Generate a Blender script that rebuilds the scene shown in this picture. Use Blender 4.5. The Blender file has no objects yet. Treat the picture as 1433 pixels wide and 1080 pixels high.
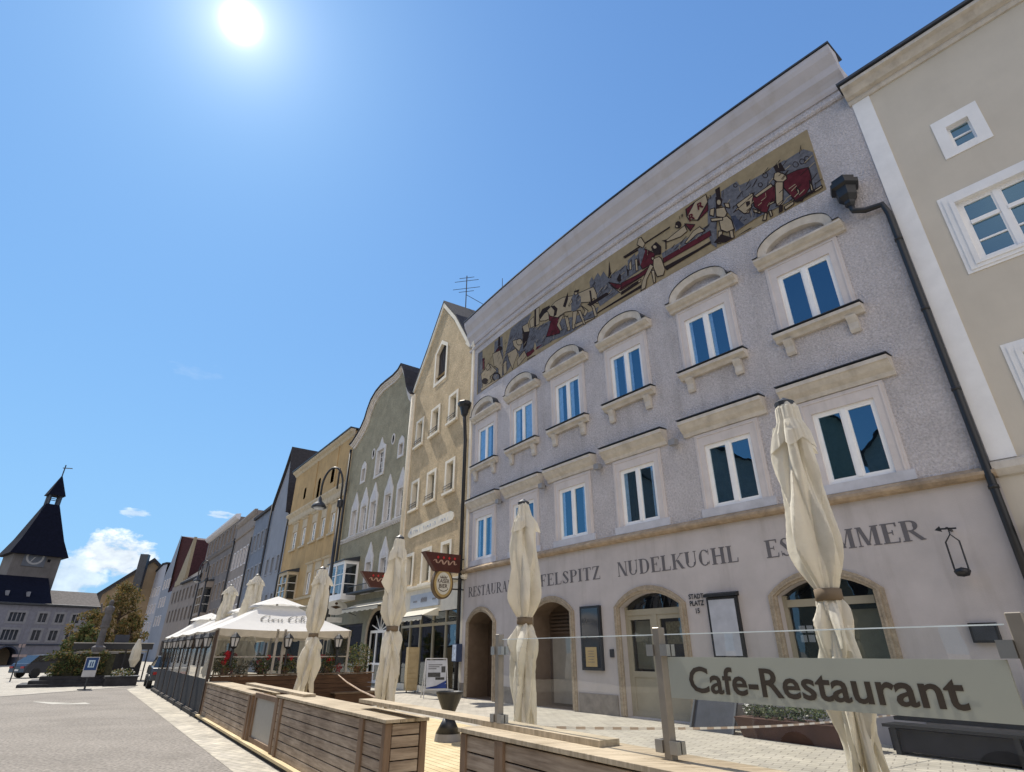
import bpy, bmesh, math, random
from mathutils import Vector, Matrix
from mathutils.geometry import delaunay_2d_cdt
random.seed(7)
R = math.radians
scn = bpy.context.scene
COL = scn.collection
# ---------------------------------------------------------------- camera, sky, sun, exposure
EYE = 1.65
cam = bpy.data.objects.new('camera', bpy.data.cameras.new('camera'))
COL.objects.link(cam)
cam.location = (0, 0, EYE)
cam.rotation_euler = (R(90 + 25.61), 0, 0)
cam.data.sensor_width = 36.0
cam.data.lens = 36.0 * 776 / 1433
cam.data.clip_start = 0.05
cam.data.clip_end = 3000
scn.camera = cam
SUN_EL, SUN_HEAD = R(52.4), R(-38.3)
SUND = Vector((math.sin(SUN_HEAD) * math.cos(SUN_EL), math.cos(SUN_HEAD) * math.cos(SUN_EL), math.sin(SUN_EL)))
W = bpy.data.worlds.new('World'); scn.world = W; W.use_nodes = True
nt = W.node_tree; nt.nodes.clear()
def N(t, kind, **kw):
    n = t.nodes.new(kind)
    for k, v in kw.items(): setattr(n, k, v)
    return n
def mth(t, op, a, b=None, c=None, clamp=False):
    n = t.nodes.new('ShaderNodeMath'); n.operation = op; n.use_clamp = clamp
    for i, v in enumerate((a, b, c)):
        if v is None: continue
        if isinstance(v, (int, float)): n.inputs[i].default_value = v
        else: t.links.new(v, n.inputs[i])
    return n.outputs[0]
sky = N(nt, 'ShaderNodeTexSky', sky_type='NISHITA', sun_disc=False, sun_elevation=SUN_EL, sun_rotation=SUN_HEAD,
        altitude=350, air_density=1.0, dust_density=0.2, ozone_density=1.5)
tc = N(nt, 'ShaderNodeTexCoord')
nrm = N(nt, 'ShaderNodeVectorMath', operation='NORMALIZE'); nt.links.new(tc.outputs['Generated'], nrm.inputs[0])
dt = N(nt, 'ShaderNodeVectorMath', operation='DOT_PRODUCT'); nt.links.new(nrm.outputs[0], dt.inputs[0]); dt.inputs[1].default_value = SUND
ang = mth(nt, 'ARCCOSINE', mth(nt, 'MINIMUM', dt.outputs['Value'], 0.99999))
g1 = mth(nt, 'MULTIPLY', mth(nt, 'EXPONENT', mth(nt, 'MULTIPLY', mth(nt, 'POWER', mth(nt, 'DIVIDE', ang, R(.85)), 2.0), -1.0)), 30.0)
g2 = mth(nt, 'MULTIPLY', mth(nt, 'EXPONENT', mth(nt, 'DIVIDE', ang, -R(2.2))), 5.0)
g3 = mth(nt, 'MULTIPLY', mth(nt, 'EXPONENT', mth(nt, 'DIVIDE', ang, -R(9))), .9)
def rgbmul(t, col, fac):
    n = t.nodes.new('ShaderNodeVectorMath'); n.operation = 'SCALE'
    n.inputs[0].default_value = col; t.links.new(fac, n.inputs['Scale']); return n.outputs[0]
def vadd(t, a, b):
    n = t.nodes.new('ShaderNodeVectorMath'); n.operation = 'ADD'; t.links.new(a, n.inputs[0]); t.links.new(b, n.inputs[1]); return n.outputs[0]
glow = vadd(nt, vadd(nt, rgbmul(nt, (1, .96, .88), g1), rgbmul(nt, (1, .9, .78), g2)), rgbmul(nt, (.75, .85, 1), g3))
tint = N(nt, 'ShaderNodeVectorMath', operation='MULTIPLY'); nt.links.new(sky.outputs[0], tint.inputs[0]); tint.inputs[1].default_value = (1.0, 1.3, 1.92)
# film-like shoulder of the sky colour, channel by channel
den = N(nt, 'ShaderNodeVectorMath', operation='MULTIPLY_ADD'); nt.links.new(sky.outputs[0], den.inputs[0]); den.inputs[1].default_value = (.50, .25, .235); den.inputs[2].default_value = (1, 1, 1)
comp = N(nt, 'ShaderNodeVectorMath', operation='DIVIDE'); nt.links.new(tint.outputs[0], comp.inputs[0]); nt.links.new(den.outputs[0], comp.inputs[1])
# pale haze towards the horizon
sepz = N(nt, 'ShaderNodeSeparateXYZ'); nt.links.new(nrm.outputs[0], sepz.inputs[0])
hzf = mth(nt, 'MULTIPLY', mth(nt, 'EXPONENT', mth(nt, 'MULTIPLY', mth(nt, 'MAXIMUM', sepz.outputs['Z'], 0.0), -3.2)), .55)
hmx = N(nt, 'ShaderNodeMix', data_type='RGBA'); nt.links.new(hzf, hmx.inputs['Factor']); nt.links.new(comp.outputs[0], hmx.inputs[6]); hmx.inputs[7].default_value = (2.1, 3.2, 4.4, 1)
base = vadd(nt, hmx.outputs[2], glow)
# clouds: fair-weather cumulus low over the far end of the square, thin wisps above
def cloud(t, head, elev, wx, wz, thr, scale, seed, gain=1.0):
    c = (math.sin(R(head)) * math.cos(R(elev)), math.cos(R(head)) * math.cos(R(elev)), math.sin(R(elev)))
    right = (math.cos(R(head)), -math.sin(R(head)), 0)
    up = (0, 0, 1)
    sub = N(t, 'ShaderNodeVectorMath', operation='SUBTRACT'); t.links.new(nrm.outputs[0], sub.inputs[0]); sub.inputs[1].default_value = c
    def dot(v):
        n = N(t, 'ShaderNodeVectorMath', operation='DOT_PRODUCT'); t.links.new(sub.outputs[0], n.inputs[0]); n.inputs[1].default_value = v; return n.outputs['Value']
    u = mth(t, 'DIVIDE', dot(right), math.sin(R(wx))); v = mth(t, 'DIVIDE', dot(up), math.sin(R(wz)))
    r2 = mth(t, 'ADD', mth(t, 'MULTIPLY', u, u), mth(t, 'MULTIPLY', v, v))
    cmb = N(t, 'ShaderNodeCombineXYZ'); t.links.new(u, cmb.inputs[0]); t.links.new(v, cmb.inputs[1]); cmb.inputs[2].default_value = seed
    nz = N(t, 'ShaderNodeTexNoise'); nz.inputs['Scale'].default_value = scale; nz.inputs['Detail'].default_value = 7; nz.inputs['Roughness'].default_value = .58
    t.links.new(cmb.outputs[0], nz.inputs['Vector'])
    val = mth(t, 'ADD', mth(t, 'SUBTRACT', nz.outputs['Fac'], thr), mth(t, 'MULTIPLY', mth(t, 'SUBTRACT', 1.0, r2), .33))
    front = mth(t, 'GREATER_THAN', mth(t, 'MULTIPLY', r2, -1.0), -9.0)
    return mth(t, 'MULTIPLY', mth(t, 'MULTIPLY', mth(t, 'MULTIPLY', val, 6.5, clamp=True), front), gain, clamp=True), nz.outputs['Fac'], v
last = base
for (hd, el, wx, wz, thr, sc, sd, gain) in [(-34.6, 7.2, 3.3, 2.0, .58, 1.7, 3.1, .85), (-37.6, 5.4, 2.8, 2.2, .56, 1.5, 8.2, .6), (-34.2, 10.6, 1.4, .4, .60, 1.2, 1.7, .45),
                                    (-27.5, 11.2, 1.6, .4, .60, 1.2, 5.5, .45), (-33.0, 23.5, 4.0, 2.0, .80, 1.1, 2.2, .10)]:
    m, nf, v = cloud(nt, hd, el, wx, wz, thr, sc, sd, gain)
    shade = mth(nt, 'ADD', mth(nt, 'MULTIPLY', v, .10), mth(nt, 'ADD', mth(nt, 'MULTIPLY', nf, .9), .28))
    ccol = rgbmul(nt, (6.6, 7.0, 7.4), shade)
    mx = N(nt, 'ShaderNodeMix', data_type='RGBA'); nt.links.new(m, mx.inputs['Factor']); nt.links.new(last, mx.inputs[6]); nt.links.new(ccol, mx.inputs[7])
    last = mx.outputs[2]
# made-up bright cloud behind the camera, added to fill the shaded facades
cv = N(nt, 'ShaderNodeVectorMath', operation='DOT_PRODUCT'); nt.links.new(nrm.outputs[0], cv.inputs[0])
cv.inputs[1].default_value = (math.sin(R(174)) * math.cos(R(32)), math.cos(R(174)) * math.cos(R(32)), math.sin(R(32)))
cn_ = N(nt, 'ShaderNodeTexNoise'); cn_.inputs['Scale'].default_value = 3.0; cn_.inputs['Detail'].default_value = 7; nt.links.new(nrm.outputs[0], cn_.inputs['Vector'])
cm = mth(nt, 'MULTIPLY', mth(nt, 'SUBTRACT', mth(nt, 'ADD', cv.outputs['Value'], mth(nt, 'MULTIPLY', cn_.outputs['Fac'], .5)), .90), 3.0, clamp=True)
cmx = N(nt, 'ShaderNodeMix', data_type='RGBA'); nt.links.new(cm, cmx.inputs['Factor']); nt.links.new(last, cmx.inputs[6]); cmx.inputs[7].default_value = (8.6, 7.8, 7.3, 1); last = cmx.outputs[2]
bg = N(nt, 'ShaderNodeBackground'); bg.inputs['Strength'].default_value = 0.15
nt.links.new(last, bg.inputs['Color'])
wo = N(nt, 'ShaderNodeOutputWorld'); nt.links.new(bg.outputs[0], wo.inputs['Surface'])
sl = bpy.data.lights.new('sun', 'SUN'); sl.energy = 5.0; sl.angle = R(.5); sl.color = (1.0, .93, .82)
so = bpy.data.objects.new('sun', sl); COL.objects.link(so)
so.rotation_euler = (-SUND).to_track_quat('-Z', 'Y').to_euler()
so.location = (0, 0, 40)
vs = scn.view_settings; vs.view_transform = 'Standard'; vs.look = 'None'; vs.gamma = 1; vs.use_curve_mapping = False
vs.exposure = 0.35

# ---------------------------------------------------------------- materials
MATS = {}
def mat(name, col, rough=.8, spec=.3, metal=0, var=.12, vscale=3.0, bump=0.0, bscale=40.0, dirt=0.0, dcol=(.08, .07, .06), trans=0, streak=False, emis=None, bdist=.01, grain=0.0):
    if name in MATS: return MATS[name]
    m = bpy.data.materials.new(name); m.use_nodes = True; t = m.node_tree
    b = t.nodes['Principled BSDF']
    b.inputs['Roughness'].default_value = rough; b.inputs['Metallic'].default_value = metal
    b.inputs['Specular IOR Level'].default_value = spec
    tcn = N(t, 'ShaderNodeTexCoord'); vec = tcn.outputs['Object']
    nz = N(t, 'ShaderNodeTexNoise'); nz.inputs['Scale'].default_value = vscale; nz.inputs['Detail'].default_value = 5; nz.inputs['Roughness'].default_value = .6
    t.links.new(vec, nz.inputs['Vector'])
    mr = N(t, 'ShaderNodeMapRange'); mr.inputs['From Min'].default_value = .3; mr.inputs['From Max'].default_value = .7
    mr.inputs['To Min'].default_value = 1 - var; mr.inputs['To Max'].default_value = 1 + var
    t.links.new(nz.outputs['Fac'], mr.inputs['Value'])
    sc = N(t, 'ShaderNodeVectorMath', operation='SCALE'); sc.inputs[0].default_value = col; t.links.new(mr.outputs[0], sc.inputs['Scale'])
    out = sc.outputs[0]
    if grain:
        ng = N(t, 'ShaderNodeTexNoise'); ng.inputs['Scale'].default_value = bscale * .8; ng.inputs['Detail'].default_value = 2
        t.links.new(vec, ng.inputs['Vector'])
        mg = N(t, 'ShaderNodeMapRange'); mg.inputs['From Min'].default_value = .3; mg.inputs['From Max'].default_value = .7
        mg.inputs['To Min'].default_value = 1 - grain; mg.inputs['To Max'].default_value = 1 + grain
        t.links.new(ng.outputs['Fac'], mg.inputs['Value'])
        s2 = N(t, 'ShaderNodeVectorMath', operation='SCALE'); t.links.new(out, s2.inputs[0]); t.links.new(mg.outputs[0], s2.inputs['Scale']); out = s2.outputs[0]
    if dirt:
        n2 = N(t, 'ShaderNodeTexNoise'); n2.inputs['Scale'].default_value = 1.0; n2.inputs['Detail'].default_value = 8; n2.inputs['Roughness'].default_value = .65
        mp = N(t, 'ShaderNodeMapping'); t.links.new(vec, mp.inputs[0]); mp.inputs['Scale'].default_value = (2.2, 2.2, .25) if streak else (.9, .9, .9)
        t.links.new(mp.outputs[0], n2.inputs['Vector'])
        m2 = N(t, 'ShaderNodeMapRange'); m2.inputs['From Min'].default_value = .52; m2.inputs['From Max'].default_value = .75; m2.inputs['To Max'].default_value = dirt
        t.links.new(n2.outputs['Fac'], m2.inputs['Value'])
        mx = N(t, 'ShaderNodeMix', data_type='RGBA'); t.links.new(m2.outputs[0], mx.inputs['Factor']); t.links.new(out, mx.inputs[6]); mx.inputs[7].default_value = (*dcol, 1)
        out = mx.outputs[2]
    t.links.new(out, b.inputs['Base Color'])
    if bump:
        n3 = N(t, 'ShaderNodeTexNoise'); n3.inputs['Scale'].default_value = bscale; n3.inputs['Detail'].default_value = 4
        t.links.new(vec, n3.inputs['Vector'])
        bp = N(t, 'ShaderNodeBump'); bp.inputs['Strength'].default_value = bump; bp.inputs['Distance'].default_value = bdist
        t.links.new(n3.outputs['Fac'], bp.inputs['Height']); t.links.new(bp.outputs[0], b.inputs['Normal'])
    if emis: b.inputs['Emission Color'].default_value = (*emis, 1); b.inputs['Emission Strength'].default_value = 1
    if trans:
        tr = N(t, 'ShaderNodeBsdfTranslucent'); t.links.new(out, tr.inputs['Color'])
        ms = N(t, 'ShaderNodeMixShader'); ms.inputs[0].default_value = trans
        t.links.new(b.outputs[0], ms.inputs[1]); t.links.new(tr.outputs[0], ms.inputs[2])
        t.links.new(ms.outputs[0], t.nodes['Material Output'].inputs['Surface'])
    MATS[name] = m
    return m
def glass_mat(name, tintc, ior, trans_mix, rough=.01):
    """thin pane: what lies behind shows through, sky reflects by angle"""
    m = bpy.data.materials.new(name); m.use_nodes = True; t = m.node_tree; t.nodes.clear()
    tr = N(t, 'ShaderNodeBsdfTransparent'); tr.inputs['Color'].default_value = (*tintc, 1)
    gl = N(t, 'ShaderNodeBsdfGlossy'); gl.inputs['Roughness'].default_value = rough; gl.inputs['Color'].default_value = (*trans_mix, 1)
    fr = N(t, 'ShaderNodeFresnel'); geo = N(t, 'ShaderNodeNewGeometry')
    t.links.new(mth(t, 'ADD', mth(t, 'MULTIPLY', geo.outputs['Backfacing'], 1.0 / ior - ior), ior), fr.inputs['IOR'])
    nz = N(t, 'ShaderNodeTexNoise'); nz.inputs['Scale'].default_value = 1.3; tcn = N(t, 'ShaderNodeTexCoord'); t.links.new(tcn.outputs['Object'], nz.inputs['Vector'])
    bp = N(t, 'ShaderNodeBump'); bp.inputs['Strength'].default_value = .25; bp.inputs['Distance'].default_value = .01
    t.links.new(nz.outputs['Fac'], bp.inputs['Height']); t.links.new(bp.outputs[0], gl.inputs['Normal'])
    ms = N(t, 'ShaderNodeMixShader'); t.links.new(fr.outputs[0], ms.inputs[0]); t.links.new(tr.outputs[0], ms.inputs[1]); t.links.new(gl.outputs[0], ms.inputs[2])
    o = N(t, 'ShaderNodeOutputMaterial'); t.links.new(ms.outputs[0], o.inputs['Surface'])
    MATS[name] = m
    return m
def brick_mat(name, c1, c2, mortar, w, h, msize, rot, rough=.85, bump=.3, var=.12):
    m = bpy.data.materials.new(name); m.use_nodes = True; t = m.node_tree; b = t.nodes['Principled BSDF']
    b.inputs['Roughness'].default_value = rough; b.inputs['Specular IOR Level'].default_value = .3
    tcn = N(t, 'ShaderNodeTexCoord'); mp = N(t, 'ShaderNodeMapping'); t.links.new(tcn.outputs['Object'], mp.inputs[0]); mp.inputs['Rotation'].default_value = (0, 0, rot)
    br = N(t, 'ShaderNodeTexBrick'); t.links.new(mp.outputs[0], br.inputs['Vector'])
    br.inputs['Color1'].default_value = (*c1, 1); br.inputs['Color2'].default_value = (*c2, 1); br.inputs['Mortar'].default_value = (*mortar, 1)
    br.inputs['Scale'].default_value = 1; br.inputs['Mortar Size'].default_value = msize; br.inputs['Brick Width'].default_value = w; br.inputs['Row Height'].default_value = h; br.inputs['Mortar Smooth'].default_value = .4
    nz = N(t, 'ShaderNodeTexNoise'); nz.inputs['Scale'].default_value = 1.1; nz.inputs['Detail'].default_value = 9; nz.inputs['Roughness'].default_value = .7; t.links.new(tcn.outputs['Object'], nz.inputs['Vector'])
    mr = N(t, 'ShaderNodeMapRange'); mr.inputs['From Min'].default_value = .3; mr.inputs['From Max'].default_value = .7; mr.inputs['To Min'].default_value = 1 - var; mr.inputs['To Max'].default_value = 1 + var
    t.links.new(nz.outputs['Fac'], mr.inputs['Value'])
    s = N(t, 'ShaderNodeVectorMath', operation='SCALE'); t.links.new(br.outputs['Color'], s.inputs[0]); t.links.new(mr.outputs[0], s.inputs['Scale']); t.links.new(s.outputs[0], b.inputs['Base Color'])
    bp = N(t, 'ShaderNodeBump'); bp.inputs['Strength'].default_value = bump; bp.inputs['Distance'].default_value = .01; bp.invert = True
    t.links.new(br.outputs['Fac'], bp.inputs['Height']); t.links.new(bp.outputs[0], b.inputs['Normal'])
    MATS[name] = m
    return m
def wood_mat(name, c1, c2, rough=.75, axis_rot=0, scale=(1.2, 1.2, 22)):
    m = bpy.data.materials.new(name); m.use_nodes = True; t = m.node_tree; b = t.nodes['Principled BSDF']
    b.inputs['Roughness'].default_value = rough; b.inputs['Specular IOR Level'].default_value = .25
    tcn = N(t, 'ShaderNodeTexCoord'); mp = N(t, 'ShaderNodeMapping'); t.links.new(tcn.outputs['Object'], mp.inputs[0])
    mp.inputs['Scale'].default_value = scale; mp.inputs['Rotation'].default_value = (0, 0, axis_rot)
    nz = N(t, 'ShaderNodeTexNoise'); nz.inputs['Scale'].default_value = 2.2; nz.inputs['Detail'].default_value = 8; nz.inputs['Roughness'].default_value = .65; t.links.new(mp.outputs[0], nz.inputs['Vector'])
    n2 = N(t, 'ShaderNodeTexNoise'); n2.inputs['Scale'].default_value = 1.7; n2.inputs['Detail'].default_value = 6; t.links.new(tcn.outputs['Object'], n2.inputs['Vector'])
    ad = mth(t, 'ADD', mth(t, 'MULTIPLY', nz.outputs['Fac'], .6), mth(t, 'MULTIPLY', n2.outputs['Fac'], .4))
    cr = N(t, 'ShaderNodeValToRGB'); cr.color_ramp.elements[0].position = .36; cr.color_ramp.elements[1].position = .62
    cr.color_ramp.elements[0].color = (*c1, 1); cr.color_ramp.elements[1].color = (*c2, 1)
    t.links.new(ad, cr.inputs[0]); t.links.new(cr.outputs[0], b.inputs['Base Color'])
    bp = N(t, 'ShaderNodeBump'); bp.inputs['Strength'].default_value = .35; bp.inputs['Distance'].default_value = .004; t.links.new(ad, bp.inputs['Height']); t.links.new(bp.outputs[0], b.inputs['Normal'])
    MATS[name] = m
    return m

# ---------------------------------------------------------------- object helpers
class MB:
    """collects shapes in world space; build() links them as ONE mesh object under its thing"""
    def __init__(s): s.v = []; s.f = []; s.mi = []; s.cur = 0
    def add(s, vs, fs):
        k = len(s.v); s.v += [tuple(p) for p in vs]
        for f in fs: s.f.append(tuple(i + k for i in f)); s.mi.append(s.cur)
    def quad(s, a, b, c, d): s.add([a, b, c, d], [(0, 1, 2, 3)])
    def hexa(s, p):  # p: 8 points, bottom 0-3 ccw, top 4-7
        s.add(p, [(0, 3, 2, 1), (4, 5, 6, 7), (0, 1, 5, 4), (1, 2, 6, 5), (2, 3, 7, 6), (3, 0, 4, 7)])
    def box(s, x0, x1, y0, y1, z0, z1):
        s.hexa([(x0, y0, z0), (x1, y0, z0), (x1, y1, z0), (x0, y1, z0), (x0, y0, z1), (x1, y0, z1), (x1, y1, z1), (x0, y1, z1)])
    def obox(s, c, ax, L, Wd, H0, H1):
        """box with centre c (xy), long axis heading vector ax, length L, width Wd, z from H0 to H1"""
        a = Vector(ax).normalized(); n = Vector((-a.y, a.x)); c = Vector(c)
        q = [c - a * L / 2 - n * Wd / 2, c + a * L / 2 - n * Wd / 2, c + a * L / 2 + n * Wd / 2, c - a * L / 2 + n * Wd / 2]
        s.hexa([(p.x, p.y, H0) for p in q] + [(p.x, p.y, H1) for p in q])
    def bar(s, a, b, w, h=None, up=(0, 0, 1)):
        a = Vector(a); b = Vector(b); h = h or w; d = (b - a).normalized(); u = Vector(up)
        if abs(d.dot(u)) > .98: u = Vector((1, 0, 0))
        x = d.cross(u).normalized() * w / 2; y = x.cross(d).normalized() * h / 2
        s.hexa([a - x - y, a + x - y, a + x + y, a - x + y, b - x - y, b + x - y, b + x + y, b - x + y])
    def tube(s, pts, r, n=8, cap=True):
        pts = [Vector(p) for p in pts]; rs = r if isinstance(r, (list, tuple)) else [r] * len(pts)
        k0 = len(s.v); ref = Vector((0, 0, 1))
        d0 = (pts[1] - pts[0]).normalized()
        if abs(d0.dot(ref)) > .9: ref = Vector((1, 0, 0))
        x = d0.cross(ref).normalized()
        vs_ = []
        for i, p in enumerate(pts):
            d = (pts[min(i + 1, len(pts) - 1)] - pts[max(i - 1, 0)]).normalized()
            x = (x - d * x.dot(d)).normalized(); y = d.cross(x)
            for j in range(n):
                a = 2 * math.pi * j / n; vs_.append(p + (x * math.cos(a) + y * math.sin(a)) * rs[i])
        fs = []
        for i in range(len(pts) - 1):
            for j in range(n): fs.append((i * n + j, i * n + (j + 1) % n, (i + 1) * n + (j + 1) % n, (i + 1) * n + j))
        if cap: fs.append(tuple(range(n - 1, -1, -1))); fs.append(tuple((len(pts) - 1) * n + j for j in range(n)))
        s.add(vs_, fs)
    def lathe(s, c, prof, n=20, ax=None):
        """prof: (r, z) rings about a vertical axis through c"""
        c = Vector(c); vs_ = []
        for r, z in prof:
            for j in range(n):
                a = 2 * math.pi * j / n; vs_.append(c + Vector((math.cos(a) * r, math.sin(a) * r, z)))
        fs = []
        for i in range(len(prof) - 1):
            for j in range(n): fs.append((i * n + j, i * n + (j + 1) % n, (i + 1) * n + (j + 1) % n, (i + 1) * n + j))
        if prof[0][0] > 1e-4: fs.append(tuple(range(n - 1, -1, -1)))
        if prof[-1][0] > 1e-4: fs.append(tuple((len(prof) - 1) * n + j for j in range(n)))
        s.add(vs_, fs)
    def build(s, name, m, parent=None, smooth=False, mats=None, bevel=0):
        me = bpy.data.meshes.new(name)
        off = Vector((0, 0, 0))
        if parent is not None:
            q = parent
            while q is not None: off += q.location; q = q.parent
        me.from_pydata([(Vector(p) - off) for p in s.v], [], s.f)
        if mats:
            for mm in mats: me.materials.append(mm)
            me.polygons.foreach_set('material_index', s.mi)
        else: me.materials.append(m)
        if smooth: me.polygons.foreach_set('use_smooth', [True] * len(me.polygons))
        me.update()
        if smooth == 'crease': me.set_sharp_from_angle(angle=R(16))
        o = bpy.data.objects.new(name, me); COL.objects.link(o)
        if parent is not None: o.parent = parent
        if bevel:
            bv = o.modifiers.new('bevel', 'BEVEL'); bv.width = bevel; bv.segments = 1; bv.limit_method = 'ANGLE'
        return o
def thing(name, label, cat, loc=(0, 0, 0), group=None):
    o = bpy.data.objects.new(name, None); COL.objects.link(o); o.location = loc; o.empty_display_size = .2
    o['label'] = label; o['category'] = cat
    if group: o['group'] = group
    return o
def struct(o): o['kind'] = 'structure'; return o
def rebase(o):
    """put a single-mesh thing's origin at its base"""
    me = o.data; n = len(me.vertices)
    c = sum((v.co for v in me.vertices), Vector()) / n; c.z = min(v.co.z for v in me.vertices)
    me.transform(Matrix.Translation(-c)); o.location = c
def tag(o, label, cat, group=None):
    o['label'] = label; o['category'] = cat
    if group: o['group'] = group
    return o
def dup(root, loc=None, rotz=None):
    r = root.copy(); COL.objects.link(r)
    if loc is not None: r.location = loc
    if rotz is not None: r.rotation_euler = (0, 0, rotz)
    for ch in list(root.children):
        c = ch.copy(); COL.objects.link(c); c.parent = r
        for g in ch.children:
            d = g.copy(); COL.objects.link(d); d.parent = c
    return r

class Fac:
    """a facade: s metres along it, z up, o out of the wall towards the street"""
    def __init__(f, P, Q, bulge=0, flip=False):
        f.P = Vector(P); f.Q = Vector(Q); f.L = (f.Q - f.P).length; f.d = (f.Q - f.P) / f.L
        f.n = Vector((f.d.y, -f.d.x))
        if f.n.dot(-f.P) < 0: f.n = -f.n
        if flip: f.n = -f.n
        f.b = bulge
    def p(f, s, z, o=0):
        t = s / f.L; b = f.b * 4 * t * (1 - t)
        q = f.P + f.d * s + f.n * (b + o)
        return Vector((q.x, q.y, z))
    def box(f, m, s0, s1, z0, z1, o0, o1):
        k = max(1, int(abs(s1 - s0) / 1.2)) if f.b else 1
        for i in range(k):
            a = s0 + (s1 - s0) * i / k; b = s0 + (s1 - s0) * (i + 1) / k
            fs = [(0, 4, 5, 1), (3, 2, 6, 7), (0, 1, 2, 3), (4, 7, 6, 5)]
            if i == 0: fs.append((0, 3, 7, 4))
            if i == k - 1: fs.append((1, 5, 6, 2))
            pts = [f.p(a, z0, o0), f.p(b, z0, o0), f.p(b, z0, o1), f.p(a, z0, o1), f.p(a, z1, o0), f.p(b, z1, o0), f.p(b, z1, o1), f.p(a, z1, o1)]
            m.add(pts, fs)
    def prof(f, m, s0, s1, pr, k=None):
        """extrude a closed (o, z) profile along the facade"""
        k = k or (max(1, int(abs(s1 - s0) / 1.2)) if f.b else 1); n = len(pr); vs_ = []
        for i in range(k + 1):
            s = s0 + (s1 - s0) * i / k; vs_ += [f.p(s, z, o) for o, z in pr]
        fs = [(i * n + j, i * n + (j + 1) % n, (i + 1) * n + (j + 1) % n, (i + 1) * n + j) for i in range(k) for j in range(n)]
        fs += [tuple(range(n)), tuple(k * n + j for j in range(n - 1, -1, -1))]
        m.add(vs_, fs)
    def slab(f, m, loop, o0, o1, front_only=False):
        """a flat (s, z) outline given thickness o0..o1"""
        n = len(loop); loop = list(loop)
        tri = tess(loop, [], 0)
        k = len(m.v)
        m.add([f.p(s, z, o1) for s, z in tri[0]], tri[1])
        if not front_only:
            m.add([f.p(s, z, o0) for s, z in tri[0]], [t[::-1] for t in tri[1]])
            for i in range(n):
                a = loop[i]; b = loop[(i + 1) % n]
                m.add([f.p(*a, o0), f.p(*b, o0), f.p(*b, o1), f.p(*a, o1)], [(0, 1, 2, 3)])
    def reveal(f, m, loop, o0, o1):
        n = len(loop)
        for i in range(n):
            a = loop[i]; b = loop[(i + 1) % n]
            m.add([f.p(*a, o0), f.p(*b, o0), f.p(*b, o1), f.p(*a, o1)], [(0, 1, 2, 3)])
    def wall(f, m, outline, holes, step=0, o=0):
        tri = tess(outline, holes, step)
        m.add([f.p(s, z, o) for s, z in tri[0]], tri[1])
def inpoly(x, y, P):
    c = False; j = len(P) - 1
    for i in range(len(P)):
        xi, yi = P[i]; xj, yj = P[j]
        if (yi > y) != (yj > y) and x < (xj - xi) * (y - yi) / (yj - yi) + xi: c = not c
        j = i
    return c
def tess(outline, holes, step=0):
    vs_ = []; es = []
    def loop(P):
        k = len(vs_); Q = []
        for i in range(len(P)):
            a = P[i]; b = P[(i + 1) % len(P)]; Q.append(a)
            if step:
                n = int(math.hypot(b[0] - a[0], b[1] - a[1]) / step)
                for j in range(1, n): Q.append((a[0] + (b[0] - a[0]) * j / n, a[1] + (b[1] - a[1]) * j / n))
        vs_.extend(Q); es.extend((k + i, k + (i + 1) % len(Q)) for i in range(len(Q)))
    loop(outline)
    for h in holes: loop(h)
    if step:
        xs = [p[0] for p in outline]; ys = [p[1] for p in outline]
        x = min(xs) + step / 2
        while x < max(xs):
            y = min(ys) + step / 2
            while y < max(ys):
                if inpoly(x, y, outline) and not any(inpoly(x, y, h) for h in holes): vs_.append((x, y))
                y += step
            x += step
    r = delaunay_2d_cdt([Vector(p) for p in vs_], es, [], 0, 1e-5)
    V = [(p.x, p.y) for p in r[0]]; Fc = []
    for t in r[2]:
        cx = sum(V[i][0] for i in t) / len(t); cy = sum(V[i][1] for i in t) / len(t)
        if inpoly(cx, cy, outline) and not any(inpoly(cx, cy, h) for h in holes): Fc.append(tuple(t))
    return V, Fc
def rect(s0, s1, z0, z1): return [(s0, z0), (s1, z0), (s1, z1), (s0, z1)]
def arch(s0, s1, z0, zs, zc, n=10):
    """opening with a segmental or round head: springs at zs, crown at zc"""
    w = (s1 - s0) / 2; h = zc - zs; r = (w * w + h * h) / (2 * h); c = ((s0 + s1) / 2, zc - r); a0 = math.asin(min(1, w / r))
    if h > w: a0 = math.pi - a0
    top = [(c[0] + r * math.sin(a0 - 2 * a0 * i / n), c[1] + r * math.cos(a0 - 2 * a0 * i / n)) for i in range(n + 1)]
    return [(s0, z0), (s1, z0)] + top
def band(F, m, inner, outer, o0, o1, skip_base=True):
    """raised border between two loops with the same number of points"""
    n = len(inner)
    for i in range(n):
        if skip_base and i == 0: continue
        a, b, c, d = inner[i], inner[(i + 1) % n], outer[(i + 1) % n], outer[i]
        m.add([F.p(*a, o1), F.p(*b, o1), F.p(*c, o1), F.p(*d, o1)], [(0, 1, 2, 3)])
        m.add([F.p(*d, o0), F.p(*c, o0), F.p(*c, o1), F.p(*d, o1)], [(0, 1, 2, 3)])
        m.add([F.p(*a, o0), F.p(*b, o0), F.p(*b, o1), F.p(*a, o1)], [(0, 1, 2, 3)])
def text_tris(txt, size=1, bold=0, shear=0, spacing=1):
    cu = bpy.data.curves.new('t', 'FONT'); cu.body = txt; cu.size = size; cu.offset = bold; cu.shear = shear; cu.space_character = spacing; cu.resolution_u = 3
    o = bpy.data.objects.new('t', cu); COL.objects.link(o); bpy.context.view_layer.update()
    me = bpy.data.meshes.new_from_object(o.evaluated_get(bpy.context.evaluated_depsgraph_get()))
    V = [(v.co.x, v.co.y) for v in me.vertices]; Fs = [tuple(p.vertices) for p in me.polygons]
    bpy.data.objects.remove(o); bpy.data.meshes.remove(me)
    return V, Fs
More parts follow.
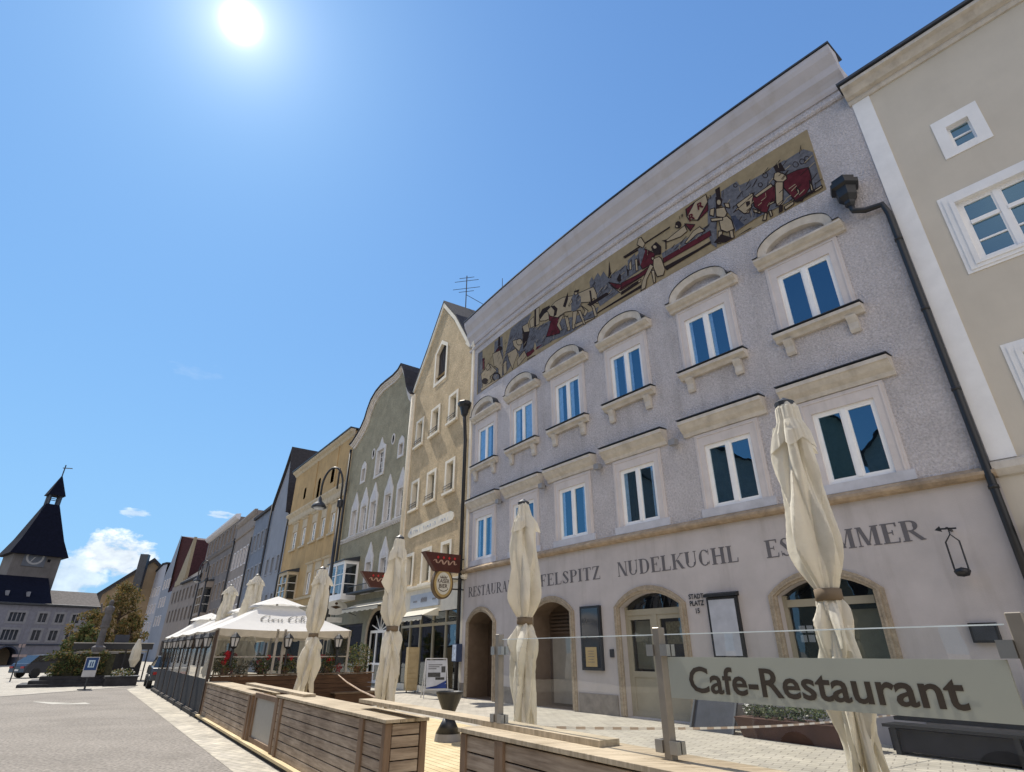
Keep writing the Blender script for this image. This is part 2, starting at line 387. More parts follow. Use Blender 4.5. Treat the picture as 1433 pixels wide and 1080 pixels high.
def put_text(m, fn, txt, x0, x1, y0, cap, bold=0, shear=0, spacing=1):
    """text fitted to x0..x1 with capital height cap, each point mapped by fn(x, y)"""
    V, Fs = text_tris(txt, 1, bold, shear, spacing)
    xs = [v[0] for v in V]; capV, _ = text_tris('H', 1); ch = max(v[1] for v in capV) - min(v[1] for v in capV)
    mx = max(xs); mn = min(xs)
    m.add([fn(x0 + (v[0] - mn) / (mx - mn) * (x1 - x0), y0 + v[1] / ch * cap) for v in V], Fs)
fd = Vector((-.5665, .824)); fn_ = Vector((.824, .5665))
# ---------------------------------------------------------------- materials used
stA = mat('lilac roughcast', (.50, .475, .485), .95, .1, var=.10, vscale=.9, bump=1.0, bscale=26, dirt=.42, dcol=(.27, .245, .24), streak=True, bdist=.045, grain=.17)
stB = mat('lower lilac plaster', (.455, .425, .42), .9, .15, var=.09, vscale=1.1, bump=.3, bscale=45, dirt=.40, dcol=(.28, .25, .23), streak=True)
trimA = mat('cream stone trim', (.53, .495, .445), .85, .2, var=.14, vscale=4, bump=.35, bscale=40, dirt=.5, dcol=(.24, .2, .16), streak=True)
trimB = mat('pale grey band', (.56, .545, .56), .85, .2, var=.08, bump=.2, bscale=50, dirt=.3, dcol=(.25, .24, .24), streak=True)
stone = mat('weathered stone', (.36, .28, .20), .9, .2, var=.25, vscale=5, bump=.6, bscale=30, dirt=.6, dcol=(.08, .07, .06))
granite = mat('granite jamb', (.33, .275, .205), .85, .2, var=.22, vscale=9, bump=.5, bscale=50, dirt=.4, grain=.15)
plinthm = mat('damp plinth', (.22, .20, .18), .9, .2, var=.3, vscale=3, bump=.3, bscale=40, dirt=.5)
white = mat('white window paint', (.82, .82, .82), .45, .4, var=.04)
cream = mat('cream window paint', (.30, .275, .21), .5, .35, var=.08)
black = mat('black iron', (.012, .013, .016), .45, .5, var=.2)
zinc = mat('dark sheet metal', (.03, .035, .045), .5, .5, var=.3)
dark = mat('dark interior', (.012, .012, .014), .9, .1, var=.3)
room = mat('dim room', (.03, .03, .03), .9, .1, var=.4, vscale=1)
curt = mat('net curtain', (.8, .84, .9), .9, .1, var=.15, vscale=8, trans=.3)
pane = glass_mat('window glass', (.60, .75, .88), 2.7, (.45, .78, 1.0))
pane2 = glass_mat('old glass', (.6, .62, .62), 1.9, (.85, .93, 1.0))
clear = glass_mat('clear glass', (.93, .95, .94), 1.6, (1, 1, 1))
roofm = mat('dark roof tiles', (.035, .033, .036), .8, .25, var=.35, vscale=6, bump=.4, bscale=30, grain=.2)
textm = mat('slate lettering', (.13, .125, .135), .8, .2, var=.1)

def glyph_prims(ch):
    T, t, q = .20, .055, .05
    def stem(x, thick=True, y0=0, y1=1, top=True, bot=True):
        w = T if thick else t; o = [[(x - w / 2, y0), (x + w / 2, y0), (x + w / 2, y1), (x - w / 2, y1)]]
        e = w / 2 + .075
        if bot: o.append([(x - e, y0), (x + e, y0), (x + e, y0 + q), (x - e, y0 + q)])
        if top: o.append([(x - e, y1 - q), (x + e, y1 - q), (x + e, y1), (x - e, y1)])
        return o
    def bar(x0, x1, y, h=t): return [[(x0, y - h / 2), (x1, y - h / 2), (x1, y + h / 2), (x0, y + h / 2)]]
    def dia(x0, y0, x1, y1, w): return [[(x0 - w / 2, y0), (x0 + w / 2, y0), (x1 + w / 2, y1), (x1 - w / 2, y1)]]
    def serif(x, y, e=.12): return [[(x - e, y), (x + e, y), (x + e, y + q), (x - e, y + q)]]
    def arc(cx, cy, rx, ry, a0, a1, wt=T, wn=t, n=12):
        o = []
        for i in range(n):
            P = []
            for k in (i, i + 1):
                a = R(a0 + (a1 - a0) * k / n); w = wn + (wt - wn) * abs(math.cos(a)) ** 1.5
                P.append(((cx + (rx) * math.cos(a), cy + ry * math.sin(a)), (cx + (rx - w) * math.cos(a), cy + (ry - (wn + (w - wn) * .3)) * math.sin(a))))
            o.append([P[0][0], P[1][0], P[1][1], P[0][1]])
        return o
    G = {
        'R': (.86, stem(.19) + arc(.40, .735, .32, .265, 90, -90) + bar(.19, .40, .975) + bar(.19, .40, .50) + dia(.80, 0, .42, .48, T) + serif(.82, 0, .08)),
        'E': (.74, stem(.19) + bar(.19, .68, .972) + bar(.19, .50, .52) + bar(.19, .70, .028) + [[(.62, .80), (.68, .80), (.68, 1), (.60, 1)], [(.64, 0), (.70, 0), (.72, .24), (.68, .24)], [(.46, .40), (.50, .40), (.50, .64), (.46, .64)]]),
        'S': (.66, arc(.33, .74, .26, .26, 20, 200, T * .75) + arc(.33, .26, .28, .26, 200, 380, T * .75) + [[(.07, .70), (.22, .80), (.60, .34), (.46, .20)]] + [[(.52, .72), (.58, .72), (.58, .98), (.55, .98)], [(.06, .02), (.09, .02), (.09, .30), (.05, .30)]]),
        'T': (.76, stem(.38, top=False) + bar(.04, .72, .972) + [[(.04, .76), (.07, .76), (.12, 1), (.04, 1)], [(.69, .76), (.72, .76), (.72, 1), (.64, 1)]]),
        'A': (.88, dia(.12, 0, .42, 1, t) + dia(.70, 0, .42, 1, T) + bar(.22, .60, .34) + serif(.12, 0) + serif(.72, 0, .14)),
        'U': (.84, stem(.18, y0=.3, bot=False) + stem(.70, False, y0=.3, bot=False) + arc(.405, .32, .325, .32, 180, 360, T * .7)),
        'N': (.88, stem(.14, False) + stem(.76, False) + dia(.72, 0, .18, 1, T)),
        'F': (.70, stem(.19) + bar(.19, .66, .972) + bar(.19, .50, .50) + [[(.60, .78), (.66, .78), (.66, 1), (.58, 1)], [(.46, .38), (.50, .38), (.50, .62), (.46, .62)]]),
        'L': (.72, stem(.19) + bar(.19, .66, .028) + [[(.60, 0), (.66, 0), (.68, .26), (.64, .26)]]),
        'P': (.74, stem(.19) + arc(.38, .73, .32, .27, 90, -90) + bar(.19, .38, .975) + bar(.19, .38, .485)),
        'I': (.38, stem(.19)),
        'Z': (.72, bar(.08, .66, .972) + bar(.06, .68, .028) + dia(.14, 0, .56, 1, T) + [[(.08, .76), (.11, .76), (.15, 1), (.08, 1)], [(.64, 0), (.68, 0), (.68, .25), (.65, .25)]]),
        'D': (.86, stem(.19) + arc(.36, .5, .46, .5, 90, -90) + bar(.19, .36, .972) + bar(.19, .36, .028)),
        'K': (.88, stem(.19) + dia(.22, .42, .74, 1, t) + dia(.76, 0, .42, .58, T) + serif(.78, 0, .12) + serif(.74, .95, .12)),
        'C': (.80, arc(.42, .5, .36, .5, 42, 318) + [[(.66, .66), (.71, .66), (.71, .98), (.68, .98)], [(.66, .06), (.70, .10), (.71, .28), (.68, .28)]]),
        'H': (.88, stem(.18) + stem(.70) + bar(.2, .7, .5)),
        'M': (1.04, stem(.14, False) + stem(.86) + dia(.50, .05, .20, 1, T * .9) + dia(.50, .05, .80, 1, t)),
        ' ': (.55, []),
    }
    return G[ch]
def serif_text(m, fn, txt, x0, x1, y0, cap):
    wtot = sum(glyph_prims(c)[0] for c in txt) + .05 * (len(txt) - 1)
    k = (x1 - x0) / wtot; x = x0; n = 0
    for c in txt:
        w, ps = glyph_prims(c)
        for P in ps:
            n += 1; A = sum(P[i][0] * P[(i + 1) % 4][1] - P[(i + 1) % 4][0] * P[i][1] for i in range(4))
            m.add([fn(x + a * k, y0 + b * cap, (n % 9) * .0006) for a, b in P], [(0, 1, 2, 3)])
        x += (w + .05) * k

def win_fill(F, par, s0, s1, z0, z1, o, style, name='window', gl=None, fm=None, fw=.07, curtains=None, depth=.55, label=None):
    """casement set back at o: frame (part) > pane, curtain; a dim room behind"""
    gl = gl or pane; fm = fm or white
    m = MB(); w = s1 - s0
    F.box(m, s0, s0 + fw, z0, z1, o - .07, o); F.box(m, s1 - fw, s1, z0, z1, o - .07, o)
    F.box(m, s0 + fw, s1 - fw, z1 - fw, z1, o - .07, o); F.box(m, s0 + fw, s1 - fw, z0, z0 + fw, o - .07, o)
    a0, a1, b0, b1 = s0 + fw, s1 - fw, z0 + fw, z1 - fw; c = (a0 + a1) / 2
    if style in ('two', 'six', 'four'):
        F.box(m, c - fw * .75, c + fw * .75, b0, b1, o - .06, o + .012)
        for (u, v) in ((a0, c - fw * .75), (c + fw * .75, a1)):
            e = fw * .62
            F.box(m, u, u + e, b0, b1, o - .06, o - .012); F.box(m, v - e, v, b0, b1, o - .06, o - .012)
            F.box(m, u + e, v - e, b1 - e, b1, o - .06, o - .012); F.box(m, u + e, v - e, b0, b0 + e, o - .06, o - .012)
            if style == 'six':
                for q in (1, 2): zz = b0 + (b1 - b0) * q / 3; F.box(m, u + e, v - e, zz - .018, zz + .018, o - .05, o - .02)
    if style == 'four':
        zz = b0 + (b1 - b0) * .62
        for (u, v) in ((a0, c - fw * .75), (c + fw * .75, a1)): F.box(m, u + fw * .62, v - fw * .62, zz - fw * .6, zz + fw * .6, o - .06, o + .004)
    if style == 'grid':
        for q in (1, 2): ss = a0 + (a1 - a0) * q / 3; F.box(m, ss - .012, ss + .012, b0, b1, o - .05, o - .01)
        for q in (1, 2, 3): zz = b0 + (b1 - b0) * q / 4; F.box(m, a0, a1, zz - .012, zz + .012, o - .045, o - .015)
    w_ = m.build(name, fm, par)
    if label: w_['label'] = label
    for (u, v) in (((a0, c), (c, a1)) if style in ('two', 'six', 'four') else ((a0, a1),)):
        t_ = [random.uniform(-.007, .007) for _ in range(3)]   # each casement hangs a little differently
        g = MB(); g.quad(F.p(u, b0, o - .04 + t_[0]), F.p(v, b0, o - .04 + t_[1]), F.p(v, b1, o - .04 + t_[1] + t_[2]), F.p(u, b1, o - .04 + t_[0] + t_[2])); g.build('pane', gl, w_)
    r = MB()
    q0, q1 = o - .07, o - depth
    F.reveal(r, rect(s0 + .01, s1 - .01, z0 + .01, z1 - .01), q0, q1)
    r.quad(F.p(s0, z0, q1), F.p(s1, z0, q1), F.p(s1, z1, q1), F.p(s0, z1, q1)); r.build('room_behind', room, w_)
    if curtains:
        cu = MB()
        for (u, v) in curtains:
            n = max(6, int((v - u) / .05)); u0, v0 = a0 + (a1 - a0) * u, a0 + (a1 - a0) * v
            for i in range(n):
                x0 = u0 + (v0 - u0) * i / n; x1 = u0 + (v0 - u0) * (i + 1) / n
                oo = [(-.025 if (i + j) % 2 else 0) for j in (0, 1)]
                cu.quad(F.p(x0, b0, o - .062 + oo[0]), F.p(x1, b0, o - .062 + oo[1]), F.p(x1, b1, o - .062 + oo[1]), F.p(x0, b1, o - .062 + oo[0]))
        cu.build('curtain', curt, w_)
    return w_

def body(F, par, depth, z, m, name='house_body', s0=0, s1=None, back=True):
    """side and back walls behind a facade"""
    s1 = F.L if s1 is None else s1; b = MB()
    b.quad(F.p(s0, 0, -.02), F.p(s0, 0, -depth), F.p(s0, z, -depth), F.p(s0, z, -.02))
    b.quad(F.p(s1, 0, -.02), F.p(s1, 0, -depth), F.p(s1, z, -depth), F.p(s1, z, -.02))
    b.quad(F.p(s0, 0, -depth), F.p(s1, 0, -depth), F.p(s1, z, -depth), F.p(s0, z, -depth))
    b.quad(F.p(s0, z, -.02), F.p(s1, z, -.02), F.p(s1, z, -depth), F.p(s0, z, -depth))
    return b.build(name, m, par)

# ================================================================ the lilac restaurant house
FM = Fac((-1.95, 25.35), (9.5, 10.55), .42)
HM = thing('town_house', 'long lilac roughcast house with painted frieze, arched doors and restaurant lettering', 'house', (FM.p(9, 0).x, FM.p(9, 0).y, 0), 'houses along the square')
LM = FM.L
wx = [1.36, 4.33, 7.20, 10.20, 13.38, 16.40]
top_w = [(c - .70, c + .70) for c in wx]
hol_u = [rect(a, b, 9.42, 11.18) for a, b in top_w] + [rect(a, b, 5.19, 6.98) for a, b in top_w]
m = MB(); FM.wall(m, rect(-.3, LM, 4.95, 16.2), hol_u, .9); m.build('upper_wall', stA, HM, smooth=True)
D = [(.28, 2.22, 2.72, 3.12), (4.85, 6.82, 2.85, 3.2), (9.02, 11.2, 2.85, 3.2), (13.95, 16.05, 2.85, 3.18)]
arcs = [arch(a, b, .02, zs, zc, 10) for a, b, zs, zc in D[:3]] + [arch(D[3][0], D[3][1], .55, D[3][2], D[3][3], 10)]
m = MB(); FM.wall(m, rect(-.3, LM, 0, 4.75), arcs, .9)
lw = m.build('lower_wall', stB, HM, smooth=True)
for a, b in ((-.3, 0.0), (2.5, 4.57), (7.1, 8.72), (11.5, 13.65), (16.35, LM)):
    m = MB(); FM.box(m, a, b, 0, .52, .002, .035); m.build('plinth', plinthm, HM)
m = MB(); FM.prof(m, -.32, LM + .02, [(0, 4.72), (.12, 4.74), (.17, 4.80), (.17, 4.86), (.10, 4.90), (.05, 4.96), (0, 4.96)]); m.build('string_course', stone, HM)
m = MB(); FM.prof(m, -.4, LM + .03, [(0, 15.84), (.05, 15.84), (.09, 15.9), (.09, 15.97), (.03, 16.02), (0, 16.02)]); m.build('moulding', stA, HM)
m = MB(); FM.prof(m, -.45, LM + .05, [(-.02, 16.2), (.04, 16.2), (.08, 16.3), (.08, 16.42), (.14, 16.55), (.24, 16.7), (.26, 16.95), (.34, 17.1), (.42, 17.25), (.46, 17.42), (.46, 17.58), (-.02, 17.6)]); m.build('cornice', mat('cornice plaster', (.46, .44, .455), .9, .15, var=.07, vscale=1, bump=.5, bscale=30, dirt=.4, dcol=(.33, .28, .23), streak=True), HM)
m = MB(); FM.box(m, -.48, LM + .08, 17.605, 17.66, -.4, .50); m.build('roof_edge', zinc, HM)
b = body(FM, HM, 12, 17.3, stA, s0=-.3)
m = MB()
for (a, b_), gz in [((0, 0), 0)]: pass
def pediment(F, par, c, z, w=2.36, label=None):
    pr = MB(); h = w / 2
    # base shelf with returned ends
    F.prof(pr, c - h, c + h, [(0, z - .42), (.10, z - .42), (.14, z - .34), (.22, z - .30), (.30, z - .22), (.30, z - .16), (0, z - .14)], 2)
    r_out, r_in = .80, .60
    n = 16; out = []; inn = []
    for i in range(n + 1):
        a = math.pi * i / n; out.append((c + (h * .86) * math.cos(a), z - .14 + .60 * math.sin(a) ** .85)); inn.append((c + (h * .68) * math.cos(a), z - .14 + .40 * math.sin(a)))
    out = [(c + h, z - .139)] + [(x, y + .0) for x, y in out[0:]] + [(c - h, z - .139)]
    inn = [inn[0]] + inn + [inn[-1]]
    for i in range(len(out) - 1):
        a, b2, cc, d = out[i], out[i + 1], inn[i + 1], inn[i]
        pr.add([F.p(*a, .30), F.p(*b2, .30), F.p(*cc, .24), F.p(*d, .24)], [(0, 1, 2, 3)])
        pr.add([F.p(*a, 0), F.p(*b2, 0), F.p(*b2, .30), F.p(*a, .30)], [(0, 1, 2, 3)])
        pr.add([F.p(*d, .05), F.p(*cc, .05), F.p(*cc, .24), F.p(*d, .24)], [(0, 1, 2, 3)])
    o = pr.build('pediment', trimA, par)
    ty = MB(); F.slab(ty, [p for p in inn[1:-1]], 0, .05); ty.build('tympanum', stA, o)
    fl = MB()  # dark sheet-metal flashing on top
    for i in range(len(out) - 1):
        a, b2 = out[i], out[i + 1]
        fl.add([F.p(a[0], a[1] + .012, 0), F.p(b2[0], b2[1] + .012, 0), F.p(b2[0], b2[1] + .012, .325), F.p(a[0], a[1] + .012, .325), F.p(a[0], a[1] + .024, .325), F.p(b2[0], b2[1] + .024, .325)], [(0, 1, 2, 3), (3, 2, 5, 4)])
    fl.build('flashing', zinc, o)
def surround(F, par, s0, s1, z0, z1, w=.30, o=.035, fm=None, bottom=False, name='window_surround', ztop=.3):
    q = MB()
    F.box(q, s0 - w, s0, z0, z1 + ztop, -.1, o); F.box(q, s1, s1 + w, z0, z1 + ztop, -.1, o); F.box(q, s0, s1, z1, z1 + ztop, -.1, o)
    F.box(q, s0 - w + .06, s0 - w + .10, z0, z1 + ztop - .06, o, o + .02); F.box(q, s1 + w - .10, s1 + w - .06, z0, z1 + ztop - .06, o, o + .02)
    F.box(q, s0 - w + .10, s1 + w - .10, z1 + ztop - .10, z1 + ztop - .06, o, o + .02)
    if bottom: F.box(q, s0 - w, s1 + w, z0 - .2, z0, -.1, o + .01)
    return q.build(name, fm or trimB, par)
curtT = [[(0, .3), (.3, .5), (.55, .8)], [(0, .28), (.6, .98)], [(0, .22), (.42, .5), (.56, .72), (.9, 1)], [(0, .12), (.36, .46), (.56, .66), (.92, 1)], [(0, .1), (.58, .66)], None]
trimL = mat('light lilac surround', (.59, .55, .54), .9, .15, var=.06, bump=.3, bscale=45, dirt=.25, dcol=(.26, .24, .23), streak=True)
for i, c in enumerate(wx):
    a, b_ = top_w[i]
    w_ = win_fill(FM, HM, a, b_, 9.42, 11.18, -.02, 'two', curtains=curtT[i])
    surround(FM, w_, a, b_, 9.42, 11.18, .27, .03, trimL, ztop=.42)
    pediment(FM, w_, c + .06, 12.02)
    q = MB(); FM.prof(q, c - 1.08, c + 1.08, [(0, 9.14), (.10, 9.14), (.15, 9.22), (.24, 9.27), (.24, 9.36), (0, 9.40)], 2)
    q2 = q.build('sill', trimA, w_)
    q = MB(); FM.box(q, c - 1.1, c + 1.1, 9.402, 9.42, -.02, .27); q.build('sill_flashing', zinc, w_)
    for e in (-.78, .78):
        q = MB(); FM.prof(q, c + e - .11, c + e + .11, [(.002, 8.72), (.05, 8.70), (.09, 8.78), (.10, 8.95), (.17, 9.10), (.18, 9.14), (.002, 9.14)], 1); q.build('sill_bracket', trimA, w_)
    # middle row
    w2 = win_fill(FM, HM, a, b_, 5.19, 6.98, -.02, 'two', curtains=[(0, .13), (.87, 1)] if i in (2, 3) else ([(0, .2), (.45, .62), (.8, 1)] if i == 0 else None))
    surround(FM, w2, a, b_, 5.19, 6.98, .27, .03, trimL, ztop=.36)
    q = MB(); FM.prof(q, c - 1.28, c + 1.28, [(0, 7.36), (.06, 7.36), (.09, 7.46), (.20, 7.56), (.28, 7.68), (.32, 7.70), (.32, 7.80), (0, 7.84)], 2); q.build('window_cornice', trimA, w2)
    q = MB(); FM.box(q, c - 1.3, c + 1.3, 7.842, 7.862, 0, .345); q.build('flashing', zinc, w2)
    q = MB(); FM.box(q, c - 1.05, c + 1.05, 4.965, 5.185, .002, .06); q.build('apron', mat('blue grey apron', (.52, .53, .58), .85, .2, var=.08, dirt=.25), w2)
# iron downpipe with hopper at each end
def downpipe(par, F, s, ztop, zkink, name='downpipe', hop=True, off=.16, sb=None, r=.055):
    q = MB(); sb = s if sb is None else sb
    pts = [F.p(s, ztop, off), F.p(s, ztop - .35, off), F.p((s + sb) / 2, ztop - .62, off), F.p(sb, ztop - .95, off), F.p(sb, zkink, off), F.p(sb, .02, off)]
    q.tube(pts, r, 10); z = ztop - 2.2
    while z > .5: q.tube([F.p(sb, z, off), F.p(sb, z + .06, off)], r + .014, 10); z -= 2.0
    o = q.build(name, black, par, smooth=True)
    if hop:
        h = MB(); c = F.p(s, 0, off)
        h.lathe((c.x, c.y, ztop - .05), [(.06, -.02), (.10, .1), (.16, .28), (.19, .5), (.23, .52), (.23, .62), (.17, .68), (.17, .80), (.13, .86)], 8); h.build('rain_hopper', black, o)
FGr = FM
q = MB(); pp = [FM.p(17.95, 12.10, .22), FM.p(17.98, 11.92, .22), FM.p(18.2, 11.82, .16), FM.p(18.56, 11.78, .13), FM.p(18.62, 11.45, .12), FM.p(18.62, 4.4, .12), FM.p(18.62, .02, .12)]
q.tube(pp, .075, 12)
for z in (10.6, 8.6, 6.6, 4.5, 2.6): q.tube([FM.p(18.62, z, .12), FM.p(18.62, z + .07, .12)], .09, 12)
dp = q.build('downpipe', black, HM, smooth=True)
q = MB(); c = FM.p(17.95, 0, .22)
q.lathe((c.x, c.y, 12.08), [(.08, 0), (.13, .08), (.13, .16), (.24, .3), (.26, .55), (.36, .60), (.37, .72), (.28, .76), (.30, .86), (.15, .92)], 6); q.build('rain_hopper', black, dp)

# doors and arched window
def arch_set(i, o=.05, w=.2):
    a, b_, zs, zc = D[i]; z0 = arcs[i][0][1]
    inn = arcs[i]; out = arch(a - w, b_ + w, z0, zs + .02, zc + w, 10)
    q = MB(); band(FM, q, inn, out, -.02, o); band(FM, q, arch(a - w * .35, b_ + w * .35, z0, zs, zc + w * .35, 10), arch(a - w * .6, b_ + w * .6, z0, zs, zc + w * .6, 10), o - .01, o + .025)
    return q
def door_back(F, par, i, dep, m, nm='door_leaf'):
    a, b_, zs, zc = D[i]; q = MB(); F.slab(q, arcs[i], -dep - .05, -dep); return q.build(nm, m, par)
brownd = mat('brown door wood', (.07, .048, .034), .6, .3, var=.25, vscale=2, dirt=.3)
plast = mat('brown reveal plaster', (.15, .11, .08), .9, .1, var=.15, dirt=.3)
for i in range(4):
    q = arch_set(i); dr = q.build('door_surround' if i < 3 else 'window_surround', granite, HM)
    q = MB(); FM.reveal(q, arcs[i], 0, -(1.0, .75, .28, .28)[i]); q.build('reveal', plast if i < 2 else stB, dr)
    a, b_, zs, zc = D[i]
    if i == 0:
        dl = door_back(FM, dr, 0, 1.0, brownd)
        q = MB(); FM.box(q, a + .95, b_ - .1, .05, 2.7, -.985, -.96); q.build('open_doorway', dark, dr)
    if i == 1:
        dl = door_back(FM, dr, 1, .75, brownd)
        q = MB(); FM.box(q, a + .2, b_ - .15, .1, 2.1, -.74, -.70); q.build('door_panel', mat('pale door panel', (.24, .22, .19), .6, .3), dr)
        for z in (2.3, 2.5, 2.7, 2.9):
            pass
        q = MB()
        for k in range(6): FM.box(q, a + .15, b_ - .1, 2.22 + k * .12, 2.28 + k * .12, -.72, -.68)
        q.build('louvre', brownd, dr)
    if i == 2:
        q = MB(); O = -.22
        FM.box(q, a, a + .09, .02, 2.86, O - .08, O); FM.box(q, b_ - .09, b_, .02, 2.86, O - .08, O)
        FM.box(q, a + .09, b_ - .09, 2.62, 2.78, O - .08, O + .02)
        c = (a + b_) / 2; FM.box(q, c - .09, c + .09, .02, 2.62, O - .08, O + .01)
        for u, v in ((a + .09, c - .09), (c + .09, b_ - .09)):
            FM.box(q, u, u + .08, .02, 2.62, O - .07, O - .01); FM.box(q, v - .08, v, .02, 2.62, O - .07, O - .01)
            FM.box(q, u + .08, v - .08, 2.5, 2.62, O - .07, O - .01); FM.box(q, u + .08, v - .08, 1.0, 1.15, O - .07, O - .01); FM.box(q, u + .08, v - .08, .02, .16, O - .07, O - .01)
            FM.box(q, u + .08, v - .08, .16, 1.0, O - .065, O - .04)
        q.build('door_frame', cream, dr)
        q = MB(); FM.slab(q, [p for p in arch(a + .02, b_ - .02, 1.15, zs, zc - .02)], -.28, -.275, True); q.build('pane', pane2, dr)
        q = MB()
        FM.slab(q, [p for p in arch(a, b_, .02, zs, zc)], -.8, -.79, True); q.build('room_behind', room, dr)
        q = MB()
        for k in range(9):
            x = a + .3 + k * .22; FM.slab(q, [(x, 2.80), (x + .11, 2.80 + .30 * math.sin(math.pi * (k + 1) / 10)), (x + .13, 2.80 + .30 * math.sin(math.pi * (k + 1) / 10)), (x + .02, 2.80)], -.255, -.25, True)
        q.build('fanlight_lattice', black, dr)
        q = MB()
        FM.box(q, c + .28, b_ - .25, 1.85, 2.42, -.36, -.35); q.build('notice', mat('notice board paper', (.25, .22, .13), .8, .1, var=.5, vscale=14), dr)
        q = MB(); FM.box(q, a + .2, c - .2, 1.2, 2.48, -.42, -.41); q.build('curtain', mat('beige blind', (.30, .29, .22), .9, .1, var=.15), dr)
    if i == 3:
        q = MB(); O = -.2
        FM.box(q, a, a + .10, .55, 2.86, O - .08, O); FM.box(q, b_ - .10, b_, .55, 2.86, O - .08, O)
        FM.box(q, a + .1, b_ - .1, 2.60, 2.76, O - .08, O + .02); c = (a + b_) / 2; FM.box(q, c - .07, c + .07, .55, 2.6, O - .08, O + .01)
        FM.box(q, a + .1, b_ - .1, .55, .7, O - .08, O + .01)
        q.build('window_frame', cream, dr)
        q = MB(); FM.slab(q, arch(a + .02, b_ - .02, .6, zs, zc - .02), -.26, -.255, True); q.build('pane', pane2, dr)
        q = MB(); FM.slab(q, arch(a, b_, .55, zs, zc), -.9, -.89, True); q.build('room_behind', room, dr)
        q = MB(); FM.box(q, c + .15, b_ - .14, .72, 2.5, -.40, -.39); q.build('curtain', mat('beige blind', (.30, .29, .22), .9), dr)
        q = MB()
        for r in range(2):
            for k in range(4): FM.box(q, a + .2 + k * .18, a + .34 + k * .18, 2.05 - r * .2, 2.2 - r * .2, -.33, -.325)
        q.build('notice', mat('white cards', (.6, .62, .68), .7, .1), dr)
# lettering on the wall
fn = lambda x, y, e=0: FM.p(x, y, .004 + e)
for tx, x0, x1, z, h in (('RESTAURANT', .16, 4.0, 3.74, .40), ('TAFELSPITZ', 4.35, 8.33, 3.74, .40), ('NUDELKUCHL', 9.05, 13.16, 3.73, .42), ('ESSZIMMER', 13.88, 17.24, 3.73, .42)):
    q = MB(); serif_text(q, fn, tx, x0, x1, z, h); q.build('wall_lettering', textm, HM)
q = MB()
for tx, z, x0, x1 in (('STADT', 2.93, 11.53, 11.99), ('PLATZ', 2.76, 11.54, 11.98), ('15', 2.57, 11.70, 11.82)): put_text(q, lambda x, y: FM.p(x, y, .03), tx, x0, x1, z, .115, bold=.03)
q.build('address_letters', black, HM)

# ================================================================ greige house at the right edge
FR = Fac((9.5, 10.55), (9.5 + .6646 * 9, 10.55 - .7472 * 9))
HR = thing('town_house', 'greige house with white corner strip at the right edge of the photo', 'house', (FR.p(4, 0).x, FR.p(4, 0).y, 0), 'houses along the square')
greige = mat('greige plaster', (.55, .505, .43), .9, .15, var=.05, vscale=1.0, bump=.12, bscale=80, dirt=.12, dcol=(.3, .27, .22), streak=True)
whitep = mat('white plaster', (.78, .78, .78), .85, .2, var=.06, vscale=2, dirt=.15, dcol=(.45, .45, .45), streak=True)
hs = [rect(1.52, 1.95, 12.42, 13.10), rect(1.1, 2.5, 9.35, 10.98), rect(4.6, 5.03, 12.42, 13.10), rect(4.1, 5.5, 9.35, 10.98), rect(1.1, 2.3, 5.5, 7.05), rect(4.1, 5.3, 5.5, 7.05)]
m = MB(); FR.wall(m, rect(0, FR.L, 0, 15.36), hs, 0); m.build('wall', greige, HR)
m = MB(); FR.box(m, -.02, .40, 5.06, 15.36, .002, .03); m.build('corner_strip', whitep, HR)
m = MB(); FR.prof(m, -.08, FR.L, [(0, 15.36), (.05, 15.36), (.09, 15.44), (.09, 15.5), (.22, 15.52), (.34, 15.66), (.46, 15.70), (.46, 15.80), (0, 15.84)]); m.build('cornice', trimA, HR)
m = MB(); FR.box(m, -.14, FR.L, 15.842, 15.92, -.3, .52); m.build('roof_edge', zinc, HR)
m = MB(); FR.prof(m, -.02, FR.L, [(0, 4.72), (.06, 4.74), (.13, 4.86), (.13, 5.0), (0, 5.05)]); m.build('string_course', trimA, HR)
m = MB(); FR.prof(m, .2, FR.L, [(0, 3.55), (.22, 3.58), (.34, 3.72), (.34, 3.8), (0, 3.84)]); m.build('shop_cornice', zinc, HR)
m = MB(); FR.box(m, .35, 4.4, .4, 3.5, .0, .04); m.build('shop_front', mat('dark shop front', (.03, .028, .026), .4, .5), HR)
body(FR, HR, 12, 15.6, greige)
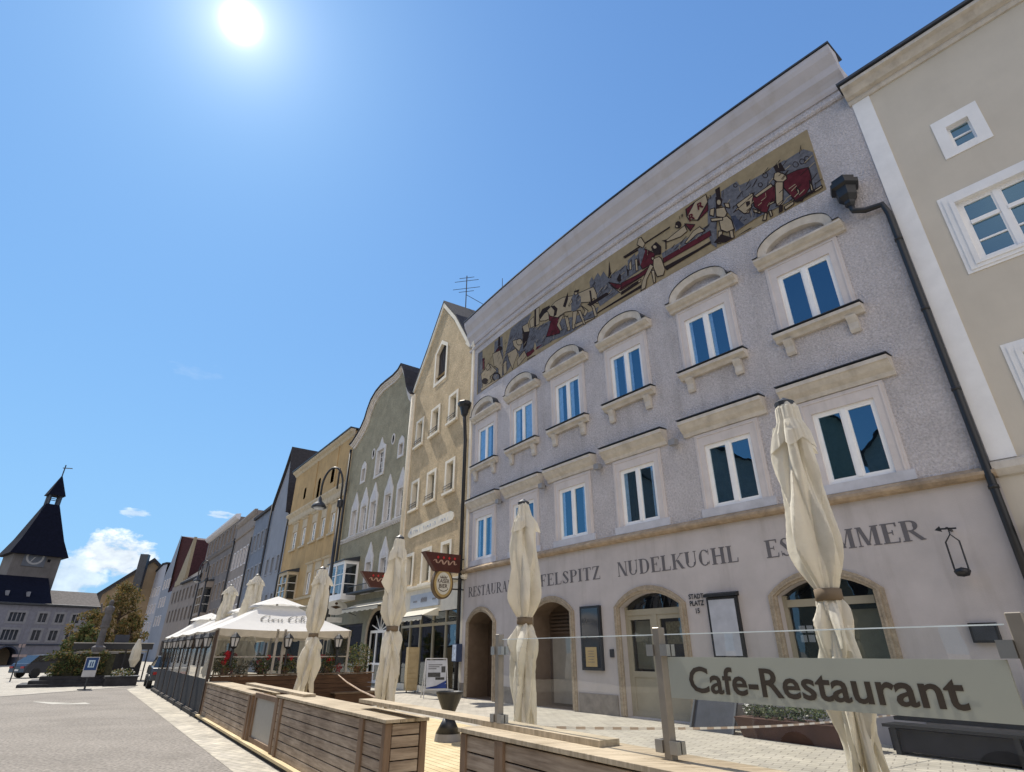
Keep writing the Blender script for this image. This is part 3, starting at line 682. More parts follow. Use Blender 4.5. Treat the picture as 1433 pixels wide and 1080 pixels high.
for i, (s0, s1, z0, z1) in enumerate([(1.52, 1.95, 12.42, 13.10), (1.1, 2.5, 9.35, 10.98), (4.6, 5.03, 12.42, 13.10), (4.1, 5.5, 9.35, 10.98), (1.1, 2.3, 5.5, 7.05), (4.1, 5.3, 5.5, 7.05)]):
    small = i in (0, 2)
    w_ = win_fill(FR, HR, s0, s1, z0, z1, -.10 if small else -.05, 'two' if not small else 'one', fw=.045 if small else .07)
    if small:
        q = MB(); FR.box(q, s0 + .045, s1 - .045, (z0 + z1) / 2 - .02, (z0 + z1) / 2 + .02, -.15, -.10); q.build('glazing_bar', white, w_)
        q = MB(); e = .24
        FR.box(q, s0 - e, s0, z0 - .2, z1 + .3, -.1, .02); FR.box(q, s1, s1 + e, z0 - .2, z1 + .3, -.1, .02); FR.box(q, s0, s1, z1, z1 + .3, -.1, .02); FR.box(q, s0, s1, z0 - .2, z0, -.1, .02)
        q.build('window_surround', whitep, w_)
    else:
        q = MB(); bb = s0 + .07; FR.box(q, s0 + .12, (s0 + s1) / 2 - .07, z0 + (z1 - z0) * .60, z0 + (z1 - z0) * .66, -.11, -.04); FR.box(q, (s0 + s1) / 2 + .07, s1 - .12, z0 + (z1 - z0) * .60, z0 + (z1 - z0) * .66, -.11, -.04)
        FR.box(q, s0 + .12, (s0 + s1) / 2 - .07, z0 + (z1 - z0) * .30, z0 + (z1 - z0) * .325, -.11, -.06); FR.box(q, (s0 + s1) / 2 + .07, s1 - .12, z0 + (z1 - z0) * .30, z0 + (z1 - z0) * .325, -.11, -.06)
        q.build('glazing_bar', white, w_)
        q = MB(); e = .28
        for ee, oo in ((e, .02), (e - .08, .045), (.09, .07)):
            FR.box(q, s0 - ee, s0 - (0 if ee == .09 else ee - .08 if ee == e else .09), z0 - ee * .8, z1 + ee, -.05, oo); FR.box(q, s1 + (0 if ee == .09 else ee - .08 if ee == e else .09), s1 + ee, z0 - ee * .8, z1 + ee, -.05, oo)
            FR.box(q, s0 - (0 if ee == .09 else ee - .08 if ee == e else .09), s1 + (0 if ee == .09 else ee - .08 if ee == e else .09), z1 + (0 if ee == .09 else ee - .08 if ee == e else .09), z1 + ee, -.05, oo + .003)
            FR.box(q, s0 - (0 if ee == .09 else ee - .08 if ee == e else .09), s1 + (0 if ee == .09 else ee - .08 if ee == e else .09), z0 - ee * .8, z0 - (0 if ee == .09 else ee - .08 if ee == e else .09) * .8, -.05, oo + .003)
        q.build('window_surround', whitep, w_)

# ================================================================ brown gabled house
FB = Fac((-1.95, 25.35), (-6.24, 32.33))
HB = thing('town_house', 'brown roughcast house with steep pointed gable, white window frames and roof antenna', 'house', (FB.p(4, 0).x, FB.p(4, 0).y, 0), 'houses along the square')
brw = mat('brown roughcast', (.50, .39, .245), .95, .1, var=.18, vscale=1.2, bump=1.0, bscale=18, dirt=.5, dcol=(.24, .18, .10), bdist=.05, grain=.17)
crm = mat('cream plaster band', (.75, .69, .57), .85, .2, var=.08, dirt=.25, dcol=(.3, .27, .2), streak=True)
rows = [(6.03, 7.5), (3.75, 5.3), (1.48, 2.95)]
WB = []
for (a, b_) in rows:
    WB += [(a + .42, b_ - .28, 12.78, 14.2), (a + .42, b_ - .28, 8.98, 10.42), (a + .40, b_ - .28, 4.85, 6.32)]
att = [(3.6, 15.95), (4.95, 15.95), (4.95, 17.9), (4.28, 18.35), (3.6, 17.9)]
FBo = [(0.05, 4.6), (8.19, 4.6), (8.19, 16.2), (8.45, 16.75), (6.4, 18.9), (4.26, 21.2), (2.4, 19.2), (.75, 16.95), (.45, 16.4), (0.05, 16.3)]
m = MB(); FB.wall(m, FBo, [rect(*w) for w in WB] + [att]); m.build('wall', brw, HB)
m = MB(); FB.wall(m, rect(.05, 8.19, 0, 4.6), [rect(.5, 7.6, .25, 3.35)]); m.build('shop_wall', crm, HB)
m = MB()
def gable_trim(F, m, pts, w, o0=.0, o1=.08):
    for i in range(len(pts) - 1):
        a = Vector(pts[i]); b_ = Vector(pts[i + 1]); d = (b_ - a).normalized(); n = Vector((d.y, -d.x))
        if n.y > 0: n = -n
        F.slab(m, [tuple(a), tuple(b_), tuple(b_ + n * w), tuple(a + n * w)], o0, o1 + .002 * (i % 2))
gable_trim(FB, m, [(8.5, 16.72), (6.4, 18.9), (4.26, 21.28)], .22); gable_trim(FB, m, [(4.26, 21.28), (2.4, 19.25), (.75, 16.95)], .22)
gable_trim(FB, m, [(.78, 16.95), (.30, 16.5), (-.02, 16.5)], .3)
FB.box(m, -.02, .16, 4.6, 16.25, 0, .07); FB.box(m, 7.98, 8.22, 4.6, 16.5, 0, .09)
m.build('gable_trim', crm, HB)
m = MB()  # steep roof running back from the gable
rd = 11
for pts in ([(4.26, 21.33), (2.4, 19.3), (.75, 17.02)], [(4.26, 21.33), (6.4, 18.95), (8.5, 16.78)]):
    for i in range(2):
        a, b_ = pts[i], pts[i + 1]
        m.hexa([FB.p(a[0], a[1], .1), FB.p(b_[0], b_[1], .1), FB.p(b_[0], b_[1], -rd), FB.p(a[0], a[1], -rd), FB.p(a[0], a[1] + .12, .1), FB.p(b_[0], b_[1] + .12, .1), FB.p(b_[0], b_[1] + .12, -rd), FB.p(a[0], a[1] + .12, -rd)])
m.build('roof', roofm, HB)
body(FB, HB, 11, 16.3, brw)
ant = MB(); A0 = FB.p(4.6, 20.6, -1.6)
ant.bar(A0, A0 + Vector((0, 0, 3.6)), .06)
for z, w in ((3.45, .5), (3.2, .8), (2.6, .9), (2.35, .5)):
    ant.bar(A0 + Vector((-w, .2 * w, z)), A0 + Vector((w, -.2 * w, z)), .025)
ant.bar(A0 + Vector((0, 0, 2.1)), A0 + Vector((1.7, -.6, .6)), .03)
ao = ant.build('roof_antenna', black, HB)
for k, (s0, s1, z0, z1) in enumerate(WB):
    q0 = win_fill(FB, HB, s0, s1, z0, z1, -.22, 'six', gl=pane2, fw=.06, fm=cream)
    q = MB(); FB.reveal(q, rect(s0, s1, z0, z1), 0, -.22)
    FB.box(q, s0 - .2, s0, z0 - .1, z1 + .16, .0, .03); FB.box(q, s1, s1 + .2, z0 - .1, z1 + .16, .0, .03); FB.box(q, s0, s1, z1, z1 + .16, .0, .03)
    q.build('window_surround', crm, q0)
    q = MB(); FB.box(q, s0 - .25, s1 + .25, z0 - .22, z0 - .1, .0, .14); q.build('sill', crm, q0)
    if k % 3 < 2:
        q = MB()
        for e in (.28, .42): q.bar(FB.p(s0 - .1, z0 + e - .2, .12), FB.p(s1 + .1, z0 + e - .2, .12), .02)
        for j in range(7): x = s0 - .1 + (s1 - s0 + .2) * j / 6; q.bar(FB.p(x, z0 - .1, .12), FB.p(x, z0 + .24, .12), .014)
        q.build('flower_rail', black, q0)
q = MB(); FB.slab(q, att, -.2, -.16); aw = q.build('attic_shutter', mat('attic shutter', (.025, .022, .02), .8), HB)
q = MB(); FB.reveal(q, att, 0, -.16)
oo = [(3.38, 15.75), (5.17, 15.75), (5.17, 18.0), (4.28, 18.62), (3.38, 18.0)]
for i in range(5):
    a, b_, c, d = att[i], att[(i + 1) % 5], oo[(i + 1) % 5], oo[i]
    q.add([FB.p(*a, .03), FB.p(*b_, .03), FB.p(*c, .03), FB.p(*d, .03)], [(0, 1, 2, 3)])
q.build('attic_surround', crm, aw)
q = MB()
for k in range(6): FB.box(q, 3.62 + k * .22, 3.70 + k * .22, 15.96, 17.9, -.155, -.145)
q.build('shutter_slats', brownd, aw)
q = MB(); FB.slab(q, [(1.65, 7.36), (7.0, 7.30), (7.3, 7.45), (7.32, 7.62), (6.9, 7.84), (1.95, 7.84), (1.6, 7.72), (1.5, 7.5)], .0, .05); ban = q.build('painted_banner', crm, HB, )
q = MB(); rb_ = random.Random(4)
for k in range(17):   # worn, no longer readable letters
    x = 2.15 + k * .29; h0 = rb_.uniform(.12, .24)
    if k in (4, 11): continue
    FB.slab(q, [(x, 7.46), (x + .045, 7.46), (x + .05, 7.46 + h0), (x + .005, 7.46 + h0)], .0505, .056, True)
    if k % 3: FB.slab(q, [(x + .05, 7.55), (x + .16, 7.46 + h0 * rb_.uniform(.2, 1)), (x + .17, 7.5 + h0 * .9), (x + .06, 7.61)], .0505, .0565, True)
    if k % 2: FB.slab(q, [(x + .14, 7.46), (x + .18, 7.46), (x + .16, 7.62)], .0505, .057, True)
q.build('faded_letters', mat('faded blue letters', (.36, .40, .47), .9, .1, var=.4, vscale=6), ban)
m = MB(); FB.prof(m, .05, 8.19, [(0, 4.5), (.1, 4.52), (.16, 4.6), (.16, 4.68), (0, 4.7)]); m.build('shop_ledge', crm, HB)
# shop front
m = MB(); FB.box(m, .5, 7.6, .25, 3.35, -1.6, -1.55); FB.reveal(m, rect(.5, 7.6, .25, 3.35), 0, -1.55); m.build('shop_interior', dark, HB)
m = MB()
for s_ in (.5, 2.1, 3.5, 5.0, 6.3, 7.5): FB.box(m, s_, s_ + .1, .25, 3.35, -.2, -.08)
FB.box(m, .6, 7.5, 2.75, 2.87, -.19, -.09)
sf = m.build('shop_frame', cream, HB)
m = MB(); m.quad(FB.p(.6, .25, -.14), FB.p(7.5, .25, -.14), FB.p(7.5, 3.35, -.14), FB.p(.6, 3.35, -.14)); m.build('shop_glass', pane2, sf)
m = MB()
for r in range(5):
    for k in range(5): FB.box(m, .75 + k * .26, .93 + k * .26, .6 + r * .42, .85 + r * .42, -.5, -.46)
m.build('window_display', mat('small goods', (.35, .33, .3), .6, .3, var=.6, vscale=9), HB)
m = MB(); FB.box(m, 2.66, 6.1, 3.62, 4.25, .01, .10); sg = m.build('fascia_board', mat('grey blue fascia', (.38, .42, .48), .6, .3, var=.05), HB)
m = MB()
for x0, n_, h0 in ((5.2, 5, .07), (4.0, 7, .17), (2.95, 4, .07)):   # blurred sign painting, unreadable in the photo
    for k in range(n_):
        x = x0 + k * .11; FB.slab(m, [(x, 3.9 - h0 * .3), (x + .07, 3.9 - h0 * .3), (x + .03, 3.9 + h0), (x - .03, 3.9 + h0 * (.6 + .4 * (k % 2)))], .1005, .108, True)
m.build('fascia_lettering', textm, sg)
def awning(par, F, s0, s1, z0, z1, out, m, stripes=None, drop=.18):
    q = MB(); n = 14
    for i in range(n):
        a = s0 + (s1 - s0) * i / n; b_ = s0 + (s1 - s0) * (i + 1) / n
        q.quad(F.p(a, z1, .08), F.p(b_, z1, .08), F.p(b_, z0, out), F.p(a, z0, out))
        q.quad(F.p(a, z0, out), F.p(b_, z0, out), F.p(b_, z0 - drop - (.03 if i % 2 else 0), out + .01), F.p(a, z0 - drop - (.03 if i % 2 else 0), out + .01))
    q.quad(F.p(s0, z1, .08), F.p(s0, z0, .08), F.p(s0, z0, out), F.p(s0, z0, out))
    o = q.build('awning', m, par)
    q = MB(); q.bar(F.p(s0, z0, out), F.p(s1, z0, out), .04); q.bar(F.p(s0 + .02, z0, out), F.p(s0 + .02, z0 - .3, .1), .03); q.bar(F.p(s1 - .02, z0, out), F.p(s1 - .02, z0 - .3, .1), .03); q.build('awning_bar', zinc, o)
    return o
awnm = mat('cream awning cloth', (.75, .72, .62), .9, .1, var=.06, trans=.35)
awning(HB, FB, 2.6, 6.3, 3.15, 3.5, .9, awnm)

# ================================================================ green house with scroll gable
FG = Fac((-6.24, 32.33), (-12.27, 40.68))
HG = thing('town_house', 'olive green house with curved scroll gable and pointed white window heads', 'house', (FG.p(5, 0).x, FG.p(5, 0).y, 0), 'houses along the square')
grn = mat('olive roughcast', (.31, .285, .205), .95, .1, var=.14, vscale=1.4, bump=1.0, bscale=18, dirt=.5, dcol=(.13, .12, .09), bdist=.04, grain=.16)
def pt_win(c, w, z0, z1): return (c - w / 2, c + w / 2, z0, z1)
GW = [(c - .42, c + .42, 8.95, 10.6) for c in (8.15, 6.45, 4.85, 2.55, .70)] + [(c - .38, c + .38, 5.05, 6.7) for c in (4.55, 2.35)]
gt = [(1.0, 12.8, 13.55, .33), (7.35, 12.5, 13.5, .33)]
holes = [rect(*w) for w in GW] + [rect(4.0, 5.1, 12.45, 14.1)] + [rect(1.05, 1.6, 12.85, 13.6), rect(7.1, 7.65, 12.55, 13.45)]
half = [(0.0, 16.5), (.35, 16.8), (.7, 17.3), (1.0, 18.0), (1.4, 18.8), (1.9, 19.45), (2.4, 19.18), (3.2, 19.08), (4.2, 19.12), (5.2, 19.12), (6.1, 18.95), (6.9, 18.55), (7.4, 17.95), (7.75, 17.3), (8.3, 16.8), (9.1, 16.4), (9.8, 16.1), (10.31, 16.0)]
GO = [(10.31, 4.5), (0.05, 4.5)] + [(max(.05, a), b_) for a, b_ in half]
m = MB(); FG.wall(m, GO, holes); m.build('wall', grn, HG)
m = MB(); 
for i in range(len(half) - 1):
    a, b_ = half[i], half[i + 1]
    lo = lambda p, k: (p[0] + (5.15 - p[0]) * .10 * k / .5, p[1] - .55 * k / .5)
    for k0, k1, o1 in ((0, .10, .28), (.10, .20, .18), (.20, .34, .09)):
        FG.slab(m, [lo(a, k0), lo(b_, k0), lo(b_, k1), lo(a, k1)], 0, o1 + .001 * (i % 2))
gtr = m.build('gable_moulding', mat('grey white moulding', (.62, .58, .54), .85, .2, var=.1, dirt=.3, streak=True), HG)
m = MB()
for i in range(len(half) - 1):
    a, b_ = half[i], half[i + 1]
    m.hexa([FG.p(a[0], a[1] + .005, .36), FG.p(b_[0], b_[1] + .005, .36), FG.p(b_[0], b_[1] + .005, -6), FG.p(a[0], a[1] + .005, -6), FG.p(a[0], a[1] + .1, .36), FG.p(b_[0], b_[1] + .1, .36), FG.p(b_[0], b_[1] + .1, -6), FG.p(a[0], a[1] + .1, -6)])
m.build('roof', roofm, HG)
body(FG, HG, 11, 16.0, grn)
whm = mat('whitewashed moulding', (.60, .58, .56), .85, .2, var=.1, vscale=5, bump=.3, bscale=30, dirt=.3, streak=True)
for k, (s0, s1, z0, z1) in enumerate(GW):
    low = k > 4
    q0 = win_fill(FG, HG, s0, s1, z0, z1, -.16, 'grid', gl=pane2, fw=.06)
    c = (s0 + s1) / 2; q = MB(); e = .22 if not low else .24; hp = 1.25 if low else 1.3
    FG.reveal(q, rect(s0, s1, z0, z1), 0, -.16)
    FG.box(q, s0 - e, s0, z0 - .1, z1, 0, .06); FG.box(q, s1, s1 + e, z0 - .1, z1, 0, .06)
    ws = (s1 - s0) / 2 + e
    hd = [(c - ws, z1), (c + ws, z1), (c + ws, z1 + .25 * hp), (c + ws * .62, z1 + .48 * hp), (c + ws * .38, z1 + .72 * hp), (c, z1 + hp), (c - ws * .38, z1 + .72 * hp), (c - ws * .62, z1 + .48 * hp), (c - ws, z1 + .25 * hp)]
    FG.slab(q, hd, 0, .06)
    q.build('window_surround', whm, q0)
    q = MB(); FG.slab(q, [(c - ws * .45, z1 + .12), (c + ws * .45, z1 + .12), (c + ws * .35, z1 + .4), (c, z1 + .72), (c - ws * .35, z1 + .4)], .062, .085); q.build('relief_panel', trimB, q0)
    q = MB(); FG.box(q, s0 - e - .05, s1 + e + .05, z0 - .22, z0 - .1, 0, .14); q.build('sill', whm, q0)
q0 = win_fill(FG, HG, 4.0, 5.1, 12.45, 14.1, -.16, 'grid', gl=pane2)
q = MB(); FG.box(q, 3.75, 4.0, 12.35, 14.1, 0, .05); FG.box(q, 5.1, 5.35, 12.35, 14.1, 0, .05); FG.box(q, 3.75, 5.35, 12.2, 12.35, 0, .07)
FG.slab(q, [(3.75, 14.1), (5.35, 14.1), (5.35, 14.25), (4.9, 14.45), (4.55, 15.0), (4.2, 14.45), (3.75, 14.25)], 0, .05); FG.reveal(q, rect(4.0, 5.1, 12.45, 14.1), 0, -.16); q.build('window_surround', whm, q0)
for (a, b_, z0, z1) in ((1.05, 1.6, 12.85, 13.6), (7.1, 7.65, 12.55, 13.45)):
    q = MB(); FG.box(q, a, b_, z0, z1, -.3, -.28); w_ = q.build('attic_window', dark, HG)
    q = MB(); FG.reveal(q, rect(a, b_, z0, z1), 0, -.28); FG.box(q, a - .16, a, z0 - .16, z1, 0, .05); FG.box(q, b_, b_ + .16, z0 - .16, z1, 0, .05); FG.box(q, a, b_, z0 - .16, z0, 0, .05)
    c = (a + b_) / 2; FG.slab(q, [(a - .16, z1), (b_ + .16, z1), (b_ + .08, z1 + .3), (c, z1 + .55), (a - .08, z1 + .3)], 0, .05); q.build('window_surround', whm, w_)
for c, z in ((2.66, 14.3), (5.86, 14.15)):
    q = MB(); FG.slab(q, [(c + .16 * math.cos(a / 12 * 6.283), z + .3 * math.sin(a / 12 * 6.283)) for a in range(12)], 0, .02); w_ = q.build('oval_window', dark, HG)
    q = MB(); band(FG, q, [(c + .16 * math.cos(a / 12 * 6.283), z + .3 * math.sin(a / 12 * 6.283)) for a in range(12)], [(c + .26 * math.cos(a / 12 * 6.283), z + .4 * math.sin(a / 12 * 6.283)) for a in range(12)], 0, .045, False); q.build('oval_surround', whm, w_)
m = MB(); FG.prof(m, .05, 10.25, [(0, 8.62), (.08, 8.64), (.14, 8.72), (.14, 8.78), (0, 8.82)])
for k in range(34): FG.box(m, .2 + k * .3, .32 + k * .3, 8.52, 8.62, 0, .09)
m.build('string_course', whm, HG)
m = MB(); FG.box(m, .05, 6.1, 4.86, 4.96, 0, .7); bal = m.build('balcony', zinc, HG)
m = MB(); m.bar(FG.p(.1, 5.3, .66), FG.p(6.05, 5.3, .66), .04)
for k in range(30): x = .1 + k * .205; m.bar(FG.p(x, 4.96, .66), FG.p(x, 5.3, .66), .016)
m.build('railing', black, bal)
m = MB(); FG.wall(m, rect(.05, 10.31, 0, 4.5), [arch(1.0, 3.7, .1, 2.65, 3.8, 14), rect(4.6, 9.8, .3, 3.2)]); m.build('shop_wall', mat('olive grey plaster', (.20, .20, .16), .9, .15, var=.12, dirt=.3), HG)
m = MB(); band(FG, m, arch(1.0, 3.7, .1, 2.65, 3.8, 14), arch(.75, 3.95, .1, 2.65, 4.03, 14), 0, .05); ds = m.build('door_surround', granite, HG)
m = MB(); FG.slab(m, arch(1.0, 3.7, .1, 2.65, 3.8, 14), -.9, -.88); FG.reveal(m, arch(1.0, 3.7, .1, 2.65, 3.8, 14), 0, -.88); m.build('room_behind', dark, ds)
m = MB()
for a in (20, 55, 90, 125, 160): m.bar(FG.p(2.35, 2.72, -.2), FG.p(2.35 + 1.3 * math.cos(R(a)), 2.72 + 1.0 * math.sin(R(a)), -.2), .05)
FG.box(m, 1.0, 3.7, 2.62, 2.76, -.24, -.16)
for x in (1.0, 1.85, 2.75, 3.6): FG.box(m, x, x + .1, .1, 2.62, -.24, -.16)
FG.box(m, 1.1, 3.6, .1, .25, -.235, -.165); FG.box(m, 1.1, 3.6, 1.0, 1.1, -.235, -.165)
m.build('door_frame', white, ds)
m = MB(); FG.slab(m, arch(1.02, 3.68, .2, 2.65, 3.78, 14), -.205, -.2, True); m.build('pane', pane2, ds)
m = MB(); FG.box(m, 4.6, 9.8, .3, 3.2, -1.2, -1.15); m.build('shop_interior', dark, HG)
m = MB(); m.quad(FG.p(4.6, .3, -.1), FG.p(9.8, .3, -.1), FG.p(9.8, 3.2, -.1), FG.p(4.6, 3.2, -.1)); sgm = m.build('shop_glass', pane2, HG)
awning(HG, FG, .3, 5.6, 3.95, 4.3, 1.0, awnm)
# white cylindrical end of the awning cassette, read as an oval in the photo
def bay(par, F, s0, s1, z0, z1, out, ztop, wallm, framem):
    """projecting bay window: body, roof and framed glass on three sides"""
    q = MB(); F.box(q, s0, s1, z0 - .35, z0, 0, out); F.box(q, s0, s1, z1, ztop, 0, out)
    for x in (s0, s1 - .12): F.box(q, x, x + .12, z0, z1, 0, .12); F.box(q, x, x + .12, z0, z1, out - .12, out)
    F.box(q, (s0 + s1) / 2 - .06, (s0 + s1) / 2 + .06, z0, z1, out - .10, out)
    o = q.build('bay_window', framem, par)
    q = MB()
    q.quad(F.p(s0 + .04, z0, .12), F.p(s0 + .04, z0, out - .12), F.p(s0 + .04, z1, out - .12), F.p(s0 + .04, z1, .12)); q.quad(F.p(s1 - .04, z0, .12), F.p(s1 - .04, z0, out - .12), F.p(s1 - .04, z1, out - .12), F.p(s1 - .04, z1, .12))
    q.quad(F.p(s0 + .12, z0, out - .05), F.p(s1 - .12, z0, out - .05), F.p(s1 - .12, z1, out - .05), F.p(s0 + .12, z1, out - .05)); q.build('pane', pane2, o)
    q = MB()
    for zz in (z0 + (z1 - z0) * .33, z0 + (z1 - z0) * .66):
        F.box(q, s0 + .01, s0 + .03, zz - .02, zz + .02, .12, out - .12); F.box(q, s0 + .12, s1 - .12, zz - .02, zz + .02, out - .04, out - .02)
    q.build('glazing_bar', white, o)
    q = MB(); F.prof(q, s0 - .08, s1 + .08, [(0, ztop), (out + .1, ztop), (out + .1, ztop + .07), (0, ztop + .32)], 1); q.build('bay_roof', zinc, o)
    q = MB(); F.box(q, s0 + .05, s1 - .05, z0, z1, .01, .04); q.build('room_behind', dark, o)
bay(HG, FG, 6.3, 9.3, 4.95, 6.75, .95, 6.95, grn, white)

# ================================================================ ochre house
FO = Fac((-12.27, 40.68), (-20.97, 52.53))
HO = thing('town_house', 'ochre house with wide bracketed cornice band and flat eave beyond the green house', 'house', (FO.p(7, 0).x, FO.p(7, 0).y, 0), 'houses along the square')
och = mat('ochre plaster', (.43, .30, .15), .9, .15, var=.14, vscale=.9, bump=.4, bscale=24, dirt=.45, dcol=(.2, .15, .08), streak=True)
och2 = mat('grey ochre trim', (.48, .41, .30), .9, .15, var=.12, vscale=3, dirt=.35, dcol=(.15, .13, .1), streak=True)
OW = [(11.35, 12.55), (8.85, 9.85), (6.2, 7.25), (4.05, 5.0), (1.9, 2.8)]
hol = [rect(a, b_, 9.75, 11.3) for a, b_ in OW] + [rect(a, b_, 5.65, 7.3) for a, b_ in ((5.7, 6.7), (3.7, 4.7), (1.9, 2.8))]
al = [arch(10.7, 11.3, 14.1, 14.85, 15.15, 8), arch(6.85, 7.5, 13.3, 14.85, 15.15, 8), arch(3.5, 4.3, 14.0, 14.9, 15.25, 8)]
m = MB(); FO.wall(m, rect(0, FO.L, 4.8, 17.2), hol + al); m.build('wall', och, HO)
m = MB(); FO.wall(m, rect(0, FO.L, 0, 4.8), [rect(1, 4.5, .3, 3.2), rect(6, 9, .3, 3.2), rect(10.5, 13.6, .3, 3.2)]); m.build('shop_wall', och2, HO)
m = MB()
for a, b_ in ((1, 4.5), (6, 9), (10.5, 13.6)): FO.box(m, a, b_, .3, 3.2, -.4, -.35)
m.build('shop_windows', dark, HO)
m = MB(); FO.prof(m, 0, FO.L, [(0, 12.25), (.06, 12.27), (.12, 12.4), (.12, 12.75), (.28, 12.95), (.34, 13.05), (.34, 13.15), (0, 13.2)]); m.build('cornice_band', och2, HO)
m = MB(); FO.prof(m, -.1, FO.L + .1, [(0, 16.9), (.06, 16.95), (.14, 17.1), (.3, 17.2), (.38, 17.3), (.38, 17.38), (0, 17.4)]); m.build('cornice', och2, HO)
m = MB(); FO.box(m, -.12, FO.L + .12, 17.402, 17.5, -.5, .45); m.build('roof_edge', zinc, HO)
m = MB(); FO.box(m, 3.1, 3.4, 13.2, 16.9, 0, .06); FO.box(m, 8.2, 8.45, 13.2, 16.9, 0, .06); m.build('pilaster', och, HO)
body(FO, HO, 12, 17.3, och)
for a_ in al:
    q = MB(); FO.slab(q, a_, -.25, -.2); q.build('attic_opening', dark, HO)
for i, (a, b_) in enumerate(OW):
    q0 = win_fill(FO, HO, a, b_, 9.75, 11.3, -.08, 'six', gl=pane, fw=.07)
    surround(FO, q0, a, b_, 9.75, 11.3, .16, .04, och2, ztop=.75)
    q = MB(); FO.prof(q, a - .3, b_ + .3, [(0, 12.02), (.12, 12.05), (.18, 12.14), (0, 12.18)], 1); FO.box(q, a - .25, b_ + .25, 9.6, 9.75, 0, .14); q.build('sill', och2, q0)
for (a, b_) in ((5.7, 6.7), (3.7, 4.7), (1.9, 2.8)):
    q0 = win_fill(FO, HO, a, b_, 5.65, 7.3, -.08, 'two', gl=pane2)
    surround(FO, q0, a, b_, 5.65, 7.3, .22, .04, och2, ztop=.6)
    q = MB(); FO.prof(q, a - .35, b_ + .35, [(0, 7.9), (.12, 7.93), (.2, 8.05), (0, 8.1)], 1); q.build('window_cornice', och2, q0)
m = MB(); FO.prof(m, 0, FO.L, [(0, 5.35), (.1, 5.37), (.14, 5.5), (0, 5.55)]); FO.prof(m, 0, FO.L, [(0, 4.7), (.06, 4.7), (.06, 4.85), (0, 4.85)]); m.build('string_course', och2, HO)
bay(HO, FO, 9.0, 11.4, 5.5, 7.35, .9, 7.6, och2, och2)
awning(HO, FO, 1.0, 8.0, 3.6, 4.0, 1.3, mat('green grey awning', (.32, .34, .28), .9, .1, trans=.3))
# downpipes between the houses
def pipe(F, s, z, par, off=.14, r=.07, m=None):
    q = MB(); q.tube([F.p(s, z, off), F.p(s, .02, off)], r, 8)
    return q.build('downpipe', m or black, par, smooth=True)
pipe(FG, 10.1, 15.6, HG, .22, .09); pipe(FO, 14.5, 13.4, HO, .2, .08)
q = MB(); q.tube([FG.p(.02, 16.4, .12), FG.p(.02, 7.3, .12)], .1, 8); q.build('white_downpipe', crm, HG, smooth=True)
q = MB(); q.tube([FM.p(-.32, 12.3, .3), FM.p(-.3, 11.9, .28), FM.p(-.38, 11.5, .2), FM.p(-.42, 11.0, .14), FM.p(-.42, .02, .14)], .085, 10)
dp = q.build('downpipe', black, HM, smooth=True)
q = MB(); c = FM.p(-.32, 0, .3); q.lathe((c.x, c.y, 12.15), [(.08, 0), (.16, .12), (.24, .5), (.34, .6), (.36, .74), (.3, .8)], 8); q.build('rain_hopper', black, dp)
# ================================================================ far houses of the row
def plain_house(F, label, wallm, outline, wins, roofpts=None, name='town_house', trim=None, wz=None, rd=10, bz=None, pipes=None, framem=None):
    H = thing(name, label, 'house', (F.p(F.L / 2, 0).x, F.p(F.L / 2, 0).y, 0), 'houses along the square')
    m = MB(); F.wall(m, outline, [rect(*w) for w in wins]); m.build('wall', wallm, H)
    for (a, b_, z0, z1) in wins:
        q = MB(); e = .1
        F.box(q, a - e, a + .05, z0 - e, z1 + e, -.15, .04); F.box(q, b_ - .05, b_ + e, z0 - e, z1 + e, -.15, .04); F.box(q, a + .05, b_ - .05, z1 - .05, z1 + e, -.15, .04); F.box(q, a + .05, b_ - .05, z0 - e, z0 + .05, -.15, .05)
        F.box(q, (a + b_) / 2 - .04, (a + b_) / 2 + .04, z0 + .05, z1 - .05, -.2, -.1)
        w_ = q.build('window', framem or trimB, H)
        q = MB(); q.quad(F.p(a, z0, -.18), F.p(b_, z0, -.18), F.p(b_, z1, -.18), F.p(a, z1, -.18)); q.build('pane', pane_far, w_)
    if roofpts:
        m = MB()
        for i in range(len(roofpts) - 1):
            a, b_ = roofpts[i], roofpts[i + 1]
            m.hexa([F.p(a[0], a[1] + .01, .25), F.p(b_[0], b_[1] + .01, .25), F.p(b_[0], b_[1] + .01, -rd), F.p(a[0], a[1] + .01, -rd), F.p(a[0], a[1] + .3, .25), F.p(b_[0], b_[1] + .3, .25), F.p(b_[0], b_[1] + .3, -rd), F.p(a[0], a[1] + .3, -rd)])
        m.build('roof', roofm, H)
    body(F, H, rd, bz or min(z for s, z in outline if z > 4), wallm)
    for s_, z in (pipes or []): pipe(F, s_, z, H, .2, .11)
    return H
pane_far = mat('distant window glass', (.03, .035, .045), .08, .9, var=.3)
gry = mat('grey lilac plaster', (.24, .26, .30), .9, .15, var=.08, vscale=.8, dirt=.3, dcol=(.2, .2, .22), streak=True)
blu = mat('blue grey plaster', (.17, .195, .24), .9, .15, var=.1, vscale=.8, dirt=.3, dcol=(.15, .17, .2), streak=True)
bei = mat('taupe plaster', (.25, .22, .20), .9, .15, var=.1, vscale=.8, dirt=.4, dcol=(.15, .13, .12), streak=True)
tau = mat('dark taupe plaster', (.17, .155, .15), .9, .15, var=.12, vscale=.8, dirt=.4, dcol=(.1, .1, .1), streak=True)
FGG = Fac((-20.97, 52.53), (-25.18, 58.4))
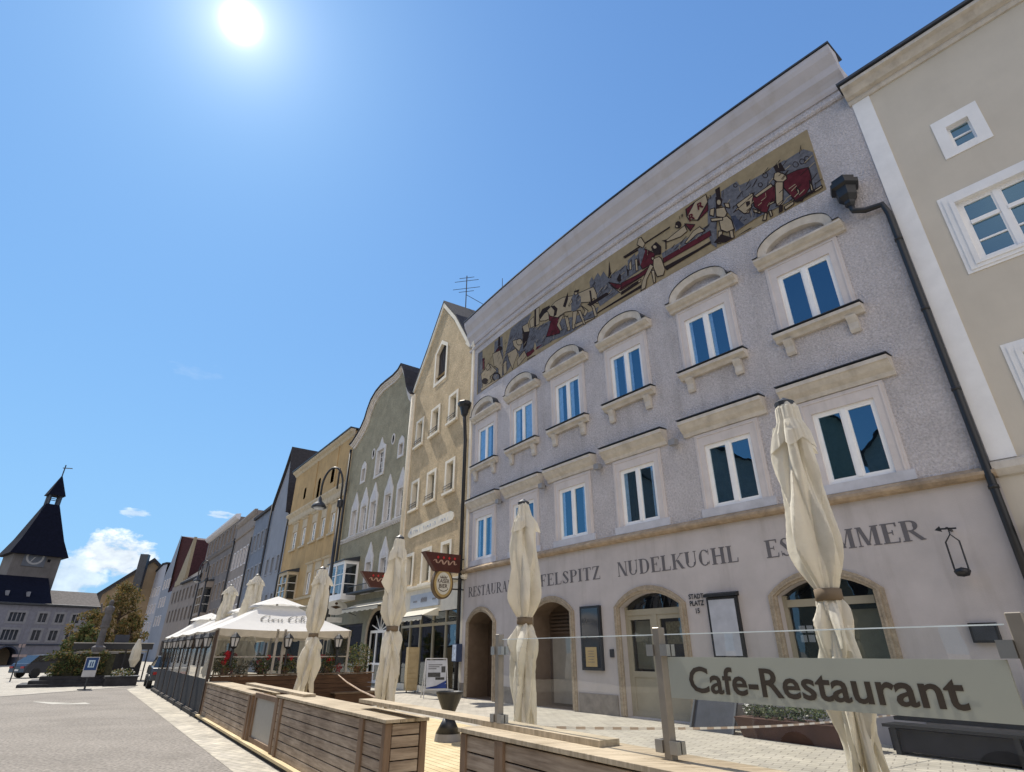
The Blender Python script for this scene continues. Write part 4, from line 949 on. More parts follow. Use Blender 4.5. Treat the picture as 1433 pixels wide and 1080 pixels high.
plain_house(FGG, 'smooth grey house with one-sided steep gable next to the ochre house', gry, [(0, 0), (7.22, 0), (7.22, 15.0), (5.6, 17.0), (4.3, 18.6), (2.9, 20.6), (.9, 13.7), (0, 13.0)],
            [(1.2, 2.0, 8.4, 9.9), (3.1, 3.9, 8.4, 9.9), (5.0, 5.8, 8.4, 9.9), (1.2, 2.0, 5.0, 6.5), (3.1, 3.9, 5.0, 6.5), (5.0, 5.8, 5.0, 6.5), (1.2, 6, .6, 3)], [(7.3, 15.0), (5.6, 17.0), (4.3, 18.6), (2.9, 20.6), (.9, 13.7)], bz=13, framem=gry, pipes=[(7.0, 15.6)])
FBL = Fac((-25.18, 58.4), (-29.85, 65.08))
plain_house(FBL, 'narrow blue grey house with ornate window heads between grey gable and taupe house', blu, rect(0, FBL.L, 0, 15.4), [(a, a + .95, z, z + 1.9) for a in (.9, 2.7, 4.5, 6.3) for z in (11.6, 8.0, 4.6)] + [(1, 7, .6, 3.2)], [(0, 15.4), (8.2, 15.4)], framem=gry, pipes=[(7.8, 13.5)])
FBE = Fac((-29.85, 65.08), (-36.33, 74.51))
h_ = plain_house(FBE, 'taupe house with tall blank parapet beyond the blue grey house', bei, rect(0, FBE.L, 0, 16.7), [(a, a + 1.0, z, z + 2.0) for a in (1.2, 3.2, 5.2, 7.2, 9.2) for z in (10.9, 7.5, 4.4)] + [(1, 10, .6, 3.2)], None, pipes=[(11.0, 15)])
m = MB(); FBE.prof(m, 0, FBE.L, [(0, 16.2), (.15, 16.3), (.35, 16.6), (.35, 16.8), (0, 16.85)]); FBE.prof(m, 0, FBE.L, [(0, 14.6), (.15, 14.65), (.2, 14.8), (0, 14.9)]); m.build('cornice', bei, h_)
FCO = Fac((-36.33, 74.51), (-49.52, 92.77))
h_ = plain_house(FCO, 'taupe house with pale overhanging flat cornice and bay window in the distance', tau, rect(0, FCO.L, 0, 18.0), [(a, a + 1.2, z, z + 2.1) for a in (1.5, 4.2, 6.9, 9.6, 12.3, 15.0, 17.7, 20.2) for z in (15.2, 11.3, 7.9, 4.6)] + [(2, 20, .6, 3.2)], None, framem=bei, pipes=[(22, 14)])
m = MB(); FCO.prof(m, 0, FCO.L, [(0, 17.6), (.3, 17.7), (.6, 18.0), (.6, 18.3), (0, 18.4)]); m.build('cornice', trimB, h_)
m = MB(); FCO.prof(m, 0, FCO.L, [(0, 14.3), (.15, 14.35), (.3, 14.6), (0, 14.7)]); m.build('string_course', tau, h_)
bay(h_, FCO, 9.5, 13.5, 6.5, 9.8, 1.2, 10.6, tau, bei)
FLD = Fac((-49.52, 92.77), (-64.21, 111.18))
h_ = plain_house(FLD, 'low sandy house front under a huge dark hipped roof in the distance', bei, rect(0, FLD.L, 0, 12.6), [(a, a + 1.2, z, z + 1.9) for a in (2, 5, 8, 11, 14, 17, 20) for z in (9.6, 6.4)] + [(2, 21, .6, 3.4)], None, framem=tau, rd=14)
m = MB(); FLD.prof(m, -1.0, 14.5, [(.4, 12.4), (.4, 12.7), (-9.0, 20.9), (-9.0, 12.4)], 1); m.build('roof', roofm, h_)
m = MB(); FLD.prof(m, 14.6, 21.8, [(.1, 12.6), (.1, 13.5), (-.6, 13.5), (-.6, 12.6)], 1); FLD.slab(m, [(23.2, 12.6), (14.6, 12.6), (14.7, 20.8)], -.6, -.1); m.build('side_gable', mat('sandy gable', (.30, .25, .17), .9), h_)
FG2 = Fac((-64.21, 111.18), (-72.09, 120.78))
plain_house(FG2, 'grey house with tall half gable and dark red side roof in the distance', gry, [(0, 0), (12.4, 0), (12.4, 15.5), (9, 18), (5, 23.0), (4.6, 23.0), (4.0, 12), (0, 12)], [(a, a + 1.1, z, z + 1.7) for a in (4.7, 7, 9.5) for z in (13, 9.6, 6.2)], None, bz=12)
m = MB(); FG2.prof(m, -3.6, 4.9, [(-.1, 12), (-.1, 22.0), (-7, 22.0), (-7, 12)], 1); m.build('side_roof', mat('dark red tiles', (.05, .02, .022), .85, .2, var=.3), None) if False else None
q = MB(); q.hexa([FG2.p(4.9, 12, -.1), FG2.p(-1.5, 12, -.1), FG2.p(-1.5, 12, -9), FG2.p(4.9, 12, -9), FG2.p(5.0, 22.9, -.1), FG2.p(.2, 21.8, -2.5), FG2.p(.2, 21.8, -9), FG2.p(5.0, 22.9, -9)])
o_ = q.build('side_roof', mat('dark red tiles', (.05, .02, .022), .85, .2, var=.3), [o for o in COL.objects if o.name.startswith('town_house')][-1])
FLL = Fac((-72.09, 120.78), (-82.62, 132.76))
plain_house(FLL, 'light blue grey four-storey house at the far end of the row', mat('light blue grey plaster', (.36, .37, .41), .9, .15, var=.08), [(0, 0), (FLL.L, 0), (FLL.L, 14.6), (12, 17.0), (4, 18.4), (0, 18.2)], [(a, a + 1.1, z, z + 1.7) for a in (1.5, 4, 6.5, 9, 11.5, 13.6) for z in (12.2, 8.8, 5.4)], [(FLL.L, 14.7), (12, 17.1), (4, 18.5), (0, 18.3)], framem=trimB)

# ================================================================ church-like tower and its wing at the head of the square
K = 1.3
def T0(u): return None
G0 = Vector((-49.2 * K, 65.2 * K)); gd = Vector((math.sin(R(38)), math.cos(R(38))))
FT = Fac(G0 - gd * 12 * K, G0 + gd * 12 * K)
def ts(s): return (s + 12) * K
def tz(z): return EYE + (z - EYE) * K
wing = mat('pale grey blue render', (.17, .175, .21), .9, .15, var=.12, dirt=.3, streak=True)
HT = thing('gatehouse_wing', 'grey three-storey building with framed windows below the clock tower', 'building', (FT.p(12 * K, 0).x, FT.p(12 * K, 0).y, 0))
tw = []
for a, b_ in ((-4.35, -2.95), (-1.85, -1.05), (-.35, .45), (1.15, 1.95), (-7.0, -5.8), (2.6, 3.3)):
    tw += [(a, b_, 4.45, 5.4), (a - .1, b_ - .1, 2.7, 3.75)]
tw = [(ts(a), ts(b_), tz(c), tz(d)) for a, b_, c, d in tw]
ar = arch(ts(-4.4), ts(-2.6), .05, tz(1.2), tz(2.1), 10)
m = MB(); FT.wall(m, rect(ts(-12), ts(3.6), 0, tz(6.2)), [rect(*w) for w in tw] + [ar]); m.build('wall', wing, HT)
for w in tw:
    q = MB(); e = .22; a, b_, z0, z1 = w
    FT.box(q, a - e, a + .06, z0 - e, z1 + e, -.2, .05); FT.box(q, b_ - .06, b_ + e, z0 - e, z1 + e, -.2, .05); FT.box(q, a + .06, b_ - .06, z1 - .06, z1 + e, -.2, .05); FT.box(q, a + .06, b_ - .06, z0 - e, z0 + .06, -.2, .05)
    nn = 3 if b_ - a > 1.4 else 1
    for k in range(nn): x = a + (b_ - a) * (k + 1) / (nn + 1); FT.box(q, x - .05, x + .05, z0 + .06, z1 - .06, -.25, -.1)
    w_ = q.build('window', mat('pale stone frame', (.20, .205, .225), .9), HT)
    q = MB(); q.quad(FT.p(a, z0, -.2), FT.p(b_, z0, -.2), FT.p(b_, z1, -.2), FT.p(a, z1, -.2)); q.build('pane', pane_far, w_)
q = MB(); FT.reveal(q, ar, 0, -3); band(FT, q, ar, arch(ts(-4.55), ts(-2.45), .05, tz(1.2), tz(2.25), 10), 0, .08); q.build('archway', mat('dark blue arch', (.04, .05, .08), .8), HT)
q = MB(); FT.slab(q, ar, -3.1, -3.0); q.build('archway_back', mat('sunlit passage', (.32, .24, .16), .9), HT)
q = MB(); FT.prof(q, ts(-12), ts(3.7), [(0, tz(6.05)), (.4, tz(6.12)), (.45, tz(6.28)), (0, tz(6.32))]); FT.prof(q, ts(-12), ts(3.6), [(0, tz(2.25)), (.15, tz(2.28)), (0, tz(2.4))]); q.build('eaves', zinc, HT)
# big dark roof of the wing in front of the tower foot
q = MB(); FT.prof(q, ts(-12), ts(-1.0), [(0, tz(6.3)), (-.1, tz(6.3)), (-6, tz(9.3)), (-6, tz(6.3))]); q.build('roof', mat('blue black slate', (.006, .007, .015), .85, .1, var=.3), HT)
q = MB(); FT.prof(q, ts(-1.0), ts(4.4), [(-3, tz(6.1)), (-3.2, tz(6.4)), (-7, tz(8.1)), (-7, tz(6.1))]); q.build('low_roof', mat('grey tiles', (.10, .09, .085), .85, var=.3), HT)
q = MB()
for s_ in (-5.0, -3.2): FT.box(q, ts(s_), ts(s_ + .25), tz(7.0), tz(7.5), -2.2, -1.4)
q.build('dormer', mat('pale stone frame', (.20, .205, .225), .9), HT)
body(FT, HT, 9, tz(6.0), wing, s0=ts(-12), s1=ts(3.6))
TWt = thing('clock_tower', 'tall square tower with steep dark pyramid roof, clock and open lantern', 'tower', (FT.p(ts(-3.2), 0, -6).x, FT.p(ts(-3.2), 0, -6).y, 0))
od = -6.2
kk = (Vector((FT.p(ts(-3), 0, od).x, FT.p(ts(-3), 0, od).y)).length) / (Vector((FT.p(ts(-3), 0, 0).x, FT.p(ts(-3), 0, 0).y)).length)
def tp(s, z, o=0):
    """tower coordinates measured on the wing's facade plane, carried back to the tower's own plane"""
    c = FT.p(ts(s), 0, 0); d = Vector((c.x, c.y)).length
    n_ = FT.n; q = c.xy if hasattr(c, 'xy') else Vector((c.x, c.y))
    # ray through the plane point reaches depth od
    dirv = Vector((c.x, c.y)); t_ = 1 + od / (dirv.dot(n_)) if abs(dirv.dot(n_)) > 1e-6 else 1
    x, y = dirv.x * t_ + n_.x * o, dirv.y * t_ + n_.y * o
    return Vector((x, y, EYE + (tz(z) - EYE) * t_))
A = tp(-5.75, 11.3); B = tp(-1.55, 11.3)
wv = (B - A); wv.z = 0; wd = wv.length; bn = Vector((FT.n.x, FT.n.y, 0)); zt = A.z
tower_w = mat('tower render', (.13, .12, .115), .9, .15, var=.2, vscale=.5, dirt=.4, streak=True)
q = MB(); P4 = [A, B, B - bn * wd, A - bn * wd]
q.hexa([(p.x, p.y, 0) for p in P4] + [(p.x, p.y, zt) for p in P4]); q.build('shaft', tower_w, TWt)
slate = mat('blue black slate', (.006, .007, .015), .85, .1)
apex = (A + B) / 2 - bn * wd / 2; C_ = apex.copy()
def sq(half, z): return [(C_.x + u.x * half, C_.y + u.y * half, z) for u in (-wv.normalized() + bn, wv.normalized() + bn, wv.normalized() - bn, -wv.normalized() - bn)]
zl = tp(-4.4, 16.9).z; zl2 = tp(-4.0, 17.95).z; za = tp(-4.15, 20.5).z; zv = tp(-4.2, 21.7).z
mh = .94 * (wd / 2 + .7 + (.85 - wd / 2 - .7) * 2.5 / (zl - zt + .3))
q = MB()
for (h0, z0), (h1, z1) in zip([(wd / 2 + .7, zt - .3), (mh, zt + 2.2), (.85, zl)], [(mh, zt + 2.2), (.85, zl), (.85, zl + .01)]):
    q.add(sq(h0, z0) + sq(h1, z1), [(0, 1, 5, 4), (1, 2, 6, 5), (2, 3, 7, 6), (3, 0, 4, 7)])
q.add(sq(wd / 2 + .7, zt - .3), [(0, 1, 2, 3)])
q.build('pyramid_roof', slate, TWt)
q = MB()
for u in sq(.68, zl): q.bar(u, (u[0], u[1], zl2), .3)
for z in (zl + .9,): 
    c4 = sq(.68, z)
    for i in range(4): q.bar(c4[i], c4[(i + 1) % 4], .1)
q.build('lantern', zinc, TWt)
q = MB(); q.add(sq(1.15, zl2) + [(C_.x, C_.y, za)], [(0, 1, 4), (1, 2, 4), (2, 3, 4), (3, 0, 4), (3, 2, 1, 0)]); q.build('spire', slate, TWt)
q = MB(); q.bar((C_.x, C_.y, za - .2), (C_.x, C_.y, zv), .12); q.bar((C_.x - .3, C_.y, zv - .5), (C_.x + 1.0, C_.y + .3, zv - .5), .25, .08); q.build('weather_vane', black, TWt)
# clock
FTW = Fac((A.x, A.y), (B.x, B.y))
cs, cz = FTW.L * .44, tp(-4, 10.9).z
q = MB(); FTW.box(q, cs - 1.35, cs + 1.35, cz - 1.35, cz + 1.35, .0, .1); ck = q.build('clock_face', mat('grey clock face', (.10, .11, .13), .8), TWt)
q = MB(); band(FTW, q, [(cs + .85 * math.cos(a / 24 * 6.2832), cz + .85 * math.sin(a / 24 * 6.2832)) for a in range(24)], [(cs + 1.1 * math.cos(a / 24 * 6.2832), cz + 1.1 * math.sin(a / 24 * 6.2832)) for a in range(24)], .1, .14, False)
FTW.slab(q, [(cs - .05, cz), (cs + .55, cz + .45), (cs + .5, cz + .55)], .11, .15); FTW.slab(q, [(cs - .08, cz), (cs + .08, cz), (cs - .35, cz - .75), (cs - .45, cz - .7)], .112, .16); q.build('clock_ring', mat('pale clock marks', (.30, .30, .30), .8), ck)
q = MB()
for s_ in (.25, .75): FTW.box(q, FTW.L * s_ - .18, FTW.L * s_ + .18, zt - 1.1, zt - .7, 0, .03)
q.build('belfry_vent', dark, TWt)
# sandstone gabled building with chimney between tower wing and row
HGa = thing('gabled_barn', 'brown gabled building with dark chimney behind the yellowing tree', 'building', (-62, 116, 0))
ga = Vector((math.sin(R(52)), math.cos(R(52))))
from_h = lambda hd, dist: Vector((math.sin(R(hd)) * dist, math.cos(R(hd)) * dist))
def hz(u, v, D):  # heading and height of a photo direction at distance D, used once to size this building
    X = (u - 716.5); Yv = -(v - 540); f = 776; p_ = R(25.61)
    r = Vector((X, f * math.cos(p_) - Yv * math.sin(p_), f * math.sin(p_) + Yv * math.cos(p_))); k = D / math.hypot(r.x, r.y)
    return Vector((r.x * k, r.y * k, EYE + r.z * k))
DG = 150
L0, L1, AP, RE = hz(152, 829, DG), hz(232, 829, DG), hz(215, 786, DG), hz(238, 815, DG)
FGA = Fac((L0.x, L0.y), (L1.x, L1.y)); m = MB()
zE = L0.z; zA = AP.z; la = (Vector((AP.x, AP.y)) - FGA.P).length
barn = mat('sandy brown render', (.25, .19, .125), .9, .1, var=.2, vscale=.4)
FGA.wall(m, [(-1, 0), (FGA.L + 4, 0), (FGA.L + 4, zE), (la, zA), (-1, zE - .5)], []); m.build('wall', barn, HGa)
m = MB()
for a, b_ in (((-2.2, zE - 1.2), (la, zA + .1)), ((la, zA + .1), (FGA.L + 5, zE - .6))):
    m.hexa([FGA.p(a[0], a[1], .5), FGA.p(b_[0], b_[1], .5), FGA.p(b_[0], b_[1], -22), FGA.p(a[0], a[1], -22), FGA.p(a[0], a[1] + .7, .5), FGA.p(b_[0], b_[1] + .7, .5), FGA.p(b_[0], b_[1] + .7, -22), FGA.p(a[0], a[1] + .7, -22)])
m.build('roof', roofm, HGa)
c0, c1 = hz(204, 776, DG - 3), hz(196, 815, DG - 3)
m = MB(); m.obox((c0.x, c0.y), (1, .3), 1.5, 1.6, c1.z - 2, c0.z); m.build('chimney', zinc, HGa)

# ================================================================ opposite side of the square (seen mirrored in the windows)
fd = Vector((-.5665, .824)); fn_ = Vector((.824, .5665))
for i, (s0, w, h, ap, col) in enumerate([(-22, 10, 15.5, 5, (.45, .40, .30)), (-11.5, 9, 16.5, 4.5, (.40, .33, .30)), (-2, 11, 15, 5.5, (.42, .42, .38)), (9.5, 9, 16, 5, (.36, .38, .30)), (19, 12, 15.5, 4, (.45, .42, .38)), (31.5, 10, 16, 4, (.42, .35, .3))]):
    o0 = -19.5; P = fd * s0 + fn_ * o0; Q = fd * (s0 + w) + fn_ * o0
    Fq = Fac(P, Q); 
    Fq.n = fn_.copy()
    H = thing('town_house', ['cream gabled house mirrored in the first-floor windows above the arched shop window', 'rosy gabled house mirrored in the panes over the restaurant door', 'pale gabled house mirrored in the middle windows of the lilac house', 'greenish gabled house mirrored beside the menu board', 'wide buff gabled house mirrored in the left windows of the lilac house', 'terracotta tinted gabled house mirrored at the left end of the lilac house'][i], 'house', (Fq.p(w / 2, 0).x, Fq.p(w / 2, 0).y, 0), 'houses across the square')
    wn = [(1 + k * (w - 2.6) / 3, 1 + k * (w - 2.6) / 3 + 1.1, z, z + 1.7) for k in range(4) for z in (5, 8.5)]
    m = MB(); Fq.wall(m, [(0, 0), (w - .1, 0), (w - .1, h), (w / 2, h + ap), (0, h)], [rect(*x) for x in wn]); m.build('wall', mat('opposite wall %d' % i, col, .9), H)
    m = MB()
    for x in wn: Fq.box(m, x[0], x[1], x[2], x[3], -.2, -.15)
    m.build('window_row', pane_far, H)
    m = MB()
    for a, b_ in (((-.2, h - .2), (w / 2, h + ap)), ((w / 2, h + ap), (w + .1, h - .2))):
        m.hexa([Fq.p(a[0], a[1], .3), Fq.p(b_[0], b_[1], .3), Fq.p(b_[0], b_[1], -10), Fq.p(a[0], a[1], -10), Fq.p(a[0], a[1] + .25, .3), Fq.p(b_[0], b_[1] + .25, .3), Fq.p(b_[0], b_[1] + .25, -10), Fq.p(a[0], a[1] + .25, -10)])
    m.build('roof', roofm, H)
# ================================================================ ground
dfm = brick_mat('square setts', (.40, .37, .31), (.34, .315, .27), (.22, .20, .17), .32, .2, .012, R(35), bump=.5, var=.22)
m = MB(); m.box(-900, 900, -300, 1500, -.6, 0); g = m.build('ground', dfm); struct(g)
asph = mat('worn asphalt', (.22, .20, .175), .9, .2, var=.14, vscale=.5, bump=.6, bscale=24, dirt=.5, dcol=(.14, .125, .105), grain=.38)
def ff(s, o): q = Vector((-3.43, 10.16)) + fd * s + fn_ * o; return (q.x, q.y)
# ---------------------------------------------------------------- road, kerb, deck
def poly_sheet(name, pts, z, m, z0=None):
    q = MB(); 
    if z0 is None: q.add([(x, y, z) for x, y in pts], [tuple(range(len(pts)))])
    else:
        n = len(pts); q.add([(x, y, z) for x, y in pts] + [(x, y, z0) for x, y in pts], [tuple(range(n)), tuple(range(2 * n - 1, n - 1, -1))] + [(i, n + i, n + (i + 1) % n, (i + 1) % n) for i in range(n)])
    return struct(q.build(name, m))
kb = lambda s: ff(s, -.62 - .012 * (s + 5))
poly_sheet('road', [kb(-40), kb(0), kb(12), kb(25.5), (-19.8, 33.2), (-20.67, 25.79), (-21.8, 17.5), (-30, -30)], .004, asph)
cob = brick_mat('kerb setts', (.46, .42, .34), (.34, .31, .26), (.27, .25, .20), .26, .15, .012, R(35), bump=.5, var=.3)
q = MB(); ks = [-40, -20, -10, 0, 6, 12, 18, 25.5]
for a, b_ in zip(ks, ks[1:]): q.add([(*kb(a), .008), (*kb(b_), .008), (*ff(b_, -.16), .008), (*ff(a, -.16), .008)], [(0, 1, 2, 3)])
struct(q.build('gutter_setts', cob))
poly_sheet('side_gutter', [(-19.8, 33.2), (-20.67, 25.79), (-21.8, 17.5), (-21.98, 17.5), (-20.86, 25.8), (-20.0, 33.4)], .009, mat('dark drain line', (.06, .055, .05), .8))
q = MB(); q.add([(-15.9, 22.1, .009), (-15.6, 22.6, .009), (-17.4, 23.3, .009), (-17.45, 23.15, .009)], [(0, 1, 2, 3)])
q.add([(-15.35, 22.9, .009), (-15.75, 22.0, .009), (-14.7, 22.25, .009)], [(0, 1, 2)])
struct(q.build('road_marking_arrow', mat('road paint', (.40, .385, .34), .8, .2, var=.2, vscale=6)))
deckw = wood_mat('deck boards', (.46, .36, .20), (.60, .50, .31), .8, R(35))
m = MB(); NB = 34
for k in range(NB):   # boards run along the fence
    o0 = -.10 + k * .145; m.obox(ff(-2.5, o0 + .068), fd, 23.4, .134, .06, .10)
dk = struct(m.build('terrace_deck', deckw))
m = MB(); m.obox(ff(-2.5, 2.35), fd, 23.2, 4.85, .005, .055); struct(m.build('deck_substructure', mat('dark deck edge', (.03, .026, .022), .9)))
m = MB(); m.obox(ff(16.6, 2.35), fd, 14.8, 4.9, .005, .10); struct(m.build('far_terrace_deck', mat('dark deck edge', (.03, .026, .022), .9)))

# ---------------------------------------------------------------- timber planters and screens of the terrace
FF = Fac(ff(0, 0), ff(10, 0)); FF.n = fn_.copy(); FF.d = fd.copy(); FF.P = Vector((-3.43, 10.16))
wd_side = wood_mat('weathered brown boards', (.18, .13, .09), (.46, .37, .28), .75, R(35), (1.1, 1.1, 14))
wd_top = wood_mat('bleached top boards', (.24, .19, .125), (.55, .46, .33), .8, R(35), (1.5, 14, 1.5))
wd_post = wood_mat('post timber', (.14, .09, .055), (.24, .165, .11), .75, 0, (10, 10, 1.2))
def planter(s0, s1, w, z0, z1, label, o0=0, nb=7, posts=(), top=True, group='timber planters of the terrace', dm=None):
    sm = dm or wd_side
    c = ff((s0 + s1) / 2, o0 + w / 2); H = thing('timber_planter', label, 'planter', (c[0], c[1], z0), group)
    h = (z1 - .045 - z0) / nb
    for nm, a, b_ in (('front_boards', o0 - .012, o0 + .012), ('back_boards', o0 + w - .012, o0 + w + .012)):
        m = MB()
        for k in range(nb): FF.box(m, s0 + .05, s1 - .05, z0 + k * h + .006, z0 + (k + 1) * h - .006, a, b_)
        m.build(nm, sm, H, bevel=.003)
    for s_ in (s0, s1 - .03):
        m = MB()
        for k in range(nb): FF.box(m, s_, s_ + .03, z0 + k * h + .006, z0 + (k + 1) * h - .006, o0 + .06, o0 + w - .06)
        m.build('end_boards', sm, H, bevel=.003)
    m = MB(); FF.box(m, s0 + .06, s1 - .06, z0, z1 - .12, o0 + .03, o0 + w - .03); m.build('lining', dark, H)
    for s_ in (s0 - .01, s1 - .08):
        for o_ in (o0 - .03, o0 + w - .05):
            m = MB(); FF.box(m, s_, s_ + .09, z0, z1 - .04, o_, o_ + .08); m.build('corner_post', wd_post, H, bevel=.004)
    if top:
        n = max(2, round(w / .15))
        m = MB()
        for k in range(n): a = o0 - .045 + k * (w + .09) / n; FF.box(m, s0 - .04, s1 + .04, z1 - .035, z1, a + .003, a + (w + .09) / n - .003)
        m.build('top_boards', wd_top, H, bevel=.003)
    for s_ in posts:
        m = MB(); FF.box(m, s_, s_ + .12, z0, z1 - .04, o0 - .04, o0 - .013); m.build('cover_strip', wd_post, H)
    return H
planter(-3.62, 1.15, .45, .10, .97, 'long brown board planter left of the gap, with plank resting on its end', posts=(-2.98, .75))
planter(3.05, 8.9, .45, .10, .90, 'brown board planter between the frosted panel and the dark curtain screen', posts=(3.2,))
planter(-14.5, -5.30, .45, .10, 1.04, 'front timber planter carrying the glass windscreen at the bottom right', posts=(-5.98,))
hf = thing('frosted_gate_panel', 'small frosted screen panel in dark frame between two timber planters', 'panel', (*ff(2.1, .1), .1))
m = MB(); FF.box(m, 1.28, 1.36, .1, .92, .0, .08); FF.box(m, 2.86, 2.94, .1, .92, .0, .08); FF.box(m, 1.36, 2.86, .84, .92, .0, .08); FF.box(m, 1.36, 2.86, .1, .18, .0, .08); m.build('frame', wd_post, hf)
m = MB(); FF.box(m, 1.36, 2.86, .18, .84, .03, .045); m.build('mesh_panel', mat('frosted screen', (.33, .31, .27), .5, .4, var=.06, vscale=12), hf)
def plank(s0, s1, o, z, w, label, bent=0):
    m = MB(); n = 8
    for i in range(n):
        a = s0 + (s1 - s0) * i / n; b_ = s0 + (s1 - s0) * (i + 1) / n; za = z - bent * math.sin(math.pi * i / n); zb = z - bent * math.sin(math.pi * (i + 1) / n)
        m.hexa([FF.p(a, za, o), FF.p(b_, zb, o), FF.p(b_, zb, o + w), FF.p(a, za, o + w), FF.p(a, za + .04, o), FF.p(b_, zb + .04, o), FF.p(b_, zb + .04, o + w), FF.p(a, za + .04, o + w)])
    o_ = m.build('loose_plank', wd_top); rebase(o_); return tag(o_, label, 'plank', 'loose planks on the planters')
plank(-6.85, -2.15, .20, 1.042, .20, 'long loose plank bridging the gap between the two front planters', 0)
plank(.3, 4.9, .18, .972, .2, 'loose plank lying over the frosted panel onto both planters')
# glass windscreen with lettered band
GW_ = thing('glass_windscreen', 'clear glass windscreen with frosted Cafe-Restaurant band on metal posts', 'windscreen', (*ff(-8, .25), 1.04))
pm = mat('bronze grey metal', (.26, .23, .19), .45, .5, metal=.4, var=.15, vscale=5)
for s_, zt in ((-5.50, 1.80), (-7.47, 1.80), (-9.44, 1.80), (-11.5, 1.80)):
    m = MB(); FF.box(m, s_ - .03, s_ + .03, .99, zt, .21, .27); po = m.build('post', pm, GW_, bevel=.004)
    for z in (1.11, 1.66):
        for e in (-1, 1):
            m = MB(); a = s_ + e * .03; FF.box(m, min(a, a + e * .06), max(a, a + e * .06), z - .035, z + .035, .20, .235); FF.box(m, min(a, a + e * .06), max(a, a + e * .06), z - .035, z + .035, .245, .28); m.build('glass_clamp', mat('brushed clamp', (.35, .34, .32), .35, .5, metal=.8), po)
for a, b_ in ((-7.42, -5.55), (-9.39, -7.52), (-11.45, -9.49)):
    m = MB(); m.quad(FF.p(a, 1.08, .24), FF.p(b_, 1.08, .24), FF.p(b_, 1.755, .24), FF.p(a, 1.755, .24)); gp = m.build('glass_pane', clear, GW_)
    m = MB(); FF.box(m, a, b_, 1.752, 1.758, .236, .244); m.build('polished_edge', mat('glass edge', (.75, .82, .8), .15, .8), gp)
m = MB(); FF.box(m, -9.36, -7.54, 1.385, 1.62, .222, .2365); bandp = m.build('frosted_band', mat('frosted band', (.36, .37, .31), .55, .4, var=.03), GW_)
m = MB(); put_text(m, lambda x, y: FF.p(-x, y, .219), 'Cafe-Restaurant', 7.70, 9.18, 1.427, .135, bold=.018); m.build('lettering', mat('brown lettering', (.055, .042, .03), .6), bandp)

